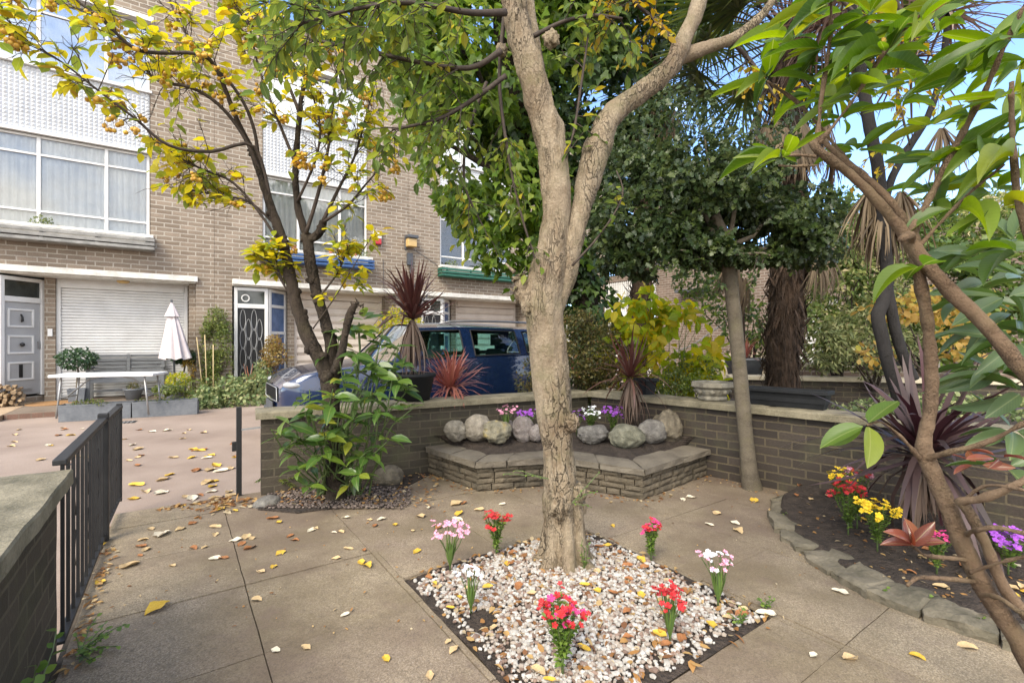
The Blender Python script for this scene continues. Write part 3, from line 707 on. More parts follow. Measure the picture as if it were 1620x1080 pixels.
def terraced_house(t0, label, kind, X0=-4.2, X1=.335, W=(-3.25, -.79), ledge='grey_slat', gx=(-2.4, -.28), cur=('curtain2', None), pitch=.065, gmat='white'):
    root = thing('terraced_house', label, 'house', fpos(t0, 0, 0), TH, 'row of terraced houses')
    wx0, wx1 = W; FX0, FX1 = -3.86, 0.0; T = .28; ZT = 8.75
    X0 = min(X0, FX0-.02)
    mb = MB()
    mb.box(X0, wx0, 0, T, 2.45, ZT); mb.box(wx1, X1, 0, T, 2.45, ZT)
    mb.box(wx0, wx1, 0, T, 2.45, 3.25); mb.box(wx0, wx1, 0, T, 7.78, ZT)
    if FX0-X0 > .03: mb.box(X0, FX0, 0, T+.4, ZR, 2.45)
    mb.box(FX1-.0, X1, 0, T+.4, ZR, 2.45)
    mb.box(FX1-.12, FX1-.001, .16, T+.4, ZR, 2.45)                                    # brick return beside the garage
    wall = mb.build('wall', M['brick_house'], root)
    mb = MB(); mb.box(X0, X1, T+.01, 7, ZT-.4, ZT-.2); mb.box(X0, X1, 6.8, 7, ZR, ZT-.41)
    mb.box(X0, X0+.05, T+.41, 6.79, ZR, ZT-.41); mb.box(X1-.05, X1, T+.41, 6.79, ZR, ZT-.41); mb.box(X0+.06, X1-.06, T+.02, 6.78, 2.5, 2.7); mb.box(X0+.06, X1-.06, T+.02, 6.78, 5.4, 5.6)
    mb.build('inner_shell', M['dark'], root)
    mb = MB(); mb.box(X0-.002, X1+.002, -.04, T+.06, ZT, ZT+.07); mb.build('parapet_coping', M['concrete'], root, bevel=.01)
    # upper storeys
    cx = [wx0+(wx1-wx0)*.317, wx0+(wx1-wx0)*.715]
    frame_window(root, wx0+.012, wx1-.012, 3.315, 5.02, .05, cx, [3.60, 4.66], cur=cur[0], glass='glass')
    frame_window(root, wx0+.012, wx1-.012, 6.32, 7.70, .05, cx, [7.36], cur=cur[1], glass='glass_sky')
    relief_panel(root, wx0+.01, wx1-.01, 5.08, 6.27, .03)
    for bx in ((wx0-.02, wx1+.03, -.05, .03, 5.02, 5.08), (wx0-.02, wx1+.03, -.05, .03, 6.27, 6.32), (wx0-.05, wx1+.06, -.14, .04, 7.70, 7.80)): mb = MB(); mb.box(*bx); mb.build('panel_trim', M['white'], root, bevel=.006)
    mb = MB(); mb.box(wx0-.06, wx1+.06, -.24, .05, 3.25, 3.315); mb.box(wx0+.04, wx1-.04, -.235, -.03, 3.10, 3.249); mb.build('window_sill', M['offwhite'], root, bevel=.008)
    slat_box(root, wx0-.08, wx1+.08, 2.99, 3.24, ledge)
    # ground floor: white lintel over a recess with front door, angled light and garage
    mb = MB(); mb.box(FX0, FX1+.03, -.09, .0-.001, 2.43, 2.55); mb.box(FX0+.002, FX1-.001, .002, .9, 2.40, 2.448)
    mb.build('door_lintel', M['offwhite'], root, bevel=.01)
    g0, g1 = gx; gz = 2.22
    shutter(root, g0, g1, ZF+.01, gz, .60, gmat, pitch, 'roller_shutter' if kind == 'grey' else 'garage_door')
    mb = MB(); mb.box(g0-.07, g0-.002, .56, .66, ZF, 2.40); mb.box(g1+.002, g1+.07, .56, .66, ZF, 2.40); mb.box(g0-.001, g1+.001, .54, .67, gz+.002, 2.40)
    mb.build('garage_frame', M[gmat], root, bevel=.006)
    for bx in ((g1+.071, FX1-.121, .58, T+.4), (g0-.23, g0-.072, .5, .9)): mb = MB(); mb.box(*bx, ZR, 2.40); mb.build('brick_pier', M['brick_house'], root)
    xd = g0-.23
    if kind == 'grey':
        panel_door(root, (xd-.52, .02), (xd-.02, .60), ZF+.12, 2.36, 'grey')
        mb = MB(); mb.box(FX0, xd-.56, .0, .06, ZF, 2.40)
        for k in range(5): mb.box(FX0+.05+k*.1, FX0+.075+k*.1, -.012, -.0005, ZF, 2.39)
        mb.build('white_side_panel', M['white'], root, bevel=.004)
        mb = MB(); mb.prism([(xd-.60, -.06), (xd+.02, .66), (xd-.02, .72), (xd-.60, .1)], ZF, ZF+.105); mb.build('door_step', M['brick_house'], root, bevel=.006)
        mb = MB(); mb.box(xd+.05, xd+.12, .46, .50, 1.25, 1.40); mb.build('doorbell', M['white'], root, bevel=.005)
    else:
        panel_door(root, (FX0+.04, .06), (xd-.50, .06), ZF+.06, 2.38, 'black')
        a, b = (xd-.48, .08), (xd-.03, .60)
        frm = MB(); L = math.hypot(b[0]-a[0], b[1]-a[1]); an = math.atan2(b[1]-a[1], b[0]-a[0])
        Mx = Matrix.Translation((a[0], a[1], 0)) @ Matrix.Rotation(an, 4, 'Z')
        for x in (0, L-.07): frm.box(x, x+.07, -.03, .05, ZF, 2.38, Mx)
        for z in (ZF, .62, 1.32, 1.95, 2.31): frm.box(.07, L-.07, -.027, .047, z, z+.07, Mx)
        f = frm.build('side_light', M['white'], root, bevel=.005)
        g = MB()
        for z0, z1 in ((.69, 1.32), (1.39, 1.95), (2.02, 2.31), (ZF+.07, .62)): g.box(.07, L-.07, .0, .01, z0, z1, Mx)
        g.build('pane', M['bluepane'], f)
    return root

H1 = terraced_house(0, 'brown brick terraced house with grey panelled door and white roller shutter', 'grey', gx=(-2.235, -.21), gmat='white', pitch=.06, cur=('curtain', 'curtain2'))
H2 = terraced_house(4.54, 'brown brick terraced house with black grille door and blue window ledge', 'black', ledge='blue_slat', gmat='cream', pitch=.2, cur=('curtain', 'curtain'))
H3 = terraced_house(9.08, 'brown brick terraced house with green window ledge behind the blue car', 'black', ledge='green_slat', gmat='cream', pitch=.2, cur=(None, 'curtain2'))
H4 = thing('terraced_house', 'brown brick terraced house at the corner, mostly hidden by the ivy tree', 'house', fpos(9.42, 0, 0), TH, 'row of terraced houses')
mb = MB(); mb.box(.01, 3.2, 0, .3, 2.5, 8.75); mb.box(.01, .5, 0, .3, ZR, 2.499); mb.box(2.75, 3.2, 0, .3, ZR, 2.499); mb.box(.01, 3.2, .31, 7, 8.2, 8.4); mb.build('wall', M['brick_house'], H4)
mb = MB(); mb.box(.4, 2.85, -.09, -.001, 2.43, 2.55); mb.build('door_lintel', M['offwhite'], H4)
shutter(H4, .52, 2.74, ZF, 2.4, .2, 'white', .2)
# ornaments on the second house
mb = MB()
for k, (x, r, hgt) in enumerate(((-1.35, .07, .13), (-1.15, .055, .10), (-2.6, .06, .11), (-1.75, .06, .11))):
    o = MB(); o.lathe([(.7*r, 0), (r, hgt*.9), (r*1.08, hgt*.92), (r*1.08, hgt), (r*.9, hgt), (r*.85, hgt*.8)], (0, 0, 0), 14)
    p = o.build('flower_pot', M['terracotta']); tag(p, ['terracotta pot of red geraniums on the blue ledge window sill', 'small terracotta pot beside the red geraniums on the sill', 'terracotta pot half hidden by the crab apple on the sill', 'low brown pot in the middle of the blue ledge sill'][k], 'pot', 'pots on the blue ledge sill')
    w = fpos(4.54+x, -.13, 3.316); p.location = w
    if k == 0:
        lc = cloud([((w.x, w.y, w.z+.18), (.10, .10, .08), 1)], 60, (.03, .05), .9)
        c = lc.build('geranium', 'oval', M['l_bushg']); tag(c, 'red geranium plant growing in the sill pot', 'flower', 'plants on the window sills')
        b = MB()
        for q in range(7): b.ball(w+V((rnd.uniform(-.08, .08), rnd.uniform(-.08, .08), .2+rnd.uniform(0, .07))), .022, 1)
        b.build('blossom', M['f_red'], c)
for k, (t0, x, lab) in enumerate(((4.54, -.95, 'small green plant at the end of the blue ledge'), (9.08, -2.95, 'yellow green plant at the near end of the green ledge'), (9.08, -2.0, 'small leafy plant in the middle of the green ledge'), (0, -2.4, 'small weed plant on the weathered grey ledge'))):
    w = fpos(t0+x, -.14, 3.32)
    lc = cloud([((w.x, w.y, w.z+.07), (.2 if k != 2 else .1, .1, .09), 1)], 150, (.025, .05), .6)
    tag(lc.build('sill_plant', 'small', M['l_bushg']), lab, 'plant', 'plants on the window sills')
# alarm box, lamp, meter on the pier between the second and the third house
def wallthing(nm, lab, cat): return thing(nm, lab, cat, (0, 0, 0))
def fbox(mb, px, z0, z1, w, d, off=0): 
    t = ft(px); c = fpos(t, off); Mx = Matrix.Translation((c.x, c.y, 0)) @ Matrix.Rotation(TH, 4, 'Z')
    mb.box(-w/2, w/2, -d, -.002, z0, z1, Mx)
def fz(px, y): return H+(CY-y)/F*fpx(px).y
a = thing('alarm_box', 'white and red burglar alarm box beside the blue ledge window', 'alarm', fpx(596, 0, fz(596, 380)))
mb = MB(); fbox(mb, 596, fz(596, 378), fz(596, 367), .22, .09); mb.build('alarm_cover', M['white'], a, bevel=.015)
mb = MB(); fbox(mb, 596, fz(596, 387), fz(596, 378)-.001, .21, .085); mb.build('strobe', M['red'], a, bevel=.02)
a = thing('wall_lantern', 'amber lantern with dark cap on the brick pier above the cordyline', 'lamp', fpx(648, 0, fz(648, 382)))
mb = MB(); fbox(mb, 648, fz(648, 392), fz(648, 379), .26, .22); mb.build('lamp_glass', M['lampamber'], a, bevel=.02)
mb = MB(); fbox(mb, 648, fz(648, 379)+.001, fz(648, 374), .31, .27); fbox(mb, 641, fz(648, 396), fz(648, 376), .05, .05); mb.build('lamp_cap', M['greyplastic'], a, bevel=.015)
mb = MB(); fbox(mb, 647, fz(648, 420), fz(648, 401), .15, .10); mb.tube([fpx(649, -.02, fz(648, 420)), fpx(649.5, -.02, fz(648, 470))], .012, 5)
tag(mb.build('junction_box', M['greyplastic'], bevel=.01), 'dark grey cable box below the amber lantern', 'junction box')
mb = MB()
for pts in (((606, 410), (607, 455), (622, 458), (640, 462)), ((655, 395), (690, 418), (696, 425))): mb.tube([fpx(x, -.015, fz(x, y)) for x, y in pts], .006, 4)
tag(mb.build('cable', M['greyplastic']), 'thin grey cable running down the brick pier by the amber lantern', 'cable')
mb = MB(); c = fpx(195, .3, 2.40); mb.lathe([(.11, 0), (.105, -.03), (.06, -.055)], c, 16)
tag(mb.build('ceiling_lamp', M['lampamber'], smooth=True), 'shallow round lamp under the white lintel above the shutter', 'lamp')

# ---------------------------------------------------------------- the end building across the mews
EO = fpos(12.4, 0, 0); TE = math.atan2(-.8203, .5719)
E = thing('end_building', 'reddish brick building across the end of the mews with white lattice panel', 'building', EO, TE)
mb = MB()
mb.box(-.2, .04, 0, .3, ZR, 3.45); mb.box(.041, 2.35, 0, .3, 3.25, 3.45); mb.box(2.351, 6.1, 0, .3, ZR, 3.45); mb.box(6.101, 7.6, 0, .3, 2.2, 3.45); mb.box(7.601, 14, 0, .3, ZR, 3.45)
mb.box(.0, 2.6, 1.6, 1.9, 3.1, 6.3); mb.box(7.201, 14, 1.2, 1.5, 3.46, 3.9)
mb.build('wall', M['brick_red'], E)
mb = MB(); mb.box(-.2, 2.7, 1.5, 7, 6.3, 6.45); mb.box(-.2, 14, .31, 1.59, 3.0, 3.09); mb.add([(7.25, .9, 3.86), (14, .9, 3.86), (14, 5, 5.0), (7.25, 5, 5.0)], [(0, 1, 2, 3)]); mb.build('roof', M['copper'], E)
mb = MB()
for i in range(26):
    x = .05+i*.0875; mb.box(x, x+.035, .02, .04, 2.2, 3.24)
for j in range(12): mb.box(.05, 2.3, .041, .06, 2.22+j*.087, 2.255+j*.087)
mb.box(.045, 2.34, .16, .18, 2.1, 3.245)
mb.build('lattice_panel', M['white'], E)
mb = MB(); mb.box(.04, 2.36, -.03, .0-.001, 1.98, 2.19); mb.build('fascia', M['white'], E, bevel=.01)
shutter(E, .1, 2.3, ZR, 1.62, .15, 'white', .2); 
mb = MB(); mb.box(.045, 2.34, .1, .2, 1.63, 1.72); mb.build('garage_frame', M['greyplastic'], E)
mb = MB(); mb.box(.045, 2.34, .1, .2, 1.73, 1.97); mb.build('garage_lintel', M['white'], E)
mb = MB()
for i in range(70): mb.box(.0+i*.1, .03+i*.1, .05, .08, 3.46, 4.15)
mb.box(0, 7.0, .04, .09, 4.151, 4.2); mb.box(0, 7.0, .03, .10, 3.451, 3.50); mb.build('balcony_railing', M['black'], E)
shutter(E, 6.12, 7.58, ZR, 2.19, .12, 'white', .17)
mb = MB(); mb.box(3.3, 4.1, -.35, -.002, 2.62, 2.70); mb.box(3.3, 3.33, -.35, -.30, 2.701, 2.76); mb.build('door_canopy', M['greyplastic'], E)
# steps with handrail
s = thing('garden_steps', 'pale stone steps with a thin handrail against the end building', 'steps', EO, TE)
mb = MB()
for k in range(6): mb.box(4.3+.26*k-.6*0, 5.9, -1.3+.0, -.01, ZR+.16*k, ZR+.16*(k+1)-.002) if k == 0 else mb.box(4.3+.26*k, 5.9, -1.295, -.012, ZR+.16*k, ZR+.16*(k+1)-.002)
mb.build('treads', M['cream_coping'], s, bevel=.01)
mb = MB(); mb.tube([(4.0, -1.32, .85), (4.6, -1.32, 1.05), (5.8, -1.32, 1.8)], .02, 6); mb.tube([(4.05, -1.32, ZR), (4.05, -1.32, .86)], .018, 6); mb.tube([(5.75, -1.32, .8), (5.75, -1.32, 1.78)], .018, 6)
mb.build('handrail', M['steel'], s)
# ---------------------------------------------------------------- garden walls
def garden_wall(label, p0, p1, h, brick, cop_over=.035, th=.215, cw=.30, ct=.06, cl=(.75, .95), name='garden_wall', cmat='concrete'):
    d = V(p1)-V(p0); L = d.length
    r = thing(name, label, 'wall', (p0[0], p0[1], 0), math.atan2(d.y, d.x))
    mb = MB(); nx = max(4, int(L/.12)); nz = 5; vs = []; fs = []
    def face(fn, n1, n2):
        vs = []; fs = []
        for j in range(n2+1):
            for i in range(n1+1): vs.append(fn(i/n1, j/n2))
        for j in range(n2):
            for i in range(n1): k = j*(n1+1)+i; fs.append((k, k+1, k+n1+2, k+n1+1))
        mb.add(vs, fs)
    zb = ZR-.05; hh = h-ct
    def wv(x, z): return .006*N3((x, z, 0), 3)+.003*N3((x, z, 5), 11)
    face(lambda s, t: (s*L, wv(s*L, t), zb+t*(hh-zb)), nx, nz)
    face(lambda s, t: ((1-s)*L, th+wv(s*L, t+9), zb+t*(hh-zb)), nx, nz)
    face(lambda s, t: (0, th*(1-s)+wv((0 if s > .5 else L) if s in (0, 1) else 0, t)*(0 if s not in (0, 1) else 0), zb+t*(hh-zb)), 2, nz)
    face(lambda s, t: (L, th*s, zb+t*(hh-zb)), 2, nz)
    mb.add([(0, 0, hh-.004), (L, 0, hh-.004), (L, th, hh-.004), (0, th, hh-.004)], [(0, 1, 2, 3)])
    mb.build('brickwork', M[brick], r)
    x = -cop_over; y0 = th/2-cw/2; k = 0
    while x < L+cop_over-.05:
        l = min(rnd.uniform(*cl), L+cop_over-x)
        if L+cop_over-x-l < .25: l = L+cop_over-x
        c = MB(); j = rnd.uniform(-.003, .003); g = .0035
        nx = max(4, int(l/.06)); vs = []; fs = []; ny = 6
        for b in range(ny+1):
            for a in range(nx+1):
                xx = x+g+(l-2*g)*a/nx; yy = y0+j+cw*b/ny
                ed = 1 if (b in (0, ny) or a in (0, nx)) else 0
                q = .004*N3((xx*18, yy*18, k))*ed
                vs.append((xx+(q if a in (0, nx) else 0), yy+(q if b in (0, ny) else 0), h+.004*N3((xx, yy, k), 6)-.007*ed+j*.5))
        for b in range(ny):
            for a in range(nx): q = b*(nx+1)+a; fs.append((q, q+1, q+nx+2, q+nx+1))
        ring = list(range(nx+1))+[(q+1)*(nx+1)-1 for q in range(1, ny+1)]+[ny*(nx+1)+p for p in range(nx-1, -1, -1)]+[q*(nx+1) for q in range(ny-1, 0, -1)]
        m = len(ring); b0 = len(vs); cen = V((x+l/2, y0+cw/2, 0))
        for q in ring: vs.append((vs[q][0], vs[q][1], vs[q][2]-.012)); 
        for i2, q in enumerate(ring): p_ = V(vs[q]); e = (p_-cen); vs[b0+i2] = (p_.x+.004*(1 if e.x > l*.45 else -1 if e.x < -l*.45 else 0), p_.y+.004*(1 if e.y > cw*.4 else -1 if e.y < -cw*.4 else 0), p_.z-.008)
        b1 = len(vs)
        for i2, q in enumerate(ring): p_ = V(vs[b0+i2]); vs.append((p_.x, p_.y, h-ct+.001))
        for i2 in range(m):
            i3 = (i2+1) % m
            fs.append((ring[i3], ring[i2], b0+i2, b0+i3)); fs.append((b0+i3, b0+i2, b1+i2, b1+i3))
        fs.append(tuple(b1+i2 for i2 in range(m)))
        c.add(vs, fs); c.build('coping_slab', M[cmat], r, smooth=False)
        x += l; k += 1
    return r
garden_wall('dark brick garden wall with concrete coping between the garden and the parked car', A0, C0, ZW, 'brick_mossy')
garden_wall('dark brick garden wall with pale pointing carrying the stone urn and black trough', C0+V((.03, -.035, 0)), D0, ZW+.006, 'brick_dark')
W0 = V((-1.655, 1.745, 0)); W1 = W0-V((-.5719, .8203, 0))*2.5
garden_wall('low mossy brick wall with broad concrete coping at the railings end', W1, W0, .68, 'brick_mossy', cw=.42, th=.34, cl=(1.4, 1.6))
garden_wall('distant low brick wall with cream coping behind the shaggy palm trunk', V((3.2, 7.0, 0)), V((7.0, 5.9, 0)), .66, 'brick_dark', cmat='cream_coping')
garden_wall('distant raised terrace wall with cream coping under the black planters', V((4.3, 7.9, 0)), V((8.2, 6.9, 0)), .80, 'brick_red', cmat='cream_coping')
mb = MB(); mb.prism([(3.2, 7.25), (7.0, 6.15), (8.2, 6.8), (4.3, 7.8)], ZR, .57)
struct(mb.build('raised_ground', M['soil']), 'soil between the low cream coped walls', 'ground')
# planted ground of the neighbouring plot behind the right hand wall
mb = MB(); q0 = C0+V((.40, -.1, 0)); q1 = D0+V((.22, 0.05, 0))
mb.prism([(q0.x, q0.y), (q1.x, q1.y), (8, 1.5), (7.5, 5.4), (3.1, 6.7), (1.9, 6.4)], ZR-.1, .36)
struct(mb.build('planting_ground', M['soil']), 'planted earth of the plot beyond the dark brick wall', 'ground')

# ---------------------------------------------------------------- raised stone planter with boulders
PL = [V((-.74, 4.21, 0)), V((-.272, 3.69, 0)), V((.39, 3.83, 0)), V((.95, 3.48, 0)), V((1.68, 4.13, 0))]
r = thing('stone_planter', 'low raised planter of rough brown stone with flat cap stones behind the pale tree', 'planter', (.4, 3.9, 0))
mb = MB(); ZC = .185; hs = [.05, .042, .048, .045]
for si in range(4):
    a, b = PL[si], PL[si+1]; d = b-a; L = d.length; d.normalize(); nr = V((d.y, -d.x, 0)); z = 0
    Mx = Matrix(((d.x, -nr.x, 0, a.x), (d.y, -nr.y, 0, a.y), (0, 0, 1, 0), (0, 0, 0, 1)))
    for ci, hh in enumerate(hs):
        x = 0.0
        while x < L-1e-3:
            l = min(rnd.uniform(.09, .26), L-x)
            if L-x-l < .06: l = L-x
            pr = rnd.uniform(-.010, .008); g = .004
            n = max(2, int(l/.03)); m = 3; vs = []; fs = []
            for j in range(m+1):
                for i in range(n+1):
                    e = (i in (0, n)) or (j in (0, m))
                    xx = x+g+(l-2*g)*i/n; zz = z+g*.5+(hh-g)*j/m
                    yy = pr+(.010 if e else .012*N3((xx, zz, si), 22, x))
                    vs.append(Mx @ V((xx, yy, zz)))
            for j in range(m):
                for i in range(n): k = j*(n+1)+i; fs.append((k, k+1, k+n+2, k+n+1))
            b0 = len(vs); ring = list(range(n+1))+[(q+1)*(n+1)-1 for q in range(1, m+1)]+[m*(n+1)+p for p in range(n-1, -1, -1)]+[q*(n+1) for q in range(m-1, 0, -1)]
            inv = Mx.inverted()
            for q in ring: w = inv @ V(vs[q]); w.y = .1; vs.append(Mx @ w)
            mm = len(ring); fs += [(ring[(k+1) % mm], ring[k], b0+k, b0+(k+1) % mm) for k in range(mm)]
            mb.add(vs, fs); x += l
        z += hh
mb.build('walling', M['stone'], r)
def offset_poly(pts, d):
    out = []
    for i, p in enumerate(pts):
        n = V((0, 0, 0))
        for a, b in ((i-1, i), (i, i+1)):
            if a >= 0 and b < len(pts): e = (pts[b]-pts[a]).normalized(); n += V((-e.y, e.x, 0))
        k = n.length; n.normalize(); out.append(p+n*d/max(.6, k/2 if k > 1.2 else 1))
    return out
outer = offset_poly(PL, -.028); inner = offset_poly(PL, .235)
for si, cuts in enumerate(((0, .52, 1), (0, .36, 1), (0, .48, 1), (0, .55, 1))):
    for c0, c1 in zip(cuts[:-1], cuts[1:]):
        g = .006
        q = [outer[si].lerp(outer[si+1], c0+g), outer[si].lerp(outer[si+1], c1-g), inner[si].lerp(inner[si+1], c1-g), inner[si].lerp(inner[si+1], c0+g)]
        c = MB(); n = 8; m = 6; vs = []; fs = []; dz = rnd.uniform(-.004, .004); o = rnd.uniform(0, 9)
        for j in range(m+1):
            for i in range(n+1):
                p = q[0].lerp(q[1], i/n).lerp(q[3].lerp(q[2], i/n), j/m)
                e = i in (0, n) or j in (0, m)
                w = p+V((N3(p, 14, o), N3(p, 14, o+5), 0))*(.006 if e else 0); w.z = ZC+.05+dz+.006*N3(p, 7, o)-(.005 if e else 0); vs.append(w)
        for j in range(m):
            for i in range(n): k = j*(n+1)+i; fs.append((k, k+1, k+n+2, k+n+1))
        ring = list(range(n+1))+[(k+1)*(n+1)-1 for k in range(1, m+1)]+[m*(n+1)+p for p in range(n-1, -1, -1)]+[k*(n+1) for k in range(m-1, 0, -1)]
        mm = len(ring)
        for zz, jj in ((-.018, .007), (-.036, -.004), (-.05, .002)):
            b0 = len(vs)
            for k in ring:
                w = vs[k].copy(); w.z = ZC+.05+zz+dz; w += V((N3(w, 30, o), N3(w, 30, o+3), 0))*.008; vs.append(w)
            prev = ring if zz == -.018 else list(range(b0-mm, b0))
            fs += [(prev[(k+1) % mm], prev[k], b0+k, b0+(k+1) % mm) for k in range(mm)]
        fs.append(tuple(range(len(vs)-mm, len(vs))))
        c.add(vs, fs); c.build('cap_stone', M['stone_cap'], r)
mb = MB(); vs = []; fs = []; back = [A0.lerp(C0, .435), A0.lerp(C0, .62), A0.lerp(C0, .82), A0.lerp(C0, .99), C0.lerp(D0, .26)]; fr_ = offset_poly(PL, .19)
back = [q+V((.0, -.01, 0)) for q in back]
def soilz(s): return .228+.085*min(1, s*1.5)
for a in range(25):
    pa, _ = path_at(fr_, a/24); pb, _ = path_at(back, a/24)
    for q in range(9): w = pa.lerp(pb, q/8); vs.append((w.x, w.y, soilz(q/8)+.008*N3(w, 8)))
for a in range(24):
    for q in range(8): k = a*9+q; fs.append((k, k+9, k+10, k+1))
mb.add(vs, fs); mb.build('planter_soil', M['soil'], r)

BOULD = [  # px centre x, y, width, height, depth, label
 (723, 670, 38, 32, 4.18, 'banded grey boulder at the wall end of the row on the stone planter', 'stone'),
 (757, 669, 48, 38, 4.2, 'large round tan grey boulder with a smooth face, second on the planter row', 'stone'),
 (785, 683, 52, 34, 4.16, 'streaked boulder with a yellow lichen patch set lowest on the planter', 'stone'),
 (827, 679, 34, 38, 4.24, 'upright mauve grey boulder beside the streaked lichen boulder', 'stone'),
 (849, 684, 24, 26, 4.2, 'small boulder half hidden behind the pale tree trunk', 'stone'),
 (800, 661, 40, 22, 4.42, 'pinkish flat boulder behind the upright mauve one', 'stone'),
 (786, 655, 40, 16, 4.45, 'flat grey slab stone leaning at the back of the boulders', 'stone'),
 (937, 687, 48, 28, 4.2, 'flat faced dark grey boulder just beyond the pale tree trunk', 'stone'),
 (990, 690, 56, 36, 4.12, 'largest greenish oval boulder on the planter', 'stone'),
 (1031, 682, 46, 36, 4.22, 'rounded blue grey boulder beside the greenish oval one', 'stone'),
 (1055, 674, 48, 48, 4.28, 'tall angular brown boulder leaning on the dark brick wall', 'stone'),
 (1001, 668, 22, 18, 4.36, 'small reddish cobble under the brown spiky cordyline', 'stone')]
def mboulder(name, c1, c2, c3):
    m, nt, nd, lk = _mat(name); v = _coord(nt)
    b = _noise(nt, v, 9, 6, .65); f = _noise(nt, v, 85, 4, .7)
    w = nd.new('ShaderNodeTexWave'); w.inputs['Scale'].default_value = 9; w.inputs['Distortion'].default_value = 5; w.inputs['Detail'].default_value = 3; lk.new(_coord(nt, (.5, .6, 1.8)), w.inputs['Vector'])
    c = _ramp(nt, b, [(.36, c1), (.52, c2), (.66, c3)]); c = _mix(nt, _math(nt, 'MULTIPLY', w.outputs['Fac'], .45), c, c1)
    lich = _ramp(nt, _noise(nt, v, 21, 5, .75), [(.56, (0, 0, 0)), (.66, (1, 1, 1))]); c = _mix(nt, _math(nt, 'MULTIPLY', lich, .5), c, (.10, .095, .06))
    c = _mix(nt, _ramp(nt, f, [(.45, (.6, .6, .6)), (.65, (0, 0, 0))]), c, _mix(nt, .5, c, (.03, .03, .03)))
    _out(nt, c, .85, 0, _bump(nt, _math(nt, 'ADD', f, b), .8, .012), .3); return m
BM = [mboulder('banded_grey_boulder', (.15, .135, .108), (.28, .25, .20), (.35, .32, .26)), mboulder('tan_boulder', (.19, .165, .125), (.33, .29, .235), (.40, .35, .27)),
      mboulder('lichen_boulder', (.15, .14, .10), (.30, .27, .19), (.42, .33, .13)), mboulder('mauve_boulder', (.17, .14, .13), (.27, .235, .22), (.32, .29, .27)),
      mboulder('blue_grey_boulder', (.12, .11, .10), (.215, .20, .18), (.31, .29, .25)), mboulder('brown_boulder', (.11, .09, .065), (.22, .185, .13), (.28, .24, .17)), mboulder('green_boulder', (.12, .12, .085), (.24, .23, .165), (.30, .29, .22))]
bmi = [0, 1, 2, 3, 3, 3, 4, 4, 6, 4, 5, 3]
for i, (px, py, w, h, d, lab, _) in enumerate(BOULD):
    c = at(px, py, d); rx = w/2/F*d; rz = h/2/F*d
    zb = c.z-rz
    if zb > .285: c.z -= zb-.285
    mb = MB(); ang_ = i in (7, 10, 2, 6)
    mb.ball(c, 1, 5, (.26 if ang_ else .19), (rx*1.02, rx*.88, rz*1.06), i*3.7+1, .1+1.0 if ang_ else .95)
    mb.v = [tuple(V(q)+(V(q)-c).normalized()*(.006*N3(q, 22, i)+.0035*N3(q, 55, i)-(.018*max(0, N3(q, 9, i+3)-.15) if ang_ else 0))) for q in mb.v]
    tag(mb.build('boulder', BM[bmi[i]], smooth=True), lab, 'boulder', 'boulders on the stone planter')

# ---------------------------------------------------------------- gravel bed round the pale tree
b = BED; mb = MB(); n = 30
vs = []; fs = []
def bedz(u, v):
    cx, cy = (u-(b[0]+b[1])/2)/(b[1]-b[0]), (v-(b[2]+b[3])/2)/(b[3]-b[2])
    return -.012+.035*max(0, 1-2.6*(cx*cx+cy*cy))+.01*N3((u, v, 0), 6)
for j in range(n+1):
    for i in range(n+1):
        u = b[0]+.0+(b[1]-b[0])*i/n; v = b[2]+(b[3]-b[2])*j/n; vs.append(uv2(u, v, bedz(u, v)))
for j in range(n):
    for i in range(n): k = j*(n+1)+i; fs.append((k, k+1, k+n+2, k+n+1))
mb.add(vs, fs); struct(mb.build('bed_soil', M['soil'], smooth=True), 'dark soil showing round the edge of the white gravel square', 'ground')
def mpebble():
    m, nt, nd, lk = _mat('white_and_pink_pebble'); g = nd.new('ShaderNodeNewGeometry')
    c = _ramp(nt, g.outputs['Random Per Island'], [(0, (.40, .38, .345)), (.24, (.52, .50, .46)), (.40, (.34, .29, .24)), (.53, (.26, .18, .14)), (.65, (.46, .44, .41)), (.80, (.17, .115, .09)), (.90, (.33, .28, .235)), (1, (.12, .105, .095))], 'CONSTANT')
    n_ = _noise(nt, _coord(nt), 60, 4, .7)
    c = _mix(nt, _ramp(nt, n_, [(.45, (.5, .5, .5)), (.7, (0, 0, 0))]), c, _mix(nt, .45, c, (.1, .07, .05)))
    _out(nt, c, .75, 0, _bump(nt, n_, .2, .004), .35); return m
def pebbles(n, fn, size, sz=(1, .8, .6), sub=1):
    bm = bmesh.new(); bmesh.ops.create_icosphere(bm, subdivisions=sub, radius=1); bm.verts.index_update()
    base = [v.co.copy() for v in bm.verts]; tri = [tuple(v.index for v in f.verts) for f in bm.faces]; bm.free()
    mb = MB()
    for i in range(n):
        c = fn(); 
        if c is None: continue
        s = rnd.uniform(*size)*(1 if rnd.random() < .85 else 1.35); rot = Matrix.Rotation(rnd.uniform(0, 6.3), 3, 'Z') @ Matrix.Rotation(rnd.uniform(-.5, .5), 3, 'X')
        a = (sz[0]*rnd.uniform(.8, 1.25), sz[1]*rnd.uniform(.8, 1.2), sz[2]*rnd.uniform(.8, 1.25)); o = rnd.uniform(0, 50)
        mb.add([c+rot @ V((v.x*a[0]*s, v.y*a[1]*s, v.z*a[2]*s))*(1+.28*mnoise.noise(v*1.3+V((o, 0, 0)))) for v in base], tri)
    return mb
TREE0 = gp(893, 893); TREE0.z = 0
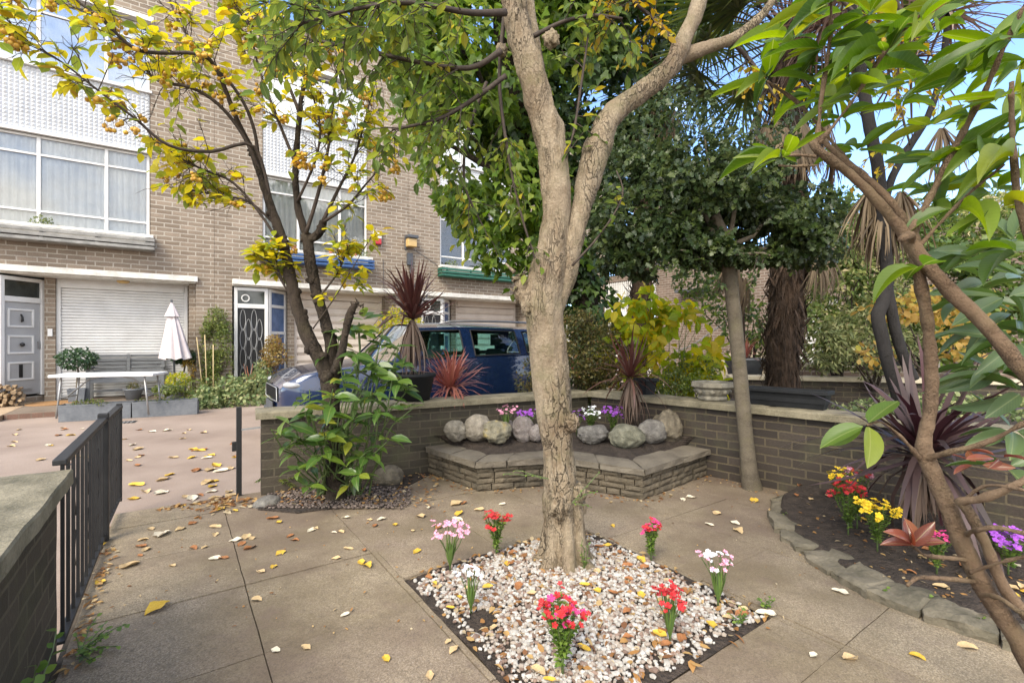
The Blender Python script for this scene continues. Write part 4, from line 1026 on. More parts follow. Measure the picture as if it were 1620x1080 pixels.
def pfn():
    for _ in range(20):
        u, v = rnd.uniform(b[0]+.02, b[1]-.02), rnd.uniform(b[2]+.02, b[3]-.02)
        e = min(u-b[0], b[1]-u, v-b[2], b[3]-v)
        if e < .15 and rnd.random() > (e/.15)**.9*.92: continue
        p = uv2(u, v)
        if N3(p, 4.0) > .45 and e < .25: continue
        if (p-TREE0).length < .10: continue
        return uv2(u, v, bedz(u, v)+rnd.uniform(.002, .012))
mb = pebbles(7800, pfn, (.0065, .0135))
tag(mb.build('gravel', mpebble(), smooth=False), 'white and pinkish pebbles spread over the square bed round the pale tree', 'gravel', kind='stuff')

# ---------------------------------------------------------------- planted border with edging stones
ARC = [V((2.12, 3.62, 0)), V((1.82, 3.40, 0)), V((1.63, 3.10, 0)), V((1.54, 2.85, 0)), V((1.505, 2.57, 0)), V((1.50, 2.33, 0)), V((1.535, 2.13, 0)), V((1.64, 1.96, 0)), V((1.78, 1.80, 0)), V((1.95, 1.62, 0)), V((2.13, 1.42, 0))]
ARC = [p+V((.075, .035, 0)) for p in ARC]
elab = ['dark edging stone touching the brick wall at the far end of the border', 'edging slab beside the red and yellow flowers', 'short edging stone at the outer bend of the border', 'long edging stone beside the yellow flower bunch',
        'greenish edging stone at the middle of the curve', 'square ended edging stone before the magenta flowers', 'thick pale edging stone with a chipped face', 'edging stone with a weed at its foot', 'long pale edging stone crossed by the bare twigs', 'edging stone under the leaning brown stem']
for i in range(10):
    a, c = ARC[i], ARC[i+1]; d = (c-a); L = d.length; d.normalize(); nr = V((-d.y, d.x, 0)); hgt = .036 if i < 5 else .052; wd = .17+.05*rnd.random()
    mb = MB(); n, m = 10, 6; vs = []; fs = []; o = rnd.uniform(0, 20); tz = rnd.uniform(-.006, .006)
    for j in range(m+1):
        for k in range(n+1):
            x = .006+(L-.012)*k/n; y = -wd*.15+wd*j/m; e = k in (0, n) or j in (0, m)
            p = a+d*x+nr*y; p += V((N3(p, 9, o), N3(p, 9, o+4), 0))*(.036 if e else 0); p.z = hgt+tz*(j-3)+.014*N3(p, 8, o)+.005*N3(p, 30, o)-(.009 if e else 0); vs.append(p)
    for j in range(m):
        for k in range(n): q = j*(n+1)+k; fs.append((q, q+1, q+n+2, q+n+1))
    ring = list(range(n+1))+[(q+1)*(n+1)-1 for q in range(1, m+1)]+[m*(n+1)+p for p in range(n-1, -1, -1)]+[q*(n+1) for q in range(m-1, 0, -1)]
    mm = len(ring); prev = ring
    for zf, jj in ((.62, .010), (.3, .012), (-.1, .008)):
        b0 = len(vs)
        for q in ring: w = vs[q].copy(); w.z = hgt*zf; w += V((N3(w, 25, o), N3(w, 25, o+3), 0))*jj; vs.append(w)
        fs += [(prev[(q+1) % mm], prev[q], b0+q, b0+(q+1) % mm) for q in range(mm)]; prev = list(range(b0, b0+mm))
    mb.add(vs, fs); tag(mb.build('edging_stone', M['edging']), elab[i], 'edging stone', 'edging stones of the planted border')
mb = MB(); poly = [p+V((.03, .0, 0)) for p in ARC]+[V((3.0, .9, 0)), V((2.4, 2.6, 0))]
nx = 60; vs = []; fs = []
def bz(x, y): return .035+.035*min(1, max(0, (x-1.55)*1.6))+.012*N3((x, y, 0), 7)+.006*N3((x, y, 3), 24)
rows = 26
for i in range(nx+1):
    t = i/nx; a, _ = path_at([p+V((.05, .02, 0)) for p in ARC], t); c = V((2.14, 3.66, 0)).lerp(V((3.9, 1.5, 0)), t)
    for j in range(rows+1): p = a.lerp(c, j/rows); vs.append(V((p.x, p.y, bz(p.x, p.y)-(.02 if j == 0 else 0))))
for i in range(nx):
    for j in range(rows): q = i*(rows+1)+j; fs.append((q, q+rows+1, q+rows+2, q+1))
mb.add(vs, fs); struct(mb.build('border_soil', M['soil']), 'dark soil of the planted border by the brick wall', 'ground')
# small bed with brown pebbles below the crab apple
mb = MB(); poly = [gp(408, 806), gp(470, 812), gp(560, 800), gp(640, 772), gp(690, 745), V((-.76, 4.18, 0)), A0+V((.03, .03, 0))]
mb.prism([(p.x, p.y) for p in poly], -.02, .008)
struct(mb.build('tree_pit_soil', M['soil']), 'soil of the little bed under the crab apple', 'ground')
def pfn2():
    p = gp(rnd.uniform(418, 650), rnd.uniform(772, 806))
    if p.y > A0.y+(p.x-A0.x)*.55-.03: return None
    if (p-gp(528, 786)).length > .62: return None
    p.z = .014; return p
def mpeb2():
    m, nt, nd, lk = _mat('brown_pebble'); g = nd.new('ShaderNodeNewGeometry')
    _out(nt, _ramp(nt, g.outputs['Random Per Island'], [(0, (.05, .038, .032)), (.5, (.11, .082, .07)), (1, (.20, .16, .135))]), .8); return m
tag(pebbles(1500, pfn2, (.007, .012)).build('gravel', mpeb2(), smooth=True), 'small brown pebbles in the bed under the crab apple', 'gravel', kind='stuff')
mb = MB(); mb.ball(gp(612, 768)+V((0, .05, .05)), 1, 3, .2, (.12, .08, .10), 4, 1.2); tag(mb.build('rock', BM[5], smooth=False), 'rough brown stone block at the foot of the mossy wall', 'rock')
mb = MB(); mb.ball(gp(418, 800)+V((0, .05, .0)), 1, 3, .15, (.10, .10, .05), 14, 1.2); tag(mb.build('rock', BM[4], smooth=False), 'flat grey stone at the gate end of the pebble bed', 'rock')

# ---------------------------------------------------------------- railings, gate and latch post
def railing(label, p0, p1, n, z0, z1, name, scrolls, cat='railing'):
    r = thing(name, label, cat, tuple(p0)); p0, p1 = V(p0), V(p1); d = (p1-p0).normalized()
    up = V((0, 0, 1))
    mb = MB(); mb.bar(p0+up*(z1-.012), p1+up*(z1-.012), .042, .022); mb.build('top_rail', M['black'], r, bevel=.004)
    mb = MB(); mb.bar(p0+up*(z0), p1+up*(z0), .03, .012); mb.build('bottom_rail', M['black'], r, bevel=.002)
    mb = MB()
    for i in range(n):
        q = p0.lerp(p1, (i+.5)/n); mb.bar(q+up*(z0+.006), q+up*(z1-.0245), .0115, up=d)
        if i in scrolls:
            for zc, s in ((z0+(z1-z0)*.66, 1), (z0+(z1-z0)*.38, -1)):
                pts = [q+d*(.028*(1-a/9)*math.cos(a*.85)+.02)+up*(zc-z0+z0+s*(.085-.019*a+.03*(1-a/9)*math.sin(a*.85))) for a in range(9)]
                mb.tube(pts, .006, 5)
    mb.build('baluster_panel', M['black'], r)
    return r
RA = V((-1.672, 1.775, 0)); RB = V((-2.36, 2.775, 0))
r = railing('black iron railing with scrolls fixed to the end of the low mossy wall', RA, RB, 11, .035, .715, 'iron_railing', (2, 5, 8))
mb = MB(); mb.bar(RB+V((0, 0, 0)), RB+V((0, 0, .735)), .05, up=FV); mb.build('post', M['black'], r, bevel=.004)
GB = V((-2.78, 3.40, 0)); 
r = railing('black iron gate leaf swung open beyond the railing post', RB+V((-.045, .06, 0)), GB, 8, .05, .70, 'garden_gate', (2, 5), 'gate')
mb = MB(); mb.bar(GB+V((0, 0, .02)), GB+V((0, 0, .712)), .032, up=FV); mb.build('stile', M['black'], r, bevel=.003)
r = thing('gate_post', 'slim black iron latch post beside the mossy wall end', 'post', tuple(gp(378, 783)))
q = gp(378, 783); mb = MB(); mb.bar(q, q+V((0, 0, .66)), .035, up=FV); mb.build('post', M['black'], r, bevel=.003)
mb = MB(); mb.bar(q+V((-.035, 0, .33)), q+V((-.035, 0, .40)), .03, up=FV); mb.build('latch_keeper', M['black'], r, bevel=.003)
mb = MB(); mb.bar(q+V((.02, 0, .49)), q+V((.14, .05, .50)), .012); mb.build('wall_tie', M['steel'], r)

# ---------------------------------------------------------------- pots on the walls and in the garden
def pot(name, label, c, prof, mat, n=28, sq=None, soil=.03, group=None):
    r = thing(name, label, 'plant pot', tuple(c), group=group); mb = MB(); mb.lathe(prof, c, n, sq); mb.build('body', M[mat], r, smooth=False if sq else True)
    top = prof[-1][1]-soil; rr = prof[-1][0]*.98
    mb = MB(); mb.lathe([(rr*.2, top-.004), (rr, top)], c, n, sq); mb.build('soil', M['soil'], r)
    return r
def potprof(r0, r1, h, lip=.012, t=.008): return [(r0, 0), (r0+(r1-r0)*.85, h*.84), (r1, h*.86), (r1+lip, h*.88), (r1+lip, h), (r1-t, h), (r1-t-.004, h*.85)]
CP1 = at(652, 627, wdep(652, .13)); CP1.z = ZW+.002
pot('plant_pot', 'round dark plastic pot on the coping holding the tall red cordyline', CP1, potprof(.155, .20, .235), 'plastic', 36)
# octagonal cast stone urn
c = at(1127, 630, wdep(1127, .12)); c.z = ZW+.002
r = thing('stone_urn', 'weathered octagonal cast stone urn on the dark brick wall', 'urn', tuple(c))
mb = MB(); mb.lathe([(.10, 0), (.125, .012), (.13, .03), (.115, .045), (.135, .065), (.15, .09), (.15, .11), (.165, .115), (.185, .125), (.185, .165), (.155, .165), (.15, .12)], c, 8)
o = mb.build('body', M['urn'], r, bevel=.006)
mb = MB(); mb.lathe([(.02, .118), (.149, .122)], c, 8); mb.build('soil', M['soil'], r)
for k in range(8):
    a = math.pi/8+k*math.pi/4; mb = MB(); mb.ball(c+V((math.cos(a)*.135, math.sin(a)*.135, .085)), .022, 2, .1); mb.build('carved_boss', M['urn'], r, smooth=True)
def trough(name, label, c, ang, l, w, h, mat, taper=.03, rim=.012, soil=True, group=None, fill=.75):
    r = thing(name, label, 'planter', tuple(c), ang, group=group); mb = MB()
    def ring(x, y, z): return [(-x, -y, z), (x, -y, z), (x, y, z), (-x, y, z)]
    L = [ring(l/2-taper, w/2-taper, 0), ring(l/2-taper*.15, w/2-taper*.15, h-.03), ring(l/2+rim, w/2+rim, h-.029), ring(l/2+rim, w/2+rim, h), ring(l/2-.008, w/2-.008, h), ring(l/2-.014, w/2-.014, h*fill-.01)]
    vs = [p for q in L for p in q]; fs = [(3, 2, 1, 0)]
    for i in range(len(L)-1):
        for k in range(4): fs.append((i*4+k, i*4+(k+1) % 4, (i+1)*4+(k+1) % 4, (i+1)*4+k))
    mb.add(vs, fs); mb.build('body', M[mat], r, bevel=.004)
    mb = MB(); mb.add(ring(l/2-.012, w/2-.012, h*fill), [(0, 1, 2, 3)]); mb.build('soil', M['soil'], r)
    return r
c = at(1246, 640, wdep(1246, .12)); c.z = ZW+.003; dw = math.atan2((D0-C0).y, (D0-C0).x)
trough('window_trough', 'long empty black plastic trough on the dark brick wall', c, dw, .57, .17, .145, 'plastic', fill=.4)
c = at(1022, 630, wdep(1022, .13)); c.z = ZW+.003
trough('square_planter', 'small square black planter at the corner where the walls meet', c, .5, .15, .15, .16, 'plastic', taper=.02, fill=.5)
p0, p1 = gp(93, 668, ZR), gp(315, 655, ZR); d = p1-p0; a = math.atan2(d.y, d.x)
for k, lab in enumerate(('slate grey trough with weeds nearest the folding table leg', 'slate grey trough with flowers at the ground cover end')):
    c = p0+d*(.25+.5*k)+V((-.57, .82, 0))*.15; trough('grey_trough', lab, (c.x, c.y, ZR), a, d.length/2-.012, .28, .26, 'grey_trough', taper=.004, rim=.002, group='slate grey troughs along the patio', fill=.85)
TR_C = (p0, d)
# road drain
g = thing('drain_grate', 'small iron drain grate in the tarmac before the grey troughs', 'drain', tuple(gp(190, 668, ZR)))
mb = MB(); c = gp(190, 668, ZR+.004)
for k in range(7): q = c+V((math.cos(a), math.sin(a), 0))*(k-3)*.05; mb.bar(q-V((-math.sin(a), math.cos(a), 0))*.1, q+V((-math.sin(a), math.cos(a), 0))*.1, .022, .012)
mb.build('bars', M['steel'], g)
mb = MB(); ca = V((math.cos(a), math.sin(a), 0)); cb = V((-math.sin(a), math.cos(a), 0)); q = [c-ca*.2-cb*.12, c+ca*.2-cb*.12, c+ca*.2+cb*.12, c-ca*.2+cb*.12]; mb.add([(w.x, w.y, ZR+.003) for w in q], [(0, 1, 2, 3)]); mb.build('sump', M['dark'], g)

# ---------------------------------------------------------------- patio furniture
def bench():
    c = fpx(200, -.02, ZF); r = thing('garden_bench', 'grey slatted timber garden bench in front of the white shutter', 'bench', tuple(c), TH)
    w = 1.24; m = M['grey_wood']
    mb = MB()
    for k in range(6): mb.box(-w/2+.06, -.035, .50+k*.006, .525+k*.006, .44+k*.078, .50+k*.078); mb.box(.035, w/2-.06, .50+k*.006, .525+k*.006, .44+k*.078, .50+k*.078)
    mb.build('backrest', m, r, bevel=.004)
    mb = MB()
    for k in range(6): mb.box(-w/2+.062, w/2-.062, .03+k*.078, .095+k*.078, .405, .43)
    mb.build('seat', m, r, bevel=.004)
    mb = MB(); mb.box(-w/2+.06, w/2-.06, .0, .028, .34, .43); mb.box(-w/2+.06, w/2-.06, .24, .265, .14, .19); mb.build('rail', m, r, bevel=.004)
    for x in (-w/2, -.03, w/2-.06):
        if x == -.03:
            l = MB(); l.box(x, x+.06, .495, .535, .40, .90); l.build('back_post', m, r, bevel=.004); continue
        l = MB(); l.box(x, x+.06, -.01, .05, 0, .62); l.build('leg', m, r, bevel=.004)
        l = MB(); l.box(x, x+.06, .49, .545, 0, .91); l.build('leg', m, r, bevel=.004)
        l = MB(); l.box(x-.01, x+.07, -.04, .489, .622, .65); l.build('armrest', m, r, bevel=.004)
bench()
def ftable():
    a = at(75, 596, 7.35); b = at(242, 595, 7.75); ang = math.atan2(b.y-a.y, b.x-a.x); L = (b-a).length
    c = (a+b)/2; r = thing('folding_table', 'white plastic folding table with grey steel legs on the forecourt', 'table', (c.x, c.y, ZF), ang)
    mb = MB(); mb.box(-L/2, L/2, 0, .62, .60, .645); mb.build('table_top', M['table'], r, bevel=.012, seg=3)
    for s in (-1, 1):
        x = s*(L/2-.14)
        for y in (.06, .56): l = MB(); l.tube([(x, y, .60), (x+s*.06, y, -.03)], .014, 8); l.build('leg', M['steel'], r, smooth=True)
        l = MB(); l.tube([(x+s*.03, .075, .28), (x+s*.03, .545, .28)], .010, 6); l.build('cross_bar', M['steel'], r, smooth=True)
        l = MB(); l.tube([(x+s*.03, .3, .29), (s*.30, .3, .55), (s*.1, .3, .595)], .012, 6); l.build('brace', M['steel'], r, smooth=True)
ftable()
def parasol():
    c = fpx(276, -.25, ZF); r = thing('parasol', 'closed pale mauve parasol tied down beside the grey bench', 'parasol', tuple(c), 0)
    z0, z1 = .80, 1.86; mb = MB(); n = 48; vs = []; fs = []; m = 12; tilt = V((.0, .0, 0))
    top = c+V((-.06, 0, 1.98))
    for j in range(m+1):
        t = j/m; z = 1.96-(1.96-z0)*t; r0 = .012+.23*t**.85
        for k in range(n):
            an = 2*math.pi*k/n; rr = r0*(1+.22*t**.5*math.cos(an*8)+.05*N3((math.cos(an)*2, math.sin(an)*2, t*2)))
            vs.append(c+V((-.06+.06*t+math.cos(an)*rr+.05*t*(1 if math.cos(an) > 0 else 0), math.sin(an)*rr*.8, z+.02*math.cos(an*8)*t)))
    for j in range(m):
        for k in range(n): fs.append((j*n+k, j*n+(k+1) % n, (j+1)*n+(k+1) % n, (j+1)*n+k))
    mb.add(vs, fs); mb.build('canopy', M['fabric'], r, smooth=True)
    mb = MB(); vs = []; fs = []
    for j in range(4):
        t = j/3; z = 1.975-.30*t; r0 = .014+.125*t
        for k in range(n): an = 2*math.pi*k/n; rr = r0*(1+.10*t*math.cos(an*8)); vs.append(c+V((-.06+.015*t+math.cos(an)*rr, math.sin(an)*rr*.85, z)))
    for j in range(3):
        for k in range(n): fs.append((j*n+k, j*n+(k+1) % n, (j+1)*n+(k+1) % n, (j+1)*n+k))
    mb.add(vs, fs); mb.build('cap', M['fabric'], r, smooth=True)
    mb = MB(); mb.tube([c+V((.02, 0, 0)), c+V((-.06, 0, 2.0))], .019, 10); mb.ball(c+V((-.06, 0, 2.01)), .022, 2); mb.build('pole', M['greyplastic'], r, smooth=True)
    mb = MB(); mb.lathe([(.20, 0), (.20, .03), (.06, .06), (.03, .12), (.03, .16)], c+V((.02, 0, 0)), 20); mb.build('base', M['greyplastic'], r)
parasol()
def standard_bay(label, c, h, rcrown, potname, group):
    r = thing('bay_tree', label, 'small tree', tuple(c), group=group); c = V(c)
    mb = MB(); mb.tube(wob(c+V((0, 0, .15)), c+V((.01, 0, h)), 5, .03), [.02, .018, .017, .017, .016, .014], 8); mb.build('trunk', M['bark_holly'], r, smooth=True)
    lc = cloud([((c.x, c.y, h+rcrown*.45), (rcrown, rcrown, rcrown*.62), 1)], 900, (.05, .09), .42, 0, shell=.5)
    lc.build('crown', 'lance', M['l_bay'], r)
standard_bay('clipped bay standard at the left end of the grey bench', fpx(122, -.12, ZF), .68, .30, '', 'bay standards by the shutter')
c = fpx(122, -.12, ZF); trough('square_planter', 'square slate pot under the bay standard by the grey door', c, TH, .26, .26, .26, 'grey_trough', taper=.02, rim=.002)
c = fpx(291, .12, ZF); standard_bay('clipped bay standard hidden behind the closed parasol', c, .72, .24, '', 'bay standards by the shutter')
trough('square_planter', 'square white pot behind the closed parasol', c, TH, .24, .24, .5, 'white', taper=.02, rim=.002)
c = fpx(211, -.22, ZF); pot('plant_pot', 'round grey pot with a shrivelled plant under the bench front', c, potprof(.115, .155, .22), 'grey_trough')
lc = cloud([((c.x, c.y, .25), (.10, .10, .06), 1)], 120, (.03, .06), .5); tag(lc.build('withered_plant', 'small', M['l_coto']), 'dark shrivelled plant in the round grey pot', 'plant')
c = fpx(282, -.55, ZF); pot('plant_pot', 'grey pot with yellow green foliage beside the parasol base', c, potprof(.12, .15, .28), 'grey_trough')
lc = cloud([((c.x, c.y, .38), (.22, .2, .13), 1)], 600, (.03, .06), .6); tag(lc.build('feathery_plant', 'small', M['l_hydr']), 'feathery yellow green plant in the grey pot near the parasol', 'plant')
# firewood heap
r = thing('log_pile', 'neat pile of split firewood against the white door panel', 'firewood', tuple(fpx(6, -.25, ZF)))
mb = MB(); c0 = fpx(4, -.15, ZF)
for row in range(7):
    for k in range(9-row//3):
        p = c0-FU*.47+FU*(k*.085+rnd.uniform(-.025, .025)+.02*row)+FV*rnd.uniform(-.07, .03)+V((0, 0, .035+row*.052+rnd.uniform(-.01, .01))); rr = rnd.uniform(.024, .042); dd = (FV+rv(.22)).normalized()*rnd.uniform(.10, .18)
        mb.tube([p-dd, p, p+dd], [rr*rnd.uniform(.8, 1.1), rr, rr*rnd.uniform(.7, 1.1)], rnd.choice((3, 4, 5, 6)), True, lambda q, r: .008*N3(q, 40))
mb.build('split_logs', M['wood_logs'], r)
c = fpx(84, -.15, ZF); mb = MB(); mb.lathe([(.38, 0), (.38, .014), (.01, .016)], (c.x, c.y, ZF+.001), 28); o = mb.build('door_mat', M['coir']); tag(o, 'half round coir mat in front of the grey door', 'mat')

# ---------------------------------------------------------------- the blue car
def car():
    CO = V((-2.51, 5.30, ZR)); r = thing('car', 'dark blue compact off-road car parked behind the garden wall', 'car', tuple(CO), R(34.0)); Wd = 1.76; ym = Wd/2
    blue = M['carblue']
    # x, half width at sill, half width at belt, belt z, bottom z
    ST = [(0.0, .58, .60, .70, .30), (.06, .70, .70, .78, .24), (.22, .80, .785, .865, .22), (.55, .86, .83, .925, .22), (.95, .875, .85, .965, .22), (1.28, .88, .86, 1.0, .22), (1.7, .88, .865, 1.015, .22), (2.35, .88, .865, 1.03, .22), (3.1, .88, .86, 1.05, .22), (3.7, .87, .85, 1.07, .22), (4.15, .83, .80, 1.06, .26), (4.32, .74, .72, .98, .32)]
    mb = MB(); vs = []; fs = []
    def row(x, ws, wb, zb, z0):
        h = zb-z0; side = [(ws*.93, z0), (ws*.99, z0+h*.14), (ws*1.0, z0+h*.42), (ws*.995, z0+h*.66), (wb*1.005, z0+h*.86), (wb*.985, zb-.015), (wb*.95, zb)]
        return [(x, ym-a, z) for a, z in side]+[(x, ym+a, z) for a, z in reversed(side)]
    for s in ST: vs += row(*s)
    n = 14
    for i in range(len(ST)-1):
        for k in range(n-1): fs.append((i*n+k, (i+1)*n+k, (i+1)*n+k+1, i*n+k+1))
        if i >= 5 and i < 10: pass
    fs += [tuple(range(n)), tuple(range((len(ST)-1)*n+n-1, (len(ST)-1)*n-1, -1))]
    # bonnet surface, slightly crowned
    for i in range(0, 5):
        a = i*n+6; b2 = i*n+7; c2 = (i+1)*n+7; d2 = (i+1)*n+6; fs_extra = None
        k = len(vs); za = ST[i][3]+.035+.02*(i > 0); zb = ST[i+1][3]+.055
        vs += [(ST[i][0]+.0, ym, za), (ST[i+1][0], ym, zb)]
        fs += [(a, d2, k+1, k), (k, k+1, c2, b2)]
    k = len(vs); i = len(ST)-2; fs += [(i*n+6, (i+1)*n+6, (i+1)*n+7, i*n+7)]
    mb.add(vs, fs); body = mb.build('body', blue, r, smooth=True); body.modifiers.new('es', 'EDGE_SPLIT').split_angle = R(40)
    # greenhouse: belt line and roof line
    belt = lambda x: 1.0+.07*(x-1.28)/2.4 if x < 3.7 else 1.07
    def bw(x): return .85 if x < 3.2 else .85-.05*(x-3.2)
    def sidep(x, t, yy=0):                         # x at belt, t up to the roof rail
        z0 = belt(x)-.005; zt = 1.455-.02*abs(x-2.4)
        lean = .44*(1-min(1, max(0, (x-1.2)/1.05)))*t-.10*max(0, (x-3.5))/.6*t
        w = bw(x)-.16*t-.03*t*t
        return x+lean, w, z0+(zt-z0)*t
    def strip(mb, x0, x1, t0, t1, s, n=6, m=4, off=0):
        vs = []; fs = []
        for j in range(m+1):
            for i in range(n+1):
                x, w, z = sidep(x0+(x1-x0)*i/n, t0+(t1-t0)*j/m); vs.append((x, ym-s*(w+off), z))
        for j in range(m):
            for i in range(n): q = j*(n+1)+i; fs.append((q, q+1, q+n+2, q+n+1) if s > 0 else (q, q+n+1, q+n+2, q+1))
        mb.add(vs, fs)
    for s in (1, -1):
        mb = MB()
        for x0, x1 in ((1.22, 1.34), (2.27, 2.44), (3.20, 3.34), (3.80, 4.06)): strip(mb, x0, x1, 0, 1, s, 3)
        for x0, x1 in ((1.34, 2.27), (2.44, 3.20), (3.34, 3.80)): strip(mb, x0, x1, .90, 1, s); strip(mb, x0, x1, 0, .05, s)
        mb.build('pillar_frame', blue, r, smooth=True)
        for x0, x1 in ((1.34, 2.27), (2.44, 3.20), (3.34, 3.80)):
            mb = MB(); strip(mb, x0, x1, .05, .90, s, 6, 4, -.006); w = mb.build('side_window', M['carglass'], r, smooth=True)
            mb = MB()
            pts = [sidep(x0+(x1-x0)*i/6, .05) for i in range(7)]+[sidep(x1, t) for t in (.3, .6, .9)]+[sidep(x1+(x0-x1)*i/6, .9) for i in range(1, 7)]+[sidep(x0, t) for t in (.6, .3, .05)]
            mb.tube([(x, ym-s*(w_+.002), z) for x, w_, z in pts], .011, 5, False); mb.build('window_seal', M['rubber'], w)
        # mirror
        mb = MB(); x, w, z = sidep(1.52, .1); mb.ball((x-.02, ym-s*(w+.13), z+.03), 1, 3, .05, (.07, .10, .075), 2); mb.tube([(x, ym-s*(w-.01), z), (x-.02, ym-s*(w+.1), z+.01)], .02, 6); mb.build('door_mirror', blue, r, smooth=True)
        # roof rail
        mb = MB(); pts = []
        for i in range(13):
            x0 = 1.75+2.1*i/12; x, w, z = sidep(min(max(x0, 1.3), 4.0), 1); pts.append((x0+.25*(1-i/12), ym-s*(w-.04), 1.50+.045*math.sin(math.pi*min(1, max(0, i/12*1.0)))**.4))
        mb.tube(pts, .016, 7); mb.build('roof_rail', M['steel'], r, smooth=True)
        # headlight, door handle
        mb = MB(); mb.ball((.17, ym-s*.62, .745), 1, 3, .03, (.155, .15, .058), 5); mb.build('headlight', M['headlight'], r, smooth=True)
        mb = MB(); mb.tube([(.045, ym-s*.60, .43), (.09, ym-s*.62, .43)], .055, 14); mb.build('fog_lamp', M['headlight'], r, smooth=True)
        mb = MB(); mb.bar((2.12, ym-s*.885, .90), (2.27, ym-s*.885, .905), .02, .03); mb.build('door_handle', blue, r, bevel=.006)
        mb = MB(); mb.bar((.42, ym-s*.878, .36), (4.0, ym-s*.885, .36), .03, .11); mb.build('side_cladding', M['greyplastic'], r, bevel=.01)
        mb = MB(); mb.box(4.22, 4.32, ym-s*.70-.07, ym-s*.70+.07, .72, .98); mb.build('tail_light', M['red'], r, bevel=.02)
        for wx in (.84, 3.46):
            mb = MB(); pr = [(.19, -.10), (.30, -.105), (.335, -.07), (.335, .07), (.30, .105), (.19, .10)]
            vs = []; fs = []; nn = 32
            for a, zz in pr:
                for k in range(nn): an = 2*math.pi*k/nn; vs.append((wx+math.cos(an)*a, ym-s*.80+zz, .335+math.sin(an)*a))
            for i in range(len(pr)-1):
                for k in range(nn): fs.append((i*nn+k, i*nn+(k+1) % nn, (i+1)*nn+(k+1) % nn, (i+1)*nn+k))
            mb.add(vs, fs); wobj = mb.build('wheel', M['rubber'], r, smooth=True)
            mb = MB()
            for k in range(7): an = 2*math.pi*k/7; mb.bar((wx, ym-s*.87, .335), (wx+math.cos(an)*.2, ym-s*.87, .335+math.sin(an)*.2), .05, .03, up=V((0, 1, 0)))
            pts = [(wx+math.cos(q)*.2, ym-s*.87, .335+math.sin(q)*.2) for q in [2*math.pi*i/24 for i in range(25)]]; mb.tube(pts, .018, 6, False); mb.build('rim', M['steel'], wobj)
    # roof skin
    mb = MB(); vs = []; fs = []; nx, ny = 14, 10
    for i in range(nx+1):
        xb = 1.24+(4.05-1.24)*i/nx; x, w, z = sidep(xb, 1)
        for j in range(ny+1): t = -1+2*j/ny; vs.append((x, ym+t*w, z+.055*(1-t*t)+.012*(1-abs(t))-.0))
    for i in range(nx):
        for j in range(ny): q = i*(ny+1)+j; fs.append((q, q+ny+1, q+ny+2, q+1))
    mb.add(vs, fs); mb.build('roof', blue, r, smooth=True)
    def screen(xb, tl, nm):
        mb = MB(); vs = []; fs = []; m = 6; n2 = 8
        for j in range(m+1):
            x, w, z = sidep(xb, tl[0]+(tl[1]-tl[0])*j/m)
            for i in range(n2+1): t = -1+2*i/n2; vs.append((x-.10*(1-t*t)*(1 if xb < 2 else -1)*(1-j/m*.6), ym+t*w*.97, z+.05*(1-t*t)*j/m))
        for j in range(m):
            for i in range(n2): q = j*(n2+1)+i; fs.append((q, q+1, q+n2+2, q+n2+1))
        mb.add(vs, fs); mb.build(nm, M['carglass'], r, smooth=True)
    screen(1.24, (.0, .98), 'windscreen'); screen(4.04, (.0, .95), 'rear_window')
    # cabin
    mb = MB(); mb.box(1.1, 4.0, ym-.8, ym+.8, .3, .55); mb.box(1.15, 1.5, ym-.78, ym+.78, .56, .98); mb.box(3.3, 3.6, ym-.7, ym+.7, .56, 1.05)
    mb.build('cabin_floor', M['carseat'], r)
    for xs, ys in ((2.0, .38), (2.0, -.38), (3.0, .40), (3.0, -.40)):
        mb = MB(); mb.box(xs-.02, xs+.13, ym+ys-.22, ym+ys+.22, .556, 1.14); mb.box(xs-.42, xs-.021, ym+ys-.22, ym+ys+.22, .556, .72); st = mb.build('seat', M['carseat'], r, bevel=.05, seg=3)
        mb = MB(); mb.box(xs+.03, xs+.12, ym+ys-.13, ym+ys+.13, 1.19, 1.36); mb.tube([(xs+.07, ym+ys-.06, 1.1), (xs+.07, ym+ys-.06, 1.2)], .008, 5); mb.tube([(xs+.07, ym+ys+.06, 1.1), (xs+.07, ym+ys+.06, 1.2)], .008, 5); mb.build('headrest', M['carseat'], st, bevel=.035, seg=3)
    mb = MB(); pts = [(1.55, ym-.38+.17*math.cos(q), .95+.17*math.sin(q)) for q in [2*math.pi*i/20 for i in range(21)]]; mb.tube(pts, .014, 6, False); mb.build('steering_wheel', M['rubber'], r)
    # grille, number plate, lower bumper
    mb = MB()
    for k in range(15): y = ym-.42+k*.06; mb.box(-.022, .03, y-.008, y+.008, .555, .69)
    mb.box(-.005, .05, ym-.46, ym+.46, .545, .70); gr = mb.build('radiator_grille', M['black'], r)
    mb = MB(); mb.tube([(-.02, ym-.47, .545), (-.02, ym-.44, .705), (-.035, ym, .715), (-.02, ym+.44, .705), (-.02, ym+.47, .545), (-.03, ym, .54), (-.02, ym-.47, .545)], .006, 6, False); mb.build('chrome_surround', M['steel'], gr, smooth=True)
    mb = MB(); mb.box(-.03, .06, ym-.62, ym+.62, .30, .40); mb.build('bumper_insert', M['greyplastic'], r, bevel=.02)
    mb = MB(); mb.box(-.045, -.03, ym-.26, ym+.26, .41, .52); mb.build('number_plate', M['greyplastic'], r, bevel=.003)
car()
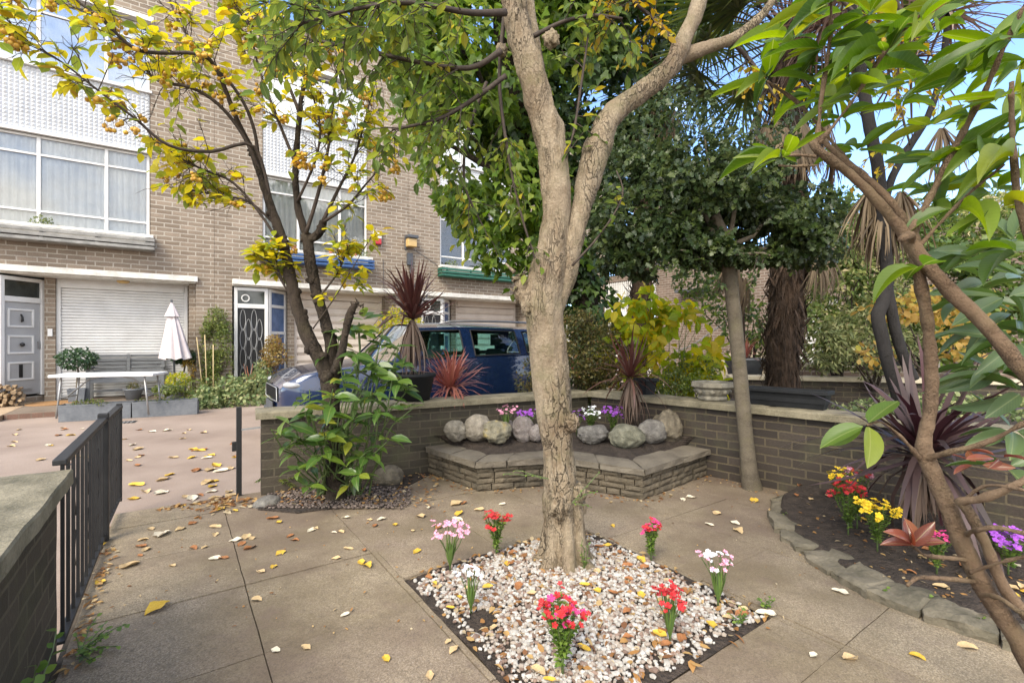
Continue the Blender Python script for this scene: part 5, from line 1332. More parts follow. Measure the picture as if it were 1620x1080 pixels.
# ---------------------------------------------------------------- the pale tree in the gravel bed
def pxpath(L, d): return [at(x, y, (q[3] if len(q) > 3 else d)) for q in L for x, y in ((q[0], q[1]),)], [q[2]/F*(q[3] if len(q) > 3 else d) for q in L]
def barkdisp(amp, f=9, o=0.0):
    return lambda q, r: amp*(N3(q, f, o)+.55*N3((q.x*2.6, q.y*2.6, q.z*1.4), f, o+7)+.3*N3(q, f*5, o+3))
MT = thing('pale_bark_tree', 'pale flaking trunk forking into two limbs in the white gravel bed', 'tree', tuple(TREE0))
d0 = TREE0.y
mb = MB()
P, Q = pxpath([(893, 915, 58), (893, 898, 45), (893, 872, 37), (889, 825, 32), (886, 785, 33), (884, 740, 29), (880, 690, 30), (875, 630, 33), (869, 570, 34), (862, 510, 34), (862, 465, 36), (866, 435, 35), (873, 400, 30), (879, 355, 25), (880, 315, 25), (876, 265, 26), (868, 215, 28), (855, 165, 25), (838, 110, 25), (822, 50, 24), (812, 0, 23), (802, -70, 22), (800, -180, 19), (810, -300, 16)], d0)
Q = [q*.85 for q in Q]; P, Q = catmull(P, Q, 9); mb.tube(P, Q, 44, True, (lambda f: (lambda q, r: f(q, r)+.009*N3((q.x*30, q.y*30, q.z*3.5), 1, 4)+.004*N3((q.x*70, q.y*70, q.z*14), 1, 9)))(barkdisp(.010)))
P, Q = pxpath([(876, 500, 12), (887, 462, 18), (900, 415, 19), (912, 360, 18), (926, 310, 19), (938, 262, 23), (950, 222, 24), (963, 186, 20), (995, 152, 18), (1038, 121, 17), (1072, 88, 17), (1093, 42, 15), (1113, 0, 14), (1140, -80, 13), (1180, -170, 11)], d0)
for i in range(len(P)): P[i].y += .012*max(0, i-2)
P, Q = catmull(P, [q*.9 for q in Q], 8); mb.tube(P, Q, 30, True, (lambda f: (lambda q, r: f(q, r)+.005*N3((q.x*40, q.y*40, q.z*14), 1, 4)))(barkdisp(.009, 10, 20)))
P, Q = pxpath([(1062, 98, 11), (1095, 84, 11), (1130, 72, 9.5), (1165, 58, 8), (1205, 25, 6), (1240, -30, 4)], d0+.14)
P, Q = catmull(P, Q, 6); mb.tube(P, Q, 16, True, barkdisp(.006, 12, 33))
P, Q = pxpath([(862, 150, 8), (852, 100, 9), (843, 50, 9), (836, 0, 9), (830, -60, 8)], d0+.10); P, Q = catmull(P, Q, 6); mb.tube(P, Q, 12, True, barkdisp(.004, 14, 40))
for k in range(7):                                # root flare
    an = 2*math.pi*k/7+.3; e = TREE0+V((math.cos(an)*.155, math.sin(an)*.155, -.03)); mb.tube(catmull([TREE0+V((math.cos(an)*.06, math.sin(an)*.06, .42)), TREE0+V((math.cos(an)*.078, math.sin(an)*.078, .2)), TREE0+V((math.cos(an)*.10, math.sin(an)*.10, .06)), e], None, 4), [.03]*5+[.036]*5+[.045]*2+[.03], 12, True, barkdisp(.009, 14))
for x, y, rr, dd in ((834, 466, 19, -.0), (825, 455, 11, -.02), (841, 484, 17, -.03), (902, 668, 13, -.06), (886, 800, 17, -.075), (914, 780, 13, -.03), (917, 802, 11, -.0), (794, 80, 9, .02), (872, 62, 12, -.02)):
    c = at(x, y, d0+dd); s = rr/F*d0; mb.ball(c, s, 4, .35, (1, .9, 1.15), x*.1, 2.4)
for k in range(8): c = at(826+rnd.uniform(-12, 6), 448+rnd.uniform(-18, 18), d0-.02); mb.tube([c, c+V((rnd.uniform(-.05, -.01), rnd.uniform(-.03, .03), rnd.uniform(-.01, .05)))], [.012, .004], 6)
mb.build('trunk', M['bark'], MT, smooth=True)
tw = MB(); lc = LC(); ly = LC(); fr = None
def limb(L, d, **k): P, Q = pxpath(L, d); return branch(tw, k.pop('lc', lc), P, Q, **k)
lf = (.045, .085, .52)
limb([(793, 80, 5), (742, 108, 4), (655, 97, 3.5), (565, 78, 3), (490, 62, 2)], 2.40, ntw=26, tl=(.12, .34), leaf=lf, up=-.25, sag=.25)
limb([(800, 20, 6, 2.4), (740, 20, 5, 2.3), (650, 5, 4, 2.2), (560, 15, 3, 2.15), (470, 40, 2, 2.1)], 2.4, ntw=30, tl=(.12, .36), leaf=lf, up=-.2, sag=.25)
limb([(800, 120, 4, 2.44), (745, 160, 3.5, 2.42), (690, 190, 3, 2.4), (620, 205, 2, 2.35)], 2.4, ntw=16, tl=(.12, .30), leaf=lf, up=-.3, sag=.3)
limb([(812, -10, 8, 2.5), (740, -50, 6, 2.6), (640, -60, 5, 2.7), (540, -30, 3, 2.8), (450, 20, 2, 2.9)], 2.6, ntw=34, tl=(.2, .5), leaf=(.055, .095, .5), up=-.3, sag=.2)
limb([(840, 60, 4), (890, 35, 3), (940, 25, 3), (985, 30, 2)], 2.5, ntw=10, tl=(.1, .28), leaf=lf, up=-.2, sag=.2)
limb([(800, 10, 4, 2.55), (790, 120, 3, 2.55), (800, 220, 2.5, 2.5), (822, 330, 2, 2.46), (850, 420, 1.5, 2.44)], 2.5, ntw=14, tl=(.08, .2), leaf=(.04, .07, .55), up=-.2, sag=.2, sub=1, t0=.35)
limb([(770, 130, 3, 2.7), (740, 210, 2.5, 2.7), (735, 290, 2, 2.7), (760, 350, 1.5, 2.65)], 2.7, ntw=12, tl=(.1, .25), leaf=(.045, .075, .55), up=-.2, sag=.25, sub=1, t0=.2)
limb([(905, 420, 2), (950, 370, 1.6), (985, 310, 1.3), (975, 270, 1)], 2.4, ntw=5, tl=(.06, .15), leaf=(.035, .06, .6), sub=0, t0=.3)
limb([(880, 280, 2.5), (905, 220, 2), (920, 130, 2), (930, 60, 1.5)], 2.45, ntw=9, tl=(.08, .2), leaf=(.04, .07, .6), sub=1, t0=.2)
limb([(1075, 85, 5, 2.6), (1045, 40, 4, 2.6), (1010, 10, 3, 2.55), (970, -30, 2, 2.5)], 2.6, ntw=16, tl=(.1, .28), leaf=(.03, .055, .55), lc=ly, up=-.2, sag=.2)
limb([(1150, 60, 4, 2.7), (1190, 100, 3, 2.7), (1230, 160, 2, 2.7)], 2.7, ntw=10, tl=(.1, .25), leaf=(.03, .05, .6), lc=ly, up=-.2, sag=.2, leafp=.6)
limb([(1300, -40, 3, 2.6), (1350, 20, 3, 2.6), (1400, 60, 2, 2.6), (1440, 110, 1.5, 2.6)], 2.6, ntw=12, tl=(.1, .3), leaf=(.03, .05, .6), lc=ly, up=-.3, sag=.2)
limb([(1400, -40, 3, 2.8), (1430, 40, 2.5, 2.8), (1420, 140, 2, 2.8), (1440, 230, 1.5, 2.8)], 2.8, ntw=10, tl=(.1, .3), leaf=(.03, .05, .6), lc=ly, up=-.3, sag=.2)
tw.build('twig_growth', M['twig'], MT, smooth=True)
lc.build('foliage', 'oval', M['l_canopy'], MT); ly.build('yellow_foliage', 'oval', M['l_yellow'], MT)

# ---------------------------------------------------------------- crab apple by the gate
CB = gp(528, 790); CB.z = 0
CT = thing('crab_apple_tree', 'dark knobbly crab apple with yellow leaves and orange fruit beside the gate', 'tree', tuple(CB)); dc = CB.y
mb = MB()
def knob(P, Q, n, s=1.0):
    for i in range(n):
        t = rnd.random(); p, _ = path_at(P, t); q = Q[min(int(t*len(Q)), len(Q)-1)]; mb.ball(p+rv(1).normalized()*q*.85, q*rnd.uniform(.3, .6)*s, 2, .4, (1, 1, 1), rnd.uniform(0, 30), 2)
def climb(L, d, n, kn, amp=.006):
    P, Q = pxpath(L, d); Q = [q*.66 for q in Q]; P, Q = catmull(P, Q, 6); mb.tube(P, Q, n, True, barkdisp(amp*1.25, 20, L[0][0])); knob(P, Q, int(kn*1.5), 1.15); return P, Q
climb([(532, 800, 25), (530, 760, 20), (526, 700, 18), (524, 650, 19), (523, 610, 21), (521, 585, 22)], dc, 20, 10, .009)
s1 = climb([(522, 600, 17), (508, 572, 17), (486, 530, 16), (470, 485, 14), (460, 440, 13), (452, 400, 12), (440, 360, 11), (426, 320, 10), (412, 275, 9), (398, 235, 8)], dc, 16, 26)
s2 = climb([(523, 600, 17), (526, 555, 15), (516, 515, 13), (503, 470, 13), (494, 430, 13), (489, 398, 13), (484, 370, 12)], dc+.05, 16, 22)
s3 = climb([(488, 380, 11), (505, 368, 10), (512, 350, 9)], dc+.05, 12, 10)
s4 = climb([(484, 372, 9), (470, 320, 8), (468, 260, 7), (474, 180, 6), (482, 130, 5), (498, 80, 4), (508, 20, 3)], dc+.05, 10, 14)
s5 = climb([(528, 590, 11), (540, 560, 10), (548, 520, 9), (556, 490, 9), (562, 482, 8)], dc-.1, 12, 12)
for k in range(10): c = at(560+rnd.uniform(-10, 14), 490+rnd.uniform(-12, 8), dc-.1); mb.tube([c, c+V((rnd.uniform(-.04, .05), 0, rnd.uniform(-.01, .06)))], [.008, .003], 5)
mb.build('trunk', M['bark_crab'], CT, smooth=True)
tw = MB(); lc = LC(); fruits = []
kw = dict(leaf=(.055, .10, .60), up=.2, sag=.05, fruits=fruits, pfruit=.5, step=.07, leafp=.34, sub=4)
def cl(L, d, n, tl=(.1, .3), **k2):
    ds = [(q[3] if len(q) > 3 else d) for q in L]; ds = [dc+.02+(x-dc)*min(1, i/2.5) for i, x in enumerate(ds)]
    P, Q = pxpath([(q[0], q[1], q[2], x) for q, x in zip(L, ds)], d); k = dict(kw); k.update(k2); return branch(tw, lc, P, [q*.58 for q in Q], int(n*2.2), tl, **k)
cl([(398, 235, 8, 3.4), (375, 190, 7, 3.3), (340, 105, 6, 3.2), (307, 85, 5, 3.1), (255, 84, 5, 3.0), (213, 77, 4.5, 2.9), (167, 37, 4, 2.8), (123, 2, 3, 2.75), (90, -30, 2, 2.7)], 3, 16)
cl([(411, 270, 5), (402, 205, 4.8), (378, 150, 4.5), (333, 97, 4), (295, 55, 3.5), (270, 5, 3), (262, -40, 2)], 3.3, 12)
cl([(420, 290, 6), (385, 215, 5), (345, 165, 5), (300, 138, 4.5), (250, 128, 4), (215, 92, 3), (180, 60, 2)], 3.25, 14)
cl([(430, 325, 5, 3.4), (402, 232, 4.5, 3.2), (333, 240, 4.5, 3.1), (267, 230, 4, 3.0), (213, 187, 3.5, 2.9), (160, 147, 3, 2.8), (100, 100, 2.5, 2.7), (45, 65, 2, 2.6), (10, 30, 1.5, 2.55)], 3, 16)
cl([(455, 410, 4), (420, 350, 4), (370, 290, 3.5), (320, 268, 3), (275, 245, 2.5)], 3.3, 12)
cl([(440, 360, 4), (395, 320, 3.5), (350, 310, 3), (300, 300, 2)], 3.3, 9)
cl([(474, 180, 5), (450, 120, 4), (420, 70, 3), (385, 20, 2.5), (360, -30, 2)], 3.4, 12)
cl([(468, 260, 5), (440, 190, 4), (410, 110, 3), (395, 40, 2.5)], 3.45, 10)
cl([(484, 370, 6), (505, 300, 5), (520, 230, 4), (528, 150, 3.5), (540, 80, 3), (560, 20, 2)], 3.4, 14)
cl([(510, 352, 6), (535, 300, 4.5), (560, 250, 3.5), (575, 200, 3), (585, 160, 2)], 3.45, 12)
cl([(510, 352, 5), (550, 325, 3.5), (580, 290, 2.5), (605, 262, 1.8)], 3.4, 6)
cl([(470, 320, 4), (500, 250, 3.5), (505, 190, 3), (480, 110, 2)], 3.3, 10)
cl([(470, 490, 3), (445, 440, 2.5), (435, 400, 2)], 3.4, 5, (.08, .2), pfruit=.1, leafp=.5)
cl([(505, 470, 3), (535, 430, 2.5), (550, 390, 2)], 3.4, 6, (.08, .2), pfruit=.1, leafp=.55)
cl([(495, 520, 2), (530, 470, 1.6), (560, 420, 1.2), (590, 370, 1)], 3.35, 4, (.08, .18), pfruit=0)
cl([(478, 500, 2.4), (430, 420, 2), (418, 410, 1.6)], 3.35, 4, (.08, .18), pfruit=.0, leafp=1)
tw.build('twig_growth', M['twig'], CT, smooth=True)
lc.build('foliage', 'oval', M['l_crab'], CT)
rnd.shuffle(fruits)
for p in fruits[:98]:
    b_ = MB()
    for k in range(rnd.randint(5, 9)):
        q = p+V((rnd.uniform(-.035, .035), rnd.uniform(-.035, .035), rnd.uniform(-.05, -.005))); b_.ball(q, rnd.uniform(.011, .0155), 2); b_.tube([p, q], .0016, 4)
    b_.build('fruit_cluster', M['fruit'], CT, smooth=True)

# ---------------------------------------------------------------- ivy covered tree beyond the wall
IB = at(930, 600, 6.4); IB.z = ZR
IT = thing('ivy_clad_tree', 'big ivy smothered tree between the blue car and the terrace', 'tree', tuple(IB))
mb = MB(); P = [V((IB.x, IB.y, ZR)), at(925, 470, 6.4), at(890, 380, 6.4), at(840, 250, 6.3), at(800, 100, 6.2), at(780, -80, 6.2)]
P, Q = catmull(P, [.20, .17, .16, .14, .11, .06], 5); mb.tube(P, Q, 14, True, barkdisp(.015, 6))
for e in (at(690, 220, 6), at(720, 60, 6.1), at(930, 130, 6.3), at(950, 260, 6.4), at(650, 120, 6.2)): s, _ = path_at(P, rnd.uniform(.4, .75)); mb.tube(wob(s, e, 5, .05), [.06, .05, .045, .04, .03, .02], 8)
mb.build('trunk', M['bark_crab'], IT, smooth=True)
def bl(x, y, d, r, ry=None, rz=None): return (tuple(at(x, y, d)), (r, ry or r, rz or r*.8), r*r)
lt = LC()
for k in range(1500):
    q, d_ = path_at(P, rnd.uniform(.0, .6)); an = rnd.uniform(0, 6.28); o = V((math.cos(an), math.sin(an), 0)); L = rnd.uniform(.07, .12); lt.add(q+o*rnd.uniform(.18, .36), o*.4+V((0, 0, -.7))+rv(.5), o+V((0, 0, .4))+rv(.4), L, L*.9)
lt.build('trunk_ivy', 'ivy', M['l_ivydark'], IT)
lc = cloud([bl(770, 130, 6.1, 1.15), bl(750, 230, 6.0, .78), bl(800, 300, 6.1, .85), bl(855, 385, 6.2, .62, .6, .75), bl(690, 60, 6.3, .9), bl(690, 150, 6.2, .5), bl(800, 0, 6.3, 1.1), bl(740, 310, 6.0, .40), bl(800, 395, 6.05, .42), bl(560, -30, 6.4, .9), bl(860, -20, 6.3, .95), bl(730, -60, 6.4, 1.0), bl(900, 70, 6.3, .6)], 14000, (.085, .14), .85, .34, 1.3, .6, .6, .55, 3)
lc.build('crown', 'ivy', M['l_ivy'], IT)
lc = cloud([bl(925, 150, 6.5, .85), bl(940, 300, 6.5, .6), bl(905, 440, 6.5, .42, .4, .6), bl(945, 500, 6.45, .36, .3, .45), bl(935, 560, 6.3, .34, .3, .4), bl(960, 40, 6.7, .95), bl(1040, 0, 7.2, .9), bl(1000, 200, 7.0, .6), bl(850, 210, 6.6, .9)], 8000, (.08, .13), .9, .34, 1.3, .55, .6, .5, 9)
lc.build('shaded_ivy', 'ivy', M['l_ivydark'], IT)  # right side of the crown, its shade put into the darker leaf colour

# ---------------------------------------------------------------- holly standard at the side wall
HB = gp(1188, 768); HB.z = 0; HB = V((1.86, 3.76, 0))
HT = thing('holly_tree', 'slim holly with a dark umbrella crown in front of the dark brick wall', 'tree', tuple(HB))
mb = MB(); dh = HB.y
P, Q = pxpath([(1192, 785, 17), (1186, 750, 13), (1181, 700, 11), (1173, 620, 11), (1166, 540, 10.5), (1159, 470, 10.5), (1153, 420, 11), (1148, 380, 9), (1130, 340, 8)], dh)
P, Q = catmull(P, Q, 6); mb.tube(P, Q, 14, True, barkdisp(.004, 14))
lp = []
for e in ((1000, 330, 3.9), (1050, 260, 3.8), (1110, 220, 3.9), (1190, 240, 3.8), (1250, 330, 3.7), (1280, 390, 3.8), (980, 390, 4.0), (1080, 400, 3.4), (1220, 400, 3.4), (1130, 300, 4.3), (1010, 290, 4.3)):
    w = wob(at(1150, 400, dh), at(*e), 5, .07); mb.tube(w, [.028, .022, .018, .013, .009, .005], 7); lp.append(w)
mb.build('trunk', M['bark_holly'], HT, smooth=True)
lc = cloud([bl(1120, 335, 3.9, .62, .62, .40), bl(1010, 350, 3.95, .42, .42, .30), bl(1240, 345, 3.85, .42, .42, .32), bl(1080, 290, 3.95, .5, .5, .28), bl(1190, 300, 3.95, .45, .45, .26), bl(960, 395, 4.0, .26, .26, .20), bl(1290, 385, 3.9, .22, .25, .2), bl(1040, 410, 3.7, .3, .3, .16), bl(1000, 290, 4.2, .4, .4, .3), bl(1150, 392, 3.75, .5, .4, .13), bl(1060, 380, 3.75, .4, .4, .16), bl(1230, 385, 3.7, .36, .35, .14)], 15500, (.045, .072), .64, .40, 2.8, .4, .5, .35, 5)
tw = MB()
for w in lp: leafy(lc, w, .03, (.04, .065), .6, .4, .8, .3)
for k in range(26):
    s, _ = path_at(lp[k % len(lp)], rnd.uniform(.5, 1)); w = wob(s, s+V((rnd.uniform(-.2, .2), rnd.uniform(-.2, .1), -rnd.uniform(.1, .32))), 4, .08); tw.tube(w, [.004, .0035, .003, .002, .002], 4, False); leafy(lc, w, .028, (.04, .06), .62, .2, .8, .3)
tw.build('twig_growth', M['twig'], HT, smooth=True)
lc.build('crown', 'holly', M['l_holly'], HT)
lc = cloud([bl(1070, 215, 4.1, .62, .5, .36), bl(1180, 215, 4.1, .55, .5, .34), bl(1010, 200, 4.3, .4, .4, .3)], 1900, (.04, .062), .62, .36, 2.2, .2, .5, .35, 7)
lc.build('sparse_crown', 'holly', M['l_holly'], HT)

# ---------------------------------------------------------------- palms
def fan(lc, c, ax, nrm, rad, n=26, spread=1.9, w=.045, droop=0.0):
    ax = V(ax).normalized(); s = ax.cross(V(nrm)); s = s.normalized() if s.length > .05 else ax.orthogonal().normalized(); nn = s.cross(ax)
    for i in range(n):
        a = (i/(n-1)-.5)*2*spread; d = ax*math.cos(a)+s*math.sin(a)+nn*.12*abs(math.sin(a))+V((0, 0, -droop))+rv(.05)
        lc.add(V(c), d, nn+rv(.25), rad*rnd.uniform(.82, 1.05)*(1-.12*abs(a)/spread), w*rnd.uniform(.8, 1.2))
def palm(label, base, tp, r0, r1, nl, nd, rad, hairy=True, lean=0, dead_l=.5, sd=0, top_up=.5):
    r = thing('fan_palm', label, 'palm', tuple(base)); base, tp = V(base), V(tp)
    mb = MB(); P = wob(base, tp, 6, .02); P, Q = catmull(P, [r0*.9, r0, r0*1.0, r0*.98, r0*.96, r1, r1], 6); mb.tube(P, Q, 22, True, barkdisp(.03, 6, sd))
    mb.build('trunk', M['fibre'], r)
    if hairy:
        h = LC()
        for k in range(2600):
            t = rnd.random(); p, d = path_at(P, t); an = rnd.uniform(0, 6.28); o = V((math.cos(an), math.sin(an), 0)); q = Q[min(int(t*len(Q)), len(Q)-1)]
            l = rnd.uniform(.08, .26); h.add(p+o*q*.9, o*rnd.uniform(.25, .8)+V((0, 0, rnd.choice((-1, -1, .7)))), o+rv(.6), l, rnd.choice((.008, .012, .03)))
        h.build('trunk_fibre', 'blade', M['l_dead'] if False else M['fibre'], r)
    st = MB(); lc = LC(); ld = LC()
    for k in range(nl):
        an = 2*math.pi*k*.382+sd; el = rnd.uniform(-.15, 1.2)*top_up*2 if k > 3 else 1.2; o = V((math.cos(an)*math.cos(el), math.sin(an)*math.cos(el), math.sin(el)))
        L = rad*rnd.uniform(.9, 1.5); w = wob(tp, tp+o*L, 4, .02, .12); st.tube(w, [.014, .012, .010, .009, .008], 5, False)
        e = (w[-1]-w[-2]).normalized(); fan(lc, w[-1], e, V((0, 0, 1)), rad*rnd.uniform(.85, 1.1), 28, 1.75, .032, .10)
    for k in range(nd):
        an = 2*math.pi*k*.382+sd+1; o = V((math.cos(an)*.45, math.sin(an)*.45, -.8)).normalized()
        s = tp+V((0, 0, -rnd.uniform(.0, .5))); w = wob(s, s+o*rad*rnd.uniform(.7, 1.2), 4, .03, .15); st.tube(w, [.012, .010, .009, .008, .007], 5, False)
        fan(ld, w[-1], V((o.x*.4, o.y*.4, -1)), V((o.x, o.y, .2)), rad*dead_l*rnd.uniform(1.2, 1.7), 22, .75, .018, .55)
    st.build('leaf_stalk', M['twig'], r, smooth=True)
    lc.build('crown', 'blade', M['l_palm'], r); 
    if nd: ld.build('dead_skirt', 'blade', M['l_dead'], r)
    return r, lc
PB = at(1238, 610, 5.3); PB.z = .3
palm('tall fan palm with a shaggy dark brown trunk behind the long black trough', PB, at(1246, 60, 5.2), .165, .135, 40, 26, .72, True, sd=1)
# dead fans hanging lower on the trunk
r = thing('fan_palm', 'lower fan palm with withered hanging fans beside the holly trunk', 'palm', tuple(at(1168, 600, 5.8)))
ld = LC(); st = MB()
for x, y, d, l in ((1168, 428, 5.2, .42), (1150, 420, 5.6, .4), (1290, 395, 5.0, .60), (1270, 390, 5.4, .55), (1310, 400, 5.1, .5), (1180, 440, 5.5, .5)):
    c = at(x, y, d); ctr = at(1238, 380, 5.3); st.tube(wob(ctr, c, 4, .03, -.1), [.014, .012, .011, .01, .008], 5, False); fan(ld, c, V((.12*(1 if x > 1238 else -1), 0, -1)), V((.3, -1, .1)), l, 26, .55, .016, .35)
    fan(ld, c, V((.25*(1 if x > 1238 else -1), -.1, -1)), V((.3, -1, .1)), l*.9, 14, .7, .016, .35)
mb = MB(); mb.tube([at(1172, 604, 5.8), at(1172, 520, 5.75), at(1172, 440, 5.7)], [.05, .045, .04], 10, True, barkdisp(.01, 10)); mb.build('trunk', M['fibre'], r)
st.build('leaf_stalk', M['twig'], r); ld.build('dead_skirt', 'blade', M['l_dead'], r)
palm('fan palm with pale dead skirt behind the right limb of the pale tree', V((at(1005, 600, 7.0).x, 7.0, ZR)), at(1030, 90, 7.0), .14, .13, 34, 18, .85, True, dead_l=.62, sd=4)
# tall cabbage palm with two dark stems
DB = at(1428, 648, 2.95); DB.z = .36
r = thing('cabbage_palm', 'tall cabbage palm with twin charcoal stems behind the foreground brown stems', 'palm', tuple(DB)); mb = MB(); dd = 3.0
for L in ([(1432, 660, 15), (1420, 620, 13), (1407, 580, 12), (1396, 535, 12), (1389, 500, 12), (1397, 478, 12), (1404, 440, 11), (1400, 390, 11), (1396, 330, 11), (1388, 260, 11), (1374, 190, 11), (1362, 110, 10), (1350, 20, 9), (1340, -60, 8)],
          [(1445, 600, 10), (1428, 560, 10), (1416, 520, 10), (1408, 480, 10), (1404, 450, 9)], [(1396, 330, 8), (1412, 280, 7), (1440, 230, 7), (1470, 180, 6), (1490, 110, 6), (1500, 20, 5)]):
    P, Q = pxpath(L, dd); P, Q = catmull(P, [q*.78 for q in Q], 6); mb.tube(P, Q, 12, True, barkdisp(.002, 16))
mb.build('trunk', M['bark_dark'], r, smooth=True)
lc = LC(); ld = LC()
def rosette(lc, c, n, l, w, lo, hi, droop=0, nrm=V((0, 0, 1)), jit=.15):
    for k in range(n):
        an = k*2.39996+rnd.uniform(-.3, .3); el = lo+(hi-lo)*((k+.5)/n)**.8+rnd.uniform(-jit, jit); o = V((math.cos(an)*math.cos(el), math.sin(an)*math.cos(el), math.sin(el)))
        L = rnd.uniform(*l); lc.add(V(c)+o*.02, o+V((0, 0, -droop)), nrm+rv(.2), L, w*rnd.uniform(.8, 1.2))
for x, y, d in ((1345, -40, 3.0), (1500, 20, 3.0), (1440, 90, 3.3), (1300, 40, 3.4)): rosette(lc, at(x, y, d), 90, (.35, .6), .014, -.9, 1.3)
for x, y, d, n in ((1398, 325, 3.05, 110), (1375, 300, 3.1, 60), (1425, 300, 3.1, 60), (1490, 200, 3.2, 40)): rosette(ld, at(x, y, d), n, (.3, .48), .012, -1.45, -.7, .2)
lc.build('crown', 'blade', M['l_olive'] if False else M['l_corddead'], r); ld.build('dead_skirt', 'blade', M['l_dead'], r)

# ---------------------------------------------------------------- cordylines
def cordyline(label, base, top, r0, leafmat, n, l, w, nd=0, dl=(.2, .3), lo=-.2, hi=1.45, dead='l_corddead', cat='cordyline', drop=0, name='cordyline'):
    r = thing(name, label, cat, tuple(base)); base, top = V(base), V(top)
    if (top-base).length > .04: mb = MB(); mb.tube(wob(base, top, 5, .02), [r0]*6, 10, True, barkdisp(.003, 20)); mb.build('stem', M['bark_crab'], r, smooth=True)
    lc = LC(); rosette(lc, top, n, l, w, lo, hi, drop, jit=.3); lc.build('crown', 'blade', M[leafmat], r, curl=1.5)
    if nd:
        ld = LC(); 
        for k in range(nd):
            an = k*2.39996; ks = rnd.uniform(.12, .62); o = V((math.cos(an)*ks, math.sin(an)*ks, -1)); ld.add(top+V((math.cos(an)*.02, math.sin(an)*.02, -rnd.uniform(0, .08))), o+rv(.1), V((math.cos(an), math.sin(an), .2))+rv(.3), rnd.uniform(*dl), w*rnd.uniform(.35, .8))
        ld.build('dead_skirt', 'blade', M[dead], r)
    return r
c = V(CP1); cordyline('tall red cordyline with a skirt of drooping blades in the round dark pot', c+V((0, 0, .20)), V((CP1.x, CP1.y, at(651, 505, CP1.y).z)), .016, 'l_cordred', 120, (.38, .56), .026, 90, (.34, .50), .05, 1.5)
c = at(713, 625, 4.75); cordyline('low pink orange cordyline standing behind the wall before the car door', V((c.x, c.y, ZR)), at(712, 616, 4.75), .02, 'l_cordpink', 130, (.30, .44), .024, 0, lo=-.15, hi=1.45)
c = at(1000, 668, 4.38); c.z = .28; cordyline('brown spiky cordyline with a withered skirt in the stone planter', c, at(997, 597, 4.38), .024, 'l_cordred', 75, (.30, .48), .024, 70, (.28, .42), -.3, 1.4)
c = V((2.18, 2.62, .06)); cordyline('large purple cordyline arching over the flowers in the border', c, at(1462, 722, 2.60), .035, 'l_cordpurple', 105, (.42, .66), .034, 70, (.22, .36), -.6, 1.25)
c = at(1178, 600, 7.6); c.z = .62
cordyline('small red cordyline in the grey pot near the pale steps', c+V((0, 0, .22)), c+V((0, 0, .25)), .02, 'l_cordpink', 50, (.25, .42), .022, 0, lo=.2, hi=1.5)
pot('plant_pot', 'broad grey pot near the pale steps holding the small red cordyline', c, potprof(.24, .30, .27), 'grey_trough')

# ---------------------------------------------------------------- shrubs in and beyond the garden
def shrub(name, label, base, blobs, n, l, w, tm, mat, gap=.3, stems=6, cat='shrub', gf=3, seed=1, group=None, shell=.4, droop=.3, smat='twig', sr=.008):
    r = thing(name, label, cat, tuple(base), group=group); base = V(base); mb = MB()
    for k in range(stems):
        c, rr, _ = rnd.choice(blobs); e = V(c)+V((rr[0]*rnd.uniform(-.6, .6), rr[1]*rnd.uniform(-.6, .6), rr[2]*rnd.uniform(-.2, .7))); w_ = wob(base+V((rnd.uniform(-.05, .05), rnd.uniform(-.05, .05), 0)), e, 5, .07); mb.tube(w_, [sr, sr*.85, sr*.7, sr*.6, sr*.45, sr*.3], 5, False)
    if stems: mb.build('stem', M[smat], r, smooth=True)
    lc = cloud(blobs, n, l, w, gap, gf, shell, droop, .6, seed); lc.build('foliage', tm, M[mat], r); return r
# aucuba under the crab apple
r = thing('aucuba_shrub', 'glossy long leaved aucuba growing round the foot of the crab apple', 'shrub', tuple(gp(545, 785))); mb = MB(); lc = LC()
AU = [(560, 560, 3.35), (600, 570, 3.4), (630, 600, 3.3), (540, 600, 3.2), (500, 660, 3.15), (470, 690, 3.2), (610, 540, 3.5), (570, 520, 3.5), (650, 640, 3.3), (590, 620, 3.25), (560, 660, 3.15), (620, 690, 3.2), (490, 620, 3.25), (525, 640, 3.1), (580, 720, 3.2), (470, 740, 3.15), (610, 600, 3.45), (545, 545, 3.5), (450, 700, 3.2), (640, 570, 3.4), (585, 580, 3.3), (515, 690, 3.1), (480, 770, 3.1), (570, 750, 3.15), (630, 660, 3.3), (550, 690, 3.2), (480, 640, 3.1), (455, 660, 3.1), (440, 680, 3.1), (575, 500, 3.5), (600, 520, 3.5), (620, 550, 3.45), (530, 620, 3.1), (555, 580, 3.3), (505, 720, 3.1), (600, 650, 3.2), (645, 610, 3.35), (540, 520, 3.5)]
for x, y, d in AU:
    s = gp(545+rnd.uniform(-45, 40), 785, 0); e = at(x, y, d); w = wob(s, e, 5, .06); mb.tube(w, [.007, .0065, .006, .005, .0045, .004], 6, False)
    t = (w[-1]-w[-2]).normalized(); nl = rnd.randint(4, 7)
    for k in range(nl):
        an = k*2.4+rnd.uniform(-.3, .3); o = V((math.cos(an), math.sin(an), rnd.uniform(-.35, .55))); L = rnd.uniform(.10, .19); lc.add(e-t*rnd.uniform(0, .06), o, V((0, -.3, .9))+rv(.5), L, L*.44)
    for k in range(3):
        p, dd_ = path_at(w, rnd.uniform(.5, .9)); o = rv(1); o.z = rnd.uniform(-.5, .1); L = rnd.uniform(.08, .15); lc.add(p, o, V((0, 0, 1))+rv(.3), L, L*.36)
mb.build('stem', M['twig_green'], r, smooth=True); lc.build('foliage', 'lance', M['l_aucuba'], r)
r = thing('fern', 'small pale fern at the gate end of the mossy wall', 'fern', tuple(gp(440, 770))); lc = LC()
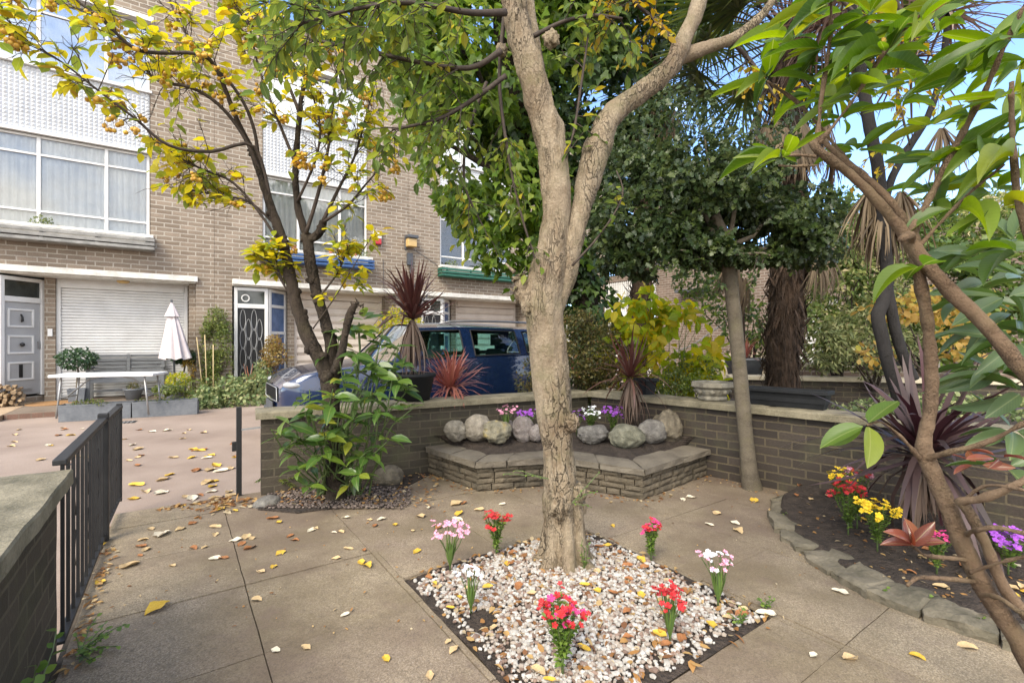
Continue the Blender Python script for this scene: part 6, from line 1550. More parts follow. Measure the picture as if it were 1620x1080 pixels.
for k in range(9):
    an = rnd.uniform(0, 6.28); s = gp(443, 775)+V((0, 0, .05)); w = wob(s, s+V((math.cos(an)*.16, math.sin(an)*.12, rnd.uniform(.06, .18))), 6, .03, .4); leafy(lc, w, .010, (.025, .045), .25, .1, 1, .1, True)
lc.build('frond', 'small', M['l_bushg'], r)
c = at(905, 640, 5.35); c.z = ZR
shrub('cotoneaster_shrub', 'fine leaved bronze green cotoneaster behind the pale trunk and wall', c, [bl(920, 560, 5.3, .46, .32, .46), bl(890, 600, 5.3, .38, .3, .32), bl(950, 610, 5.25, .32, .25, .3), bl(900, 530, 5.3, .28, .25, .27), bl(845, 600, 5.2, .20, .15, .24), bl(960, 560, 5.3, .28, .25, .34)], 10500, (.026, .048), .55, 'small', 'l_coto', .25, 16, gf=4)
c = at(1060, 640, 5.3); c.z = ZR
r = shrub('hydrangea_shrub', 'yellow green broad leaved hydrangea behind the square black planter', c, [bl(1050, 565, 5.3, .42, .35, .38), bl(1095, 560, 5.2, .32, .3, .28), bl(1020, 520, 5.25, .28, .25, .28), bl(1075, 515, 5.25, .30, .25, .25), bl(1110, 610, 5.1, .25, .25, .2), bl(985, 490, 5.3, .14, .15, .12), bl(1025, 480, 5.3, .16, .15, .14), bl(1000, 560, 5.2, .3, .3, .3)], 900, (.09, .17), .62, 'oval', 'l_hydr', .2, 14, gf=2, smat='twig_green')
c = at(1110, 640, 5.0); c.z = .3
shrub('box_shrub', 'fine leaved green shrub under the hydrangea by the stone urn', c, [bl(1100, 590, 5.0, .26, .2, .2), bl(1060, 605, 4.9, .22, .2, .16)], 1500, (.02, .035), .6, 'small', 'l_bushg', .3, 6)
# backdrop to the right: each its own plant
BG = [('laurel_shrub', 'leafy green laurel between the holly trunk and the pale steps', (1190, 540, 8.0), [bl(1190, 520, 8.0, .5, .4, .6), bl(1150, 470, 8.4, .45, .4, .5), bl(1110, 430, 9.0, .6, .4, .5)], 1700, (.07, .12), .5, 'oval', 'l_hedge'),
      ('variegated_shrub', 'silver variegated evergreen rising behind the shaggy palm trunk', (1330, 480, 7.0), [bl(1330, 430, 7.0, .75, .6, .8), bl(1300, 520, 6.8, .45, .4, .4)], 5200, (.06, .11), .45, 'small', 'l_varieg'),
      ('olive_tree', 'grey leaved olive behind the twin charcoal stems', (1385, 560, 6.4), [bl(1370, 540, 6.3, .55, .4, .45), bl(1300, 545, 6.2, .35, .3, .35), bl(1420, 500, 6.4, .4, .4, .5)], 3000, (.06, .11), .3, 'small', 'l_olive'),
      ('ivy_hedge', 'dark green ivy hedge beyond the brown ringed stems', (1460, 480, 7.4), [bl(1430, 420, 7.4, .9, .6, 1.0), bl(1500, 480, 7.2, .8, .6, .9), bl(1360, 380, 7.5, .55, .5, .6), bl(1580, 450, 7.3, .8, .6, .9), bl(1340, 330, 7.6, .35, .4, .35)], 8500, (.07, .12), .7, 'small', 'l_hedge'),
      ('white_flecked_shrub', 'cream flecked shrub high behind the spiky dead skirt', (1480, 380, 7.8), [bl(1500, 370, 7.8, .8, .6, .5), bl(1570, 340, 7.8, .8, .6, .4)], 3000, (.06, .11), .5, 'small', 'l_varieg'),
      ('golden_shrub', 'amber leaved spreading shrub behind the brown ringed stem', (1500, 590, 4.6), [bl(1500, 480, 4.6, .45, .35, .18), bl(1420, 490, 4.6, .35, .3, .12), bl(1540, 540, 4.5, .32, .3, .2), bl(1390, 560, 4.7, .2, .2, .1)], 620, (.05, .09), .7, 'oval', 'l_gold'),
      ('low_ground_cover', 'low bright green cover on the plot beyond the dark brick wall', (1560, 640, 4.0), [bl(1500, 640, 3.9, .7, .4, .07), bl(1350, 650, 4.6, .5, .5, .08), bl(1590, 640, 3.6, .4, .4, .09)], 1800, (.03, .06), .7, 'small', 'l_ground')]
for nm, lab, bs, bls, n, l, w, tm, mt in BG:
    b0 = at(*bs); b0.z = .36 if bs[2] < 5 else .5
    shrub(nm, lab, b0, bls, n, l, w, tm, mt, .3, 9 if nm != 'low_ground_cover' else 0, gf=2.2, sr=.014)
for k, (x, lab) in enumerate(((1316, 'black planter box with white flowers nearest the black railing'), (1362, 'black planter box in the middle of the terrace wall'), (1412, 'black planter box half hidden by the charcoal stems'))):
    c = at(x, 588, 6.95); c.z = .802; trough('planter_box', lab, c, -.26, .36, .2, .2, 'plastic', taper=.02, group='black planters on the raised terrace wall', fill=.9)
    lc = cloud([((c.x, c.y, c.z+.24), (.18, .1, .09), 1)], 260, (.02, .045), .6); tag(lc.build('planter_plant', 'small', M['l_varieg' if k == 0 else 'l_hedge']), lab.replace('black planter box', 'low leafy plant in the black box'), 'plant', 'plants in the terrace planters')
r = thing('iron_railing', 'black iron railing on the terrace beyond the shaggy palm', 'railing', tuple(at(1300, 590, 7.6)))
mb = MB(); p0, p1 = at(1300, 585, 7.7), at(1480, 585, 7.2)
for i in range(34): q = p0.lerp(p1, i/33); q.z = .78; mb.bar(q, q+V((0, 0, .85)), .018, up=FV)
p0.z = p1.z = 1.64; mb.bar(p0, p1, .04, .02); mb.build('baluster_panel', M['black'], r)

# ---------------------------------------------------------------- foreground rhododendron
RB0 = V((1.62, 1.42, .05))
RH = thing('rhododendron', 'big leaved rhododendron leaning across with brown ringed stems and bright green whorls', 'shrub', tuple(RB0))
mb = MB()
def rs(L, d, n=12): P, Q = pxpath(L, d); Q = [q*.72 for q in Q]; P, Q = catmull(P, Q, 9); mb.tube(P, Q, n, True, barkdisp(.0034, 26, L[0][0])); return P
rs([(1660, 1110, 22, 1.42), (1610, 1010, 20, 1.42), (1560, 935, 19, 1.42), (1525, 865, 18, 1.42), (1497, 795, 17, 1.42), (1466, 725, 16, 1.43), (1464, 690, 13, 1.43), (1473, 640, 13, 1.42), (1472, 560, 12, 1.40), (1464, 490, 11, 1.38), (1452, 425, 12, 1.36), (1446, 385, 12, 1.35), (1444, 362, 9, 1.34), (1448, 348, 6, 1.34)], 1.4, 16)
rs([(1660, 640, 15, 1.25), (1610, 575, 15, 1.27), (1560, 515, 15, 1.3), (1505, 462, 15, 1.32), (1455, 405, 15, 1.34), (1415, 350, 11, 1.33), (1350, 280, 9, 1.32), (1295, 238, 9, 1.30), (1284, 222, 8, 1.30)], 1.3, 14)
rs([(1440, 390, 7, 1.35), (1442, 372, 7.5, 1.30), (1425, 378, 7.5, 1.27)], 1.3, 10)
rs([(1444, 372, 8, 1.35), (1470, 315, 7, 1.33), (1515, 225, 6.5, 1.3), (1560, 140, 6, 1.25), (1595, 60, 5, 1.2), (1625, 0, 4, 1.18)], 1.3)
rs([(1292, 228, 4.5, 1.3), (1300, 150, 4, 1.27), (1312, 70, 4, 1.24), (1316, -10, 3.5, 1.2)], 1.3)
rs([(1294, 228, 4.5, 1.3), (1345, 165, 4, 1.25), (1405, 75, 3.6, 1.2), (1450, 30, 3.2, 1.17), (1485, 0, 3, 1.15)], 1.3)
rs([(1447, 385, 8, 1.36), (1425, 340, 8, 1.36), (1390, 300, 8, 1.37), (1345, 262, 7, 1.38), (1300, 222, 5, 1.38)], 1.36)
rs([(1445, 400, 4, 1.34), (1490, 350, 3.5, 1.3), (1540, 300, 3, 1.25), (1590, 260, 2.5, 1.2)], 1.3)
rs([(1400, 335, 5, 1.34), (1340, 255, 4, 1.4), (1270, 170, 3.5, 1.4), (1212, 128, 3, 1.4)], 1.4)
rs([(1290, 248, 3.5, 1.3), (1260, 245, 3, 1.3), (1238, 248, 2.6, 1.28)], 1.3); rs([(1290, 262, 3.5, 1.3), (1255, 263, 3, 1.28), (1232, 262, 2.5, 1.27)], 1.3)
rs([(1640, 420, 7, 1.2), (1612, 320, 6, 1.2), (1602, 220, 5.5, 1.2), (1600, 130, 5, 1.2)], 1.2)
rs([(1468, 725, 6, 1.42), (1500, 715, 6, 1.36), (1560, 700, 6, 1.3), (1600, 680, 5.5, 1.25), (1650, 655, 5, 1.2)], 1.3)
rs([(1455, 725, 5, 1.42), (1425, 690, 3.5, 1.4), (1395, 668, 2.8, 1.38), (1372, 672, 2.4, 1.36)], 1.4)
rs([(1650, 1000, 13, 1.36), (1590, 930, 11, 1.37), (1555, 850, 10, 1.37), (1527, 800, 10, 1.36), (1520, 793, 9, 1.36), (1555, 788, 9, 1.3), (1600, 770, 8, 1.24), (1650, 745, 8, 1.2)], 1.3)
for L in ([(1533, 886, 6, 1.42), (1500, 882, 5, 1.38), (1465, 878, 4, 1.35), (1450, 868, 3.5, 1.33), (1440, 860, 3, 1.32)], [(1549, 920, 6, 1.42), (1500, 915, 5, 1.37), (1455, 913, 4, 1.33), (1435, 925, 4, 1.3)], [(1530, 845, 5), (1545, 838, 5, 1.3), (1580, 835, 5, 1.25), (1640, 848, 5, 1.2)],
          [(1550, 940, 5), (1580, 945, 5, 1.3), (1610, 965, 5, 1.25), (1650, 990, 5, 1.2)], [(1535, 905, 4), (1580, 890, 4, 1.3), (1640, 875, 4, 1.22)], [(1520, 795, 5), (1560, 768, 4, 1.3), (1620, 775, 4, 1.2)]): rs(L, 1.38, 8)
mb.build('stem', M['bark_rhodo'], RH, smooth=True)
lb = LC(); lb2 = LC(); lb3 = LC(); ldk = LC(); lr = LC()
def whorl(lc, x, y, d, n, l, droop=.2, dirv=None, w=.34, spread=1.0, bias=V((-.25, 0, -.1))):
    c = at(x, y, d); a0 = rnd.uniform(0, 6.28); dirv = V(dirv) if dirv else V((-.2, -.1, .6)); dirv.normalize(); s = dirv.orthogonal().normalized(); t = dirv.cross(s)
    for k in range(n):
        an = a0+k*2.4; o = (s*math.cos(an)+t*math.sin(an))*spread+dirv*rnd.uniform(.1, .75)+V((0, 0, -droop*rnd.uniform(.2, 1.4))); L = rnd.uniform(*l)
        st_ = c+o.normalized()*.012; (rnd.choice((lb, lb2, lb3)) if lc is lb else lc).add(st_, o+rv(.25)+bias, V((0, -.45, .75))+rv(.65), L, L*w*rnd.uniform(.8, 1.15))
for x, y, d, n in ((1316, 5, 1.22, 9), (1255, 62, 1.38, 6), (1212, 125, 1.38, 6), (1302, 78, 1.28, 7), (1400, 85, 1.2, 7), (1450, 40, 1.17, 8), (1480, 55, 1.25, 7), (1560, 70, 1.3, 7), (1600, 60, 1.18, 6), (1236, 250, 1.28, 6), (1345, 150, 1.3, 6), (1420, 170, 1.35, 6), (1372, 25, 1.2, 6),
                   (1560, 235, 1.3, 6), (1500, 250, 1.35, 6), (1600, 150, 1.2, 7), (1530, 120, 1.4, 6), (1380, 120, 1.4, 6), (1340, 110, 1.5, 6), (1285, 150, 1.5, 5), (1605, 250, 1.2, 5), (1355, 240, 1.45, 4), (1440, 130, 1.5, 5), (1500, 10, 1.4, 7), (1550, -5, 1.3, 7), (1430, -20, 1.35, 7), (1590, 200, 1.4, 6), (1520, 300, 1.5, 5), (1570, 300, 1.35, 6), (1470, 200, 1.5, 5), (1330, 190, 1.6, 4), (1610, 110, 1.5, 7), (1480, 110, 1.6, 6), (1360, 70, 1.6, 6), (1540, 180, 1.6, 6)):
    whorl(lb, x, y, d, n+3, (.065, .160), .35, w=.29)
for x, y, d, n in ((1372, 672, 1.35, 4), (1455, 420, 1.28, 3), (1510, 330, 1.3, 4), (1580, 330, 1.25, 5), (1610, 400, 1.3, 5), (1470, 300, 1.5, 3)): whorl(lb, x, y, d, n, (.10, .155), .55, w=.40)
for x, y, d, n in ((1590, 470, 1.45, 7), (1560, 520, 1.55, 7), (1610, 540, 1.4, 7), (1580, 590, 1.5, 7), (1615, 620, 1.4, 7), (1560, 450, 1.7, 6), (1600, 680, 1.45, 5), (1540, 580, 1.7, 6), (1620, 440, 1.5, 6), (1590, 740, 1.4, 4), (1545, 400, 1.7, 6), (1600, 380, 1.6, 6), (1530, 480, 1.8, 5)): whorl(ldk, x, y, d, n, (.12, .19), .45, w=.3)
for k, (x, y) in enumerate(((1545, 500), (1590, 560), (1610, 480))): mb2 = None
# bright broken reflections aside, the red young leaves
c = at(1442, 862, 1.31)
for o, L in (((-1, -.25, .75), .088), ((-.25, -.4, 1), .085), ((.35, -.35, .75), .085), ((1, -.3, .35), .080), ((-1.0, .2, .1), .07), ((.15, .4, .9), .07)): lr.add(c, V(o), V((.1, -.6, .8))+rv(.3), L, L*.40)
whorl(lr, 1545, 735, 1.35, 4, (.05, .075), .1); whorl(lr, 1580, 725, 1.3, 4, (.05, .08), .1); whorl(lr, 1238, 240, 1.28, 2, (.03, .045), .0); whorl(lr, 1458, 32, 1.17, 3, (.03, .05), 0)
lb.build('bright_foliage', 'big', M['l_rhodo'], RH); lb2.build('bright_foliage', 'slim', M['l_rhodo'], RH); lb3.build('bright_foliage', 'flatleaf', M['l_rhodo'], RH); ldk.build('dark_foliage', 'big', M['l_rhododark'], RH); lr.build('red_foliage', 'big', M['l_red'], RH)

# ---------------------------------------------------------------- planting along the terrace
c = fpx(342, -.18, ZF)
r = shrub('climbing_shrub', 'tall dense climber on canes beside the black grille door', c, [(tuple(c+V((0, 0, z))), (rx, .2, .3), 1) for z, rx in ((.35, .33), (.7, .36), (1.05, .36), (1.35, .33), (1.6, .25))], 4200, (.03, .06), .6, 'small', 'l_bushg', .28, 8, gf=3)
mb = MB()
for k, (a, b_) in enumerate((((-.1, -.28, 0), (-.28, -.22, 1.25)), ((-.02, -.28, 0), (-.12, -.2, 1.3)), ((.1, -.26, 0), (.06, -.2, 1.1)))):
    m2 = MB(); m2.tube([c+V(a), c+V(b_)], .011, 6); tag(m2.build('bamboo_cane', M['bamboo'], smooth=True), ['bamboo cane leaning most before the climbing shrub', 'upright bamboo cane in the middle of the climbing shrub', 'shortest bamboo cane at the door end of the climbing shrub'][k], 'cane', 'canes in the climbing shrub')
r = thing('ground_cover', 'pale green leafy ground cover spilling towards the front of the car', 'ground cover', tuple(gp(365, 640, ZR)))
cc = gp(365, 642, ZR); lc = cloud([((gp(x, y, ZR).x, gp(x, y, ZR).y, ZR+.14), (rx, rx*.8, rz*1.25), rx) for x, y, rx, rz in ((345, 640, .45, .28), (375, 640, .55, .34), (402, 632, .5, .36), (420, 625, .5, .38), (330, 645, .3, .2), (400, 618, .5, .45))], 5600, (.05, .09), .75, .12, 2, .6, .2, .9)
lc.build('foliage', 'oval', M['l_ground'], r)
c = fpx(300, -1.0, ZF); shrub('flowering_plant', 'pale green trailing plant in the trough end beside the pier', (c.x, c.y, .16), [((c.x, c.y, .26), (.30, .2, .16), 1), ((c.x-.3, c.y-.25, .22), (.25, .15, .1), 1)], 900, (.03, .06), .6, 'oval', 'l_bushg', .2, 4)
c = fpx(298, -.15, ZF); shrub('yellow_twig_plant', 'thin yellow leaved plant against the brick pier by the parasol', c, [((c.x, c.y, .55), (.13, .1, .25), 1)], 160, (.03, .06), .6, 'oval', 'l_gold', .2, 6, smat='bamboo')
c = fpx(437, -.45, ZF); shrub('bronze_shrub', 'bronze and yellow shrub in a terracotta pot before the blue side light', (c.x, c.y, .26), [((c.x, c.y, .85), (.33, .25, .28), 1), ((c.x, c.y, 1.1), (.22, .2, .22), .6), ((c.x-.2, c.y, .55), (.2, .2, .2), .3)], 1500, (.04, .07), .6, 'small', 'l_bronze', .28, 9)
pot('plant_pot', 'terracotta pot under the bronze shrub by the black door', c, potprof(.13, .18, .26), 'terracotta')
lc = cloud([((c.x-.28, c.y-.05, .52), (.2, .15, .22), 1)], 420, (.04, .07), .55); tag(lc.build('broad_leaf_plant', 'oval', M['l_ground']), 'pale green leafy plant between the bronze shrub and black door', 'plant')
c = fpx(398, -.3, ZF); pot('barrel_planter', 'small dark barrel pot with dry red stems at the black door', c, potprof(.17, .19, .26), 'plastic')
mb = MB()
for k in range(7): mb.tube(wob(c+V((rnd.uniform(-.1, .1), 0, .2)), c+V((rnd.uniform(-.25, .3), 0, rnd.uniform(.4, .7))), 3, .1), [.012, .01, .008, .005], 5)
tag(mb.build('dry_stems', M['terracotta']), 'dry orange brown stems standing in the dark barrel pot', 'plant')
c = fpx(632, -.6, ZF); shrub('yellow_green_shrub', 'yellow green shrub beside the second garage behind the red cordyline', c, [((c.x, c.y, 1.55), (.6, .4, .45), 1), ((c.x+.2, c.y, 1.05), (.5, .4, .4), .6)], 1500, (.06, .10), .6, 'oval', 'l_hydr', .3, 8)  # same yellow green leaf colours as the hydrangea
p0, d = TR_C
for k in range(2):
    c = p0+d*(.25+.5*k)+V((-.57, .82, 0))*.15; lc = cloud([((c.x+d.x*s, c.y+d.y*s, .16), (.3, .12, .05), 1) for s in ((-.1, .1) if k else (-.06,))], 320, (.02, .045), .6)
    tag(lc.build('trough_weed', 'small', M['l_bushg']), ['low green weeds in the trough nearest the table', 'low green weeds in the trough at the ground cover end'][k], 'plant', 'weeds in the grey troughs')

# ---------------------------------------------------------------- flowers
def petal_flower(col, n=5, r=.014):
    mb = MB()
    for k in range(n):
        a = 2*math.pi*k/n; vs = [(0, 0, 0)]
        for q in range(5): t = (q/4-.5)*1.25; rr = r*(1-.25*abs(q-2)/2); vs.append((math.cos(a+t*.9)*rr, math.sin(a+t*.9)*rr, r*.28*(1 if q in (1, 3) else .6 if q == 2 else .4)))
        mb.add(vs, [(0, 1, 2), (0, 2, 3), (0, 3, 4), (0, 4, 5)])
    me = bpy.data.meshes.new(col+'_flower'); me.from_pydata(mb.v, [], mb.f); me.materials.append(M[col]); return me
FM = {}
def bunch(label, base, h, spread, kind, cols, n=11, fr=.016):
    base = V(base); r = thing('flower_bunch', label, 'flowers', tuple(base), group='artificial flower bunches'); st = MB(); lc = LC()
    st.tube([base+V((0, 0, -.01)), base+V((0, 0, h*.45))], .0045, 6)
    tips = []
    for k in range(n):
        an = k*2.4; rr = spread*math.sqrt((k+.5)/n); top = base+V((math.cos(an)*rr, math.sin(an)*rr, h*rnd.uniform(.78, 1.0)+.03*(1-rr/spread)))
        w = wob(base+V((0, 0, h*.3)), top, 4, .03); st.tube(w, [.0022]*5, 4, False); tips.append((top, (w[-1]-w[-2]).normalized()))
        if kind == 'leafy': leafy(lc, w, .010, (.014, .024), .55, .0, 1, .1, True)
    if kind == 'blade':
        for k in range(26): an = rnd.uniform(0, 6.28); o = V((math.cos(an)*.35, math.sin(an)*.35, 1)); lc.add(base+V((0, 0, h*.12)), o, V((math.cos(an), math.sin(an), .3)), h*rnd.uniform(.5, .78), .008)
    else:
        for k in range(120): an = rnd.uniform(0, 6.28); z = rnd.uniform(.18, .85)*h; rr = spread*.65*rnd.random()*z/h; lc.add(base+V((math.cos(an)*rr, math.sin(an)*rr, z)), V((math.cos(an), math.sin(an), rnd.uniform(-.2, .8))), V((0, 0, 1))+rv(.4), rnd.uniform(.014, .026), .012)
    st.build('stem', M['twig_green'], r, smooth=True); lc.build('foliage', 'blade' if kind == 'blade' else 'oval', M['l_weed'], r)
    for k, (p, d_) in enumerate(tips):
        for q in range(3 if kind == 'blade' else 4):
            col = rnd.choice(cols)
            if col not in FM: FM[col] = petal_flower(col)
            o = bpy.data.objects.new('flower', FM[col]); s = fr/.014*rnd.uniform(.5, 1.0); o.parent = r; COL.objects.link(o)
            o.location = p-base+rv(spread*.34)*(0 if q == 0 else 1); o.scale = (s, s, s); n_ = (d_+rv(.6)+V((0, -.35, .3))).normalized(); o.rotation_euler = n_.to_track_quat('Z', 'Y').to_euler()
    return r
def fb(lab, x, y, ytop, kind, cols, n, spread, z=0, fr=.016):
    p = gp(x, y, z); h = (y-ytop)/F*p.y*1.05; bunch(lab, p, h, spread, kind, cols, n, fr)
fb('pale pink flower bunch at the edge of the gravel nearest the open paving', 712, 905, 838, 'blade', ['f_pink'], 10, .095, .0, .019)
fb('red flower bunch behind the pale pink one left of the trunk', 785, 880, 820, 'leafy', ['f_red'], 10, .07, .0, .017)
fb('magenta and red flower bunch at the far gravel corner beyond the trunk', 1030, 888, 832, 'leafy', ['f_magenta', 'f_red'], 9, .05, .0, .016)
fb('pink and white flower bunch at the gravel corner nearest the stone edging', 1136, 962, 880, 'blade', ['f_pink', 'f_white'], 10, .07, .0, .016)
fb('coral red flower bunch with grassy blades on the gravel', 1060, 1018, 938, 'blade', ['f_red'], 11, .06, .0, .018)
fb('largest red flower bunch at the front of the gravel bed', 890, 1072, 958, 'leafy', ['f_red', 'f_red', 'f_magenta'], 15, .075, .0, .017)
fb('pale blue white flower bunch with few blooms on the gravel', 745, 972, 905, 'blade', ['f_pale'], 7, .06, .0, .013)
fb('red flower bunch at the head of the planted border', 1342, 850, 772, 'leafy', ['f_red'], 11, .09, .04, .022)
fb('pink topped flower bunch behind the red one in the border', 1356, 838, 752, 'leafy', ['f_pink', 'f_red'], 7, .07, .05, .018)
fb('golden flower bunch against the brick wall in the border', 1328, 800, 748, 'leafy', ['f_yellow'], 9, .09, .04, .02)
fb('yellow flower bunch in the middle of the border', 1388, 872, 800, 'leafy', ['f_yellow'], 13, .095, .05, .02)
fb('magenta flower bunch beside the leaning brown stem', 1482, 905, 845, 'leafy', ['f_magenta'], 6, .06, .07, .016)
fb('violet flower bunch at the near end of the border', 1595, 905, 850, 'leafy', ['f_purple'], 15, .10, .10, .02)
def fa(lab, x, y, d, h, spread, kind, cols, n, fr): p = at(x, y, d); p.z = .30; bunch(lab, p, h, spread, kind, cols, n, fr)
fa('pale pink flower bunch between the boulders on the stone planter', 800, 672, 4.36, .25, .085, 'blade', ['f_pink'], 9, .019)
fa('purple flower bunch behind the upright mauve boulder', 833, 665, 4.42, .19, .11, 'leafy', ['f_purple'], 11, .02)
fa('purple flower bunch just beyond the pale trunk on the stone planter', 912, 680, 4.4, .19, .08, 'leafy', ['f_purple'], 8, .018)
fa('white flower bunch between the two purple ones on the planter', 935, 676, 4.4, .22, .09, 'leafy', ['f_white'], 12, .017)
fa('purple flower bunch beside the brown spiky cordyline', 970, 676, 4.42, .21, .10, 'leafy', ['f_purple'], 13, .019)

# ---------------------------------------------------------------- weeds and ivy sprigs
def sprig(label, base, ends, l, w, mat='l_weed', tm='oval', step=.025, name='ivy_sprig', cat='weed', n=None):
    r = thing(name, label, cat, tuple(base)); mb = MB(); lc = LC()
    for e in ends: wv = wob(base, e, 5, .06, .05); mb.tube(wv, [.002]*6, 4, False); leafy(lc, wv, step, l, w, .1, .9, .1)
    mb.build('stem', M['twig_green'], r); lc.build('foliage', tm, M[mat], r)
wl = lambda s, z: W0-V((-.5719, .8203, 0))*s+V((.02, .015, z))
sprig('trailing ivy sprig on the face of the low mossy wall', wl(.55, .05), [wl(.42, .30)+V((.03, .02, 0)), wl(.5, .2)+V((.05, 0, 0)), wl(.38, .12)+V((.03, 0, 0)), wl(.6, .33)+V((.03, 0, 0))], (.022, .036), .85)
b_ = wl(.02, .0)+V((.03, .03, 0)); sprig('green weed tuft at the foot of the low mossy wall', b_, [b_+V((rnd.uniform(-.04, .14), rnd.uniform(-.1, .12), rnd.uniform(.02, .10))) for k in range(10)], (.012, .025), .8, step=.014)
for k, (x, y, lab) in enumerate(((1392, 940, 'weed growing at the foot of the square ended edging stone'), (1463, 958, 'round leaved weed growing before the long pale edging stone'), (1552, 990, 'round leaved weed nearest the leaning brown stem base'), (1252, 822, 'tiny weed on the outer bend of the edging'), (1172, 985, 'small weed at the gravel corner by the edging'), (1215, 960, 'tiny weed sprout on the paving beside the gravel corner'))):
    b_ = gp(x, y, .01); sprig(lab, b_, [b_+V((rnd.uniform(-.04, .04), rnd.uniform(-.03, .03), rnd.uniform(.01, .05))) for q in range(7)], (.012, .02), .9, step=.012, name='weed')
b_ = at(866, 762, d0-.05); sprig('little green shoot growing from the pale trunk', at(905, 795, d0-.09), [at(945, 745, d0-.12), at(940, 775, d0-.12), at(935, 800, d0-.1)], (.012, .022), .6, step=.018)
sprig('bare green shoot reaching left from the pale trunk', at(868, 757, d0-.07), [at(800, 745, d0-.05), at(815, 740, d0-.05)], (.010, .018), .5, step=.02)
sprig('green shoots at the foot of the pale trunk', at(925, 900, d0-.1), [at(922, 850, d0-.11), at(930, 862, d0-.11), at(918, 870, d0-.12)], (.012, .022), .6, step=.016)

# ---------------------------------------------------------------- fallen leaves
def leafmesh(k):
    tv, tf = _big(8, .0, .22); v = tv.copy(); rs_ = np.random.default_rng(k+40); a, b2 = rs_.uniform(-.6, 1.5), rs_.uniform(.4, 1.3)
    v[:, 1] *= .55+.12*rs_.random(); v[:, 2] = v[:, 2]*.55+a*.35*(v[:, 0]-.5)**2+.25*b2*np.abs(v[:, 1])**1.3+.035*np.sin(v[:, 0]*9+k)*np.sign(v[:, 1])
    v[:, 1] *= 1+.16*np.sin(v[:, 0]*13+k*2)
    v[:, 0] -= .5; v[:, 2] -= np.quantile(v[:, 2], .12)
    return v, tf
LVM = {}
def fallen(x, y, size, mat, label, group, z=0, rot=None, lift=.002):
    k = rnd.randrange(5)
    if (k, mat) not in LVM:
        v, tf = leafmesh(k); me = bpy.data.meshes.new('fallen_leaf'); me.from_pydata([tuple(q) for q in v], [], [tuple(int(i) for i in t) for t in tf]); me.materials.append(M[mat]); me.polygons.foreach_set('use_smooth', [True]*len(me.polygons)); LVM[(k, mat)] = me
    o = bpy.data.objects.new('fallen_leaf', LVM[(k, mat)]); COL.objects.link(o); p = gp(x, y, z) if y is not None else x; o.location = p+V((0, 0, lift)); o.scale = (size,)*3; o.rotation_euler = (rnd.uniform(-.15, .15), rnd.uniform(-.15, .15), rnd.uniform(0, 6.28) if rot is None else rot)
    tag(o, label, 'leaf', group); return o
CN = {'leaf_tan': 'dry tan', 'leaf_pale': 'pale cream', 'leaf_yellow': 'yellow', 'leaf_brown': 'russet brown'}
fallen(249, 962, .105, 'leaf_yellow', 'big curled golden leaf alone on the paving before the railing', 'single fallen leaves', rot=1.2)
for x, y, s, m, lab in ((205, 895, .10, 'leaf_tan', 'long tan leaf lying flat beside the railing foot'), (255, 846, .12, 'leaf_pale', 'broad pale leaf with a brown scrap beside it on the paving'), (158, 922, .07, 'leaf_yellow', 'small orange yellow leaf beside the railing base strip'), (152, 865, .10, 'leaf_yellow', 'yellow leaf wedged under the gate post'),
    (373, 855, .07, 'leaf_pale', 'pale oval leaf on the paving joint below the latch post'), (340, 884, .065, 'leaf_pale', 'small pale round leaf in the middle of the open paving'), (493, 839, .07, 'leaf_pale', 'pale pointed leaf on the paving before the crab apple bed'), (625, 830, .05, 'leaf_yellow', 'bright yellow leaf on the paving left of the red flowers'), (722, 797, .11, 'leaf_tan', 'broad tan leaf pair lying before the stone planter corner'),
    (1402, 914, .0, 'leaf_tan', ''), (1345, 1042, .075, 'leaf_tan', 'tan leaf on the paving nearest the viewer at the joint'), (1212, 971, .08, 'leaf_pale', 'pale long leaf beside the gravel corner weeds'), (1330, 937, .07, 'leaf_pale', 'pale long leaf lying at the curve of the edging'), (1530, 1024, .065, 'leaf_tan', 'tan leaf under the leaning brown stem'), (1221, 808, .07, 'leaf_tan', 'tan leaf lying before the holly trunk'), (680, 912, .05, 'leaf_pale', 'small pale leaf at the edge of the gravel by pink flowers'), (550, 878, .0, 'leaf_tan', '')):
    if s: fallen(x, y, s, m, lab, 'single fallen leaves')
ZN = [('paving', 34, lambda: (rnd.uniform(200, 680), rnd.uniform(800, 900)), 0, (.025, .055), ' leaf among those scattered on the paving by the gate'),
      ('paving2', 16, lambda: (rnd.uniform(640, 1240), rnd.uniform(782, 840)), 0, (.03, .065), ' leaf scattered on the paving before the stone planter'),
      ('road', 40, lambda: (rnd.uniform(190, 375), rnd.uniform(680, 790)), ZR, (.05, .10), ' leaf scattered on the tarmac beyond the gate'),
      ('road2', 18, lambda: (rnd.uniform(0, 170), rnd.uniform(675, 745)), ZR, (.05, .09), ' leaf on the tarmac behind the railing'),
      ('gravel', 46, None, .015, (.035, .065), ' leaf lying on the white gravel'),
      ('border', 26, None, .06, (.04, .07), ' leaf lying on the soil of the border'),
      ('near', 14, lambda: (rnd.uniform(300, 1500), rnd.uniform(900, 1075)), 0, (.02, .04), ' leaf fragment on the near paving')]
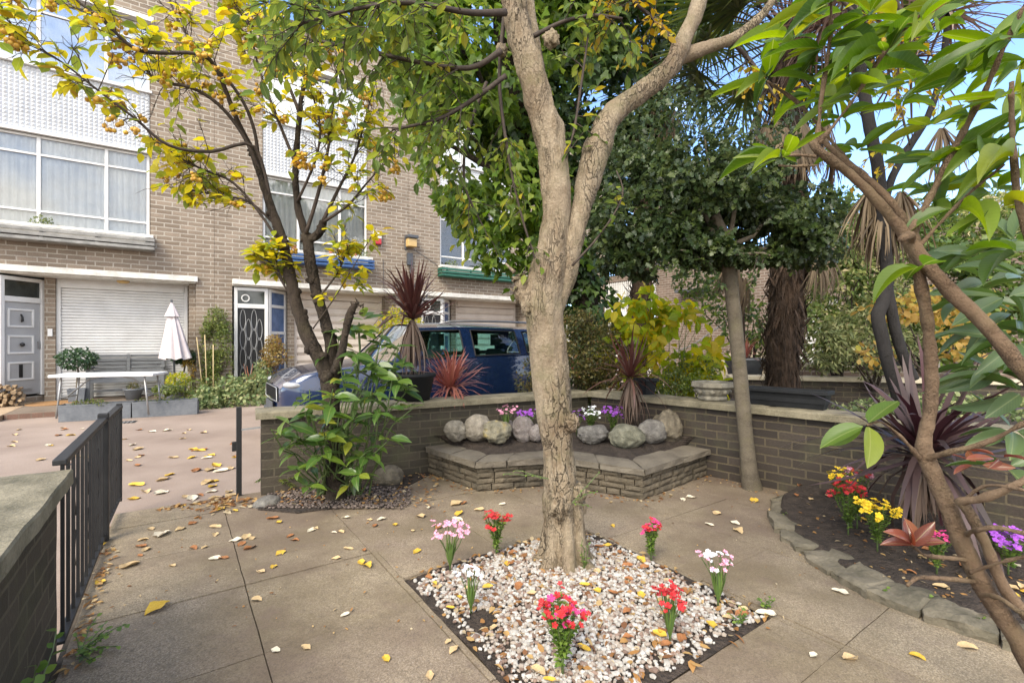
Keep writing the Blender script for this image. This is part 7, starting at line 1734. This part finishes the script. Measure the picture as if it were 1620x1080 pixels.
for nm, n, fn, z, sz, lab in ZN:
    for k in range(int(n*1.2)):
        m = rnd.choice(('leaf_tan', 'leaf_tan', 'leaf_pale', 'leaf_yellow', 'leaf_brown') if nm != 'gravel' else ('leaf_brown', 'leaf_brown', 'leaf_tan', 'leaf_yellow'))
        if nm == 'gravel':
            u, v = rnd.uniform(b[0]+.05, b[1]-.05), rnd.uniform(b[2]+.05, b[3]-.05); p = uv2(u, v, bedz(u, v)+.016)
            if (p-TREE0).length < .2: continue
            fallen(p, None, rnd.uniform(*sz), m, CN[m]+lab, CN[m]+' leaves on the gravel')
        elif nm == 'border':
            t = rnd.random(); a, _ = path_at(ARC, t); c = V((2.14, 3.6, 0)).lerp(V((3.6, 1.4, 0)), t); p = a.lerp(c, rnd.uniform(.2, .8)); p.z = bz(p.x, p.y)+.004; fallen(p, None, rnd.uniform(*sz), m, CN[m]+lab, CN[m]+' leaves on the border')
        else:
            x, y = fn(); q = gp(x, y, z)
            if nm.startswith('paving') or nm == 'near':
                if not inside(q): continue
                uu, vv = q.x*.8203+q.y*.5719, -q.x*.5719+q.y*.8203
                if (b[0] < uu < b[1] and b[2] < vv < b[3]) or uu < -.25: continue
            fallen(x, y, rnd.uniform(*sz)*1.45, m, CN[m]+lab, CN[m]+' leaves '+nm.strip('2')+(' far' if nm.endswith('2') else ''), z)
def litter(label, fn, n, l=(.015, .04)):
    lc = LC()
    for k in range(n):
        p = fn()
        if p is None: continue
        lc.add(p, V((rnd.uniform(-1, 1), rnd.uniform(-1, 1), rnd.uniform(-.15, .25))), V((0, 0, 1))+rv(.35), rnd.uniform(*l), rnd.uniform(*l)*.6)
    tag(lc.build('leaf_litter', 'oval', M['l_litter'], curl=1.0), label, 'leaf litter', kind='stuff')
def th_line():
    t = rnd.random(); p = gp(185, 803).lerp(gp(400, 790), t**.7)+V((rnd.gauss(0, .06), rnd.gauss(.04, .11)*(.4+t), 0)); p.z = .004 if -p.x*.5719+p.y*.8203 < 4.1 and p.x*.8203+p.y*.5719 > -.35 and p.y < 3.5 else ZR+.006
    return p
litter('drift of dry leaves along the garden threshold', th_line, 520, (.025, .07))
litter('dry leaf scraps piled along the foot of the railing', lambda: RA.lerp(RB, rnd.uniform(-.15, .9))+V((rnd.uniform(.02, .07), rnd.uniform(.0, .04), rnd.uniform(.002, .012))), 110, (.015, .04))
litter('leaf crumbs in the little bed under the crab apple', lambda: gp(rnd.uniform(420, 700), rnd.uniform(748, 803))+V((0, 0, .018)), 420, (.015, .045))
litter('leaf crumbs along the foot of the dark brick wall', lambda: C0.lerp(D0, rnd.uniform(.15, .55))+V((-rnd.uniform(.02, .25), -.02, .004)), 120, (.01, .03))
litter('dry leaves gathered along the foot of the stone planter', lambda: (lambda q: q+V((rnd.gauss(0, .05), -abs(rnd.gauss(.03, .06)), .004)))(path_at(PL, rnd.random())[0]), 150, (.015, .045))
litter('dry leaves scattered thinly over the paving slabs', lambda: (lambda p: p if inside(p) and not (BED[0] < p.x*.8203+p.y*.5719 < BED[1] and BED[2] < -p.x*.5719+p.y*.8203 < BED[3]) and p.x*.8203+p.y*.5719 > -.3 else None)(gp(rnd.uniform(150, 1300), rnd.uniform(785, 1000), .004)), 170, (.008, .022))
litter('leaf crumbs lodged in the white gravel', lambda: (lambda u, v: uv2(u, v, bedz(u, v)+.014))(rnd.uniform(b[0], b[1]), rnd.uniform(b[2], b[3])), 480, (.018, .05))
litter('leaf crumbs on the soil of the planted border', lambda: (lambda p: V((p.x, p.y, bz(p.x, p.y)+.004)))(path_at(ARC, rnd.random())[0].lerp(V((2.6, 2.2, 0)), rnd.uniform(.1, .8))), 230, (.012, .035))
# ---------------------------------------------------------------- camera, sky and sun
cam = bpy.data.cameras.new('camera'); co = bpy.data.objects.new('camera', cam); COL.objects.link(co)
cam.sensor_width = 36; cam.lens = 36*F/1620; cam.clip_start = .05; cam.clip_end = 1000
co.location = (0, 0, H); co.rotation_euler = (R(90), 0, 0); scene.camera = co
SUN_EL, SUN_AZ = 44, 203                        # compass style: 0 = +Y, clockwise
az = R(SUN_AZ); el = R(SUN_EL); sd = V((math.sin(az)*math.cos(el), math.cos(az)*math.cos(el), math.sin(el)))
sl = bpy.data.lights.new('sun', 'SUN'); sl.energy = 1.5; sl.angle = R(32); sl.color = (1, .90, .73)
so = bpy.data.objects.new('sun', sl); COL.objects.link(so); so.rotation_euler = (-sd).to_track_quat('-Z', 'Y').to_euler(); so.location = sd*40
w = bpy.data.worlds.new('World'); scene.world = w; w.use_nodes = True; nt = w.node_tree; nt.nodes.clear()
sky = nt.nodes.new('ShaderNodeTexSky'); sky.sky_type = 'NISHITA'; sky.sun_disc = False; sky.sun_elevation = el; sky.sun_rotation = az; sky.air_density = .75; sky.dust_density = .15; sky.ozone_density = 3.5
tc = nt.nodes.new('ShaderNodeTexCoord'); mp = nt.nodes.new('ShaderNodeMapping'); mp.inputs['Scale'].default_value = (1, 1, 2.2); nt.links.new(tc.outputs['Generated'], mp.inputs[0])
n1 = _noise(nt, mp.outputs[0], 2.3, 8, .58)
sep = nt.nodes.new('ShaderNodeSeparateXYZ'); nt.links.new(tc.outputs['Generated'], sep.inputs[0])
n1 = _math(nt, 'SUBTRACT', n1, _math(nt, 'MULTIPLY', sep.outputs[1], .16))
cl_ = _ramp(nt, n1, [(.47, (0, 0, 0)), (.68, (1, 1, 1))])
mx = _mix(nt, cl_, sky.outputs[0], (7.0, 6.75, 6.3))
bg = nt.nodes.new('ShaderNodeBackground'); bg.inputs['Strength'].default_value = .15; nt.links.new(mx, bg.inputs['Color'])
ow = nt.nodes.new('ShaderNodeOutputWorld'); nt.links.new(bg.outputs[0], ow.inputs[0])
vs_ = scene.view_settings; vs_.view_transform = 'Standard'; vs_.look = 'None'; vs_.gamma = 1; vs_.exposure = 1.82; vs_.use_curve_mapping = False
scene.render.engine = 'CYCLES'
cy = scene.cycles; cy.use_denoising = True; cy.max_bounces = 8; cy.diffuse_bounces = 4; cy.glossy_bounces = 3; cy.transmission_bounces = 4; cy.transparent_max_bounces = 8; cy.caustics_reflective = False; cy.caustics_refractive = False; cy.sample_clamp_indirect = 6
scene.render.film_transparent = False
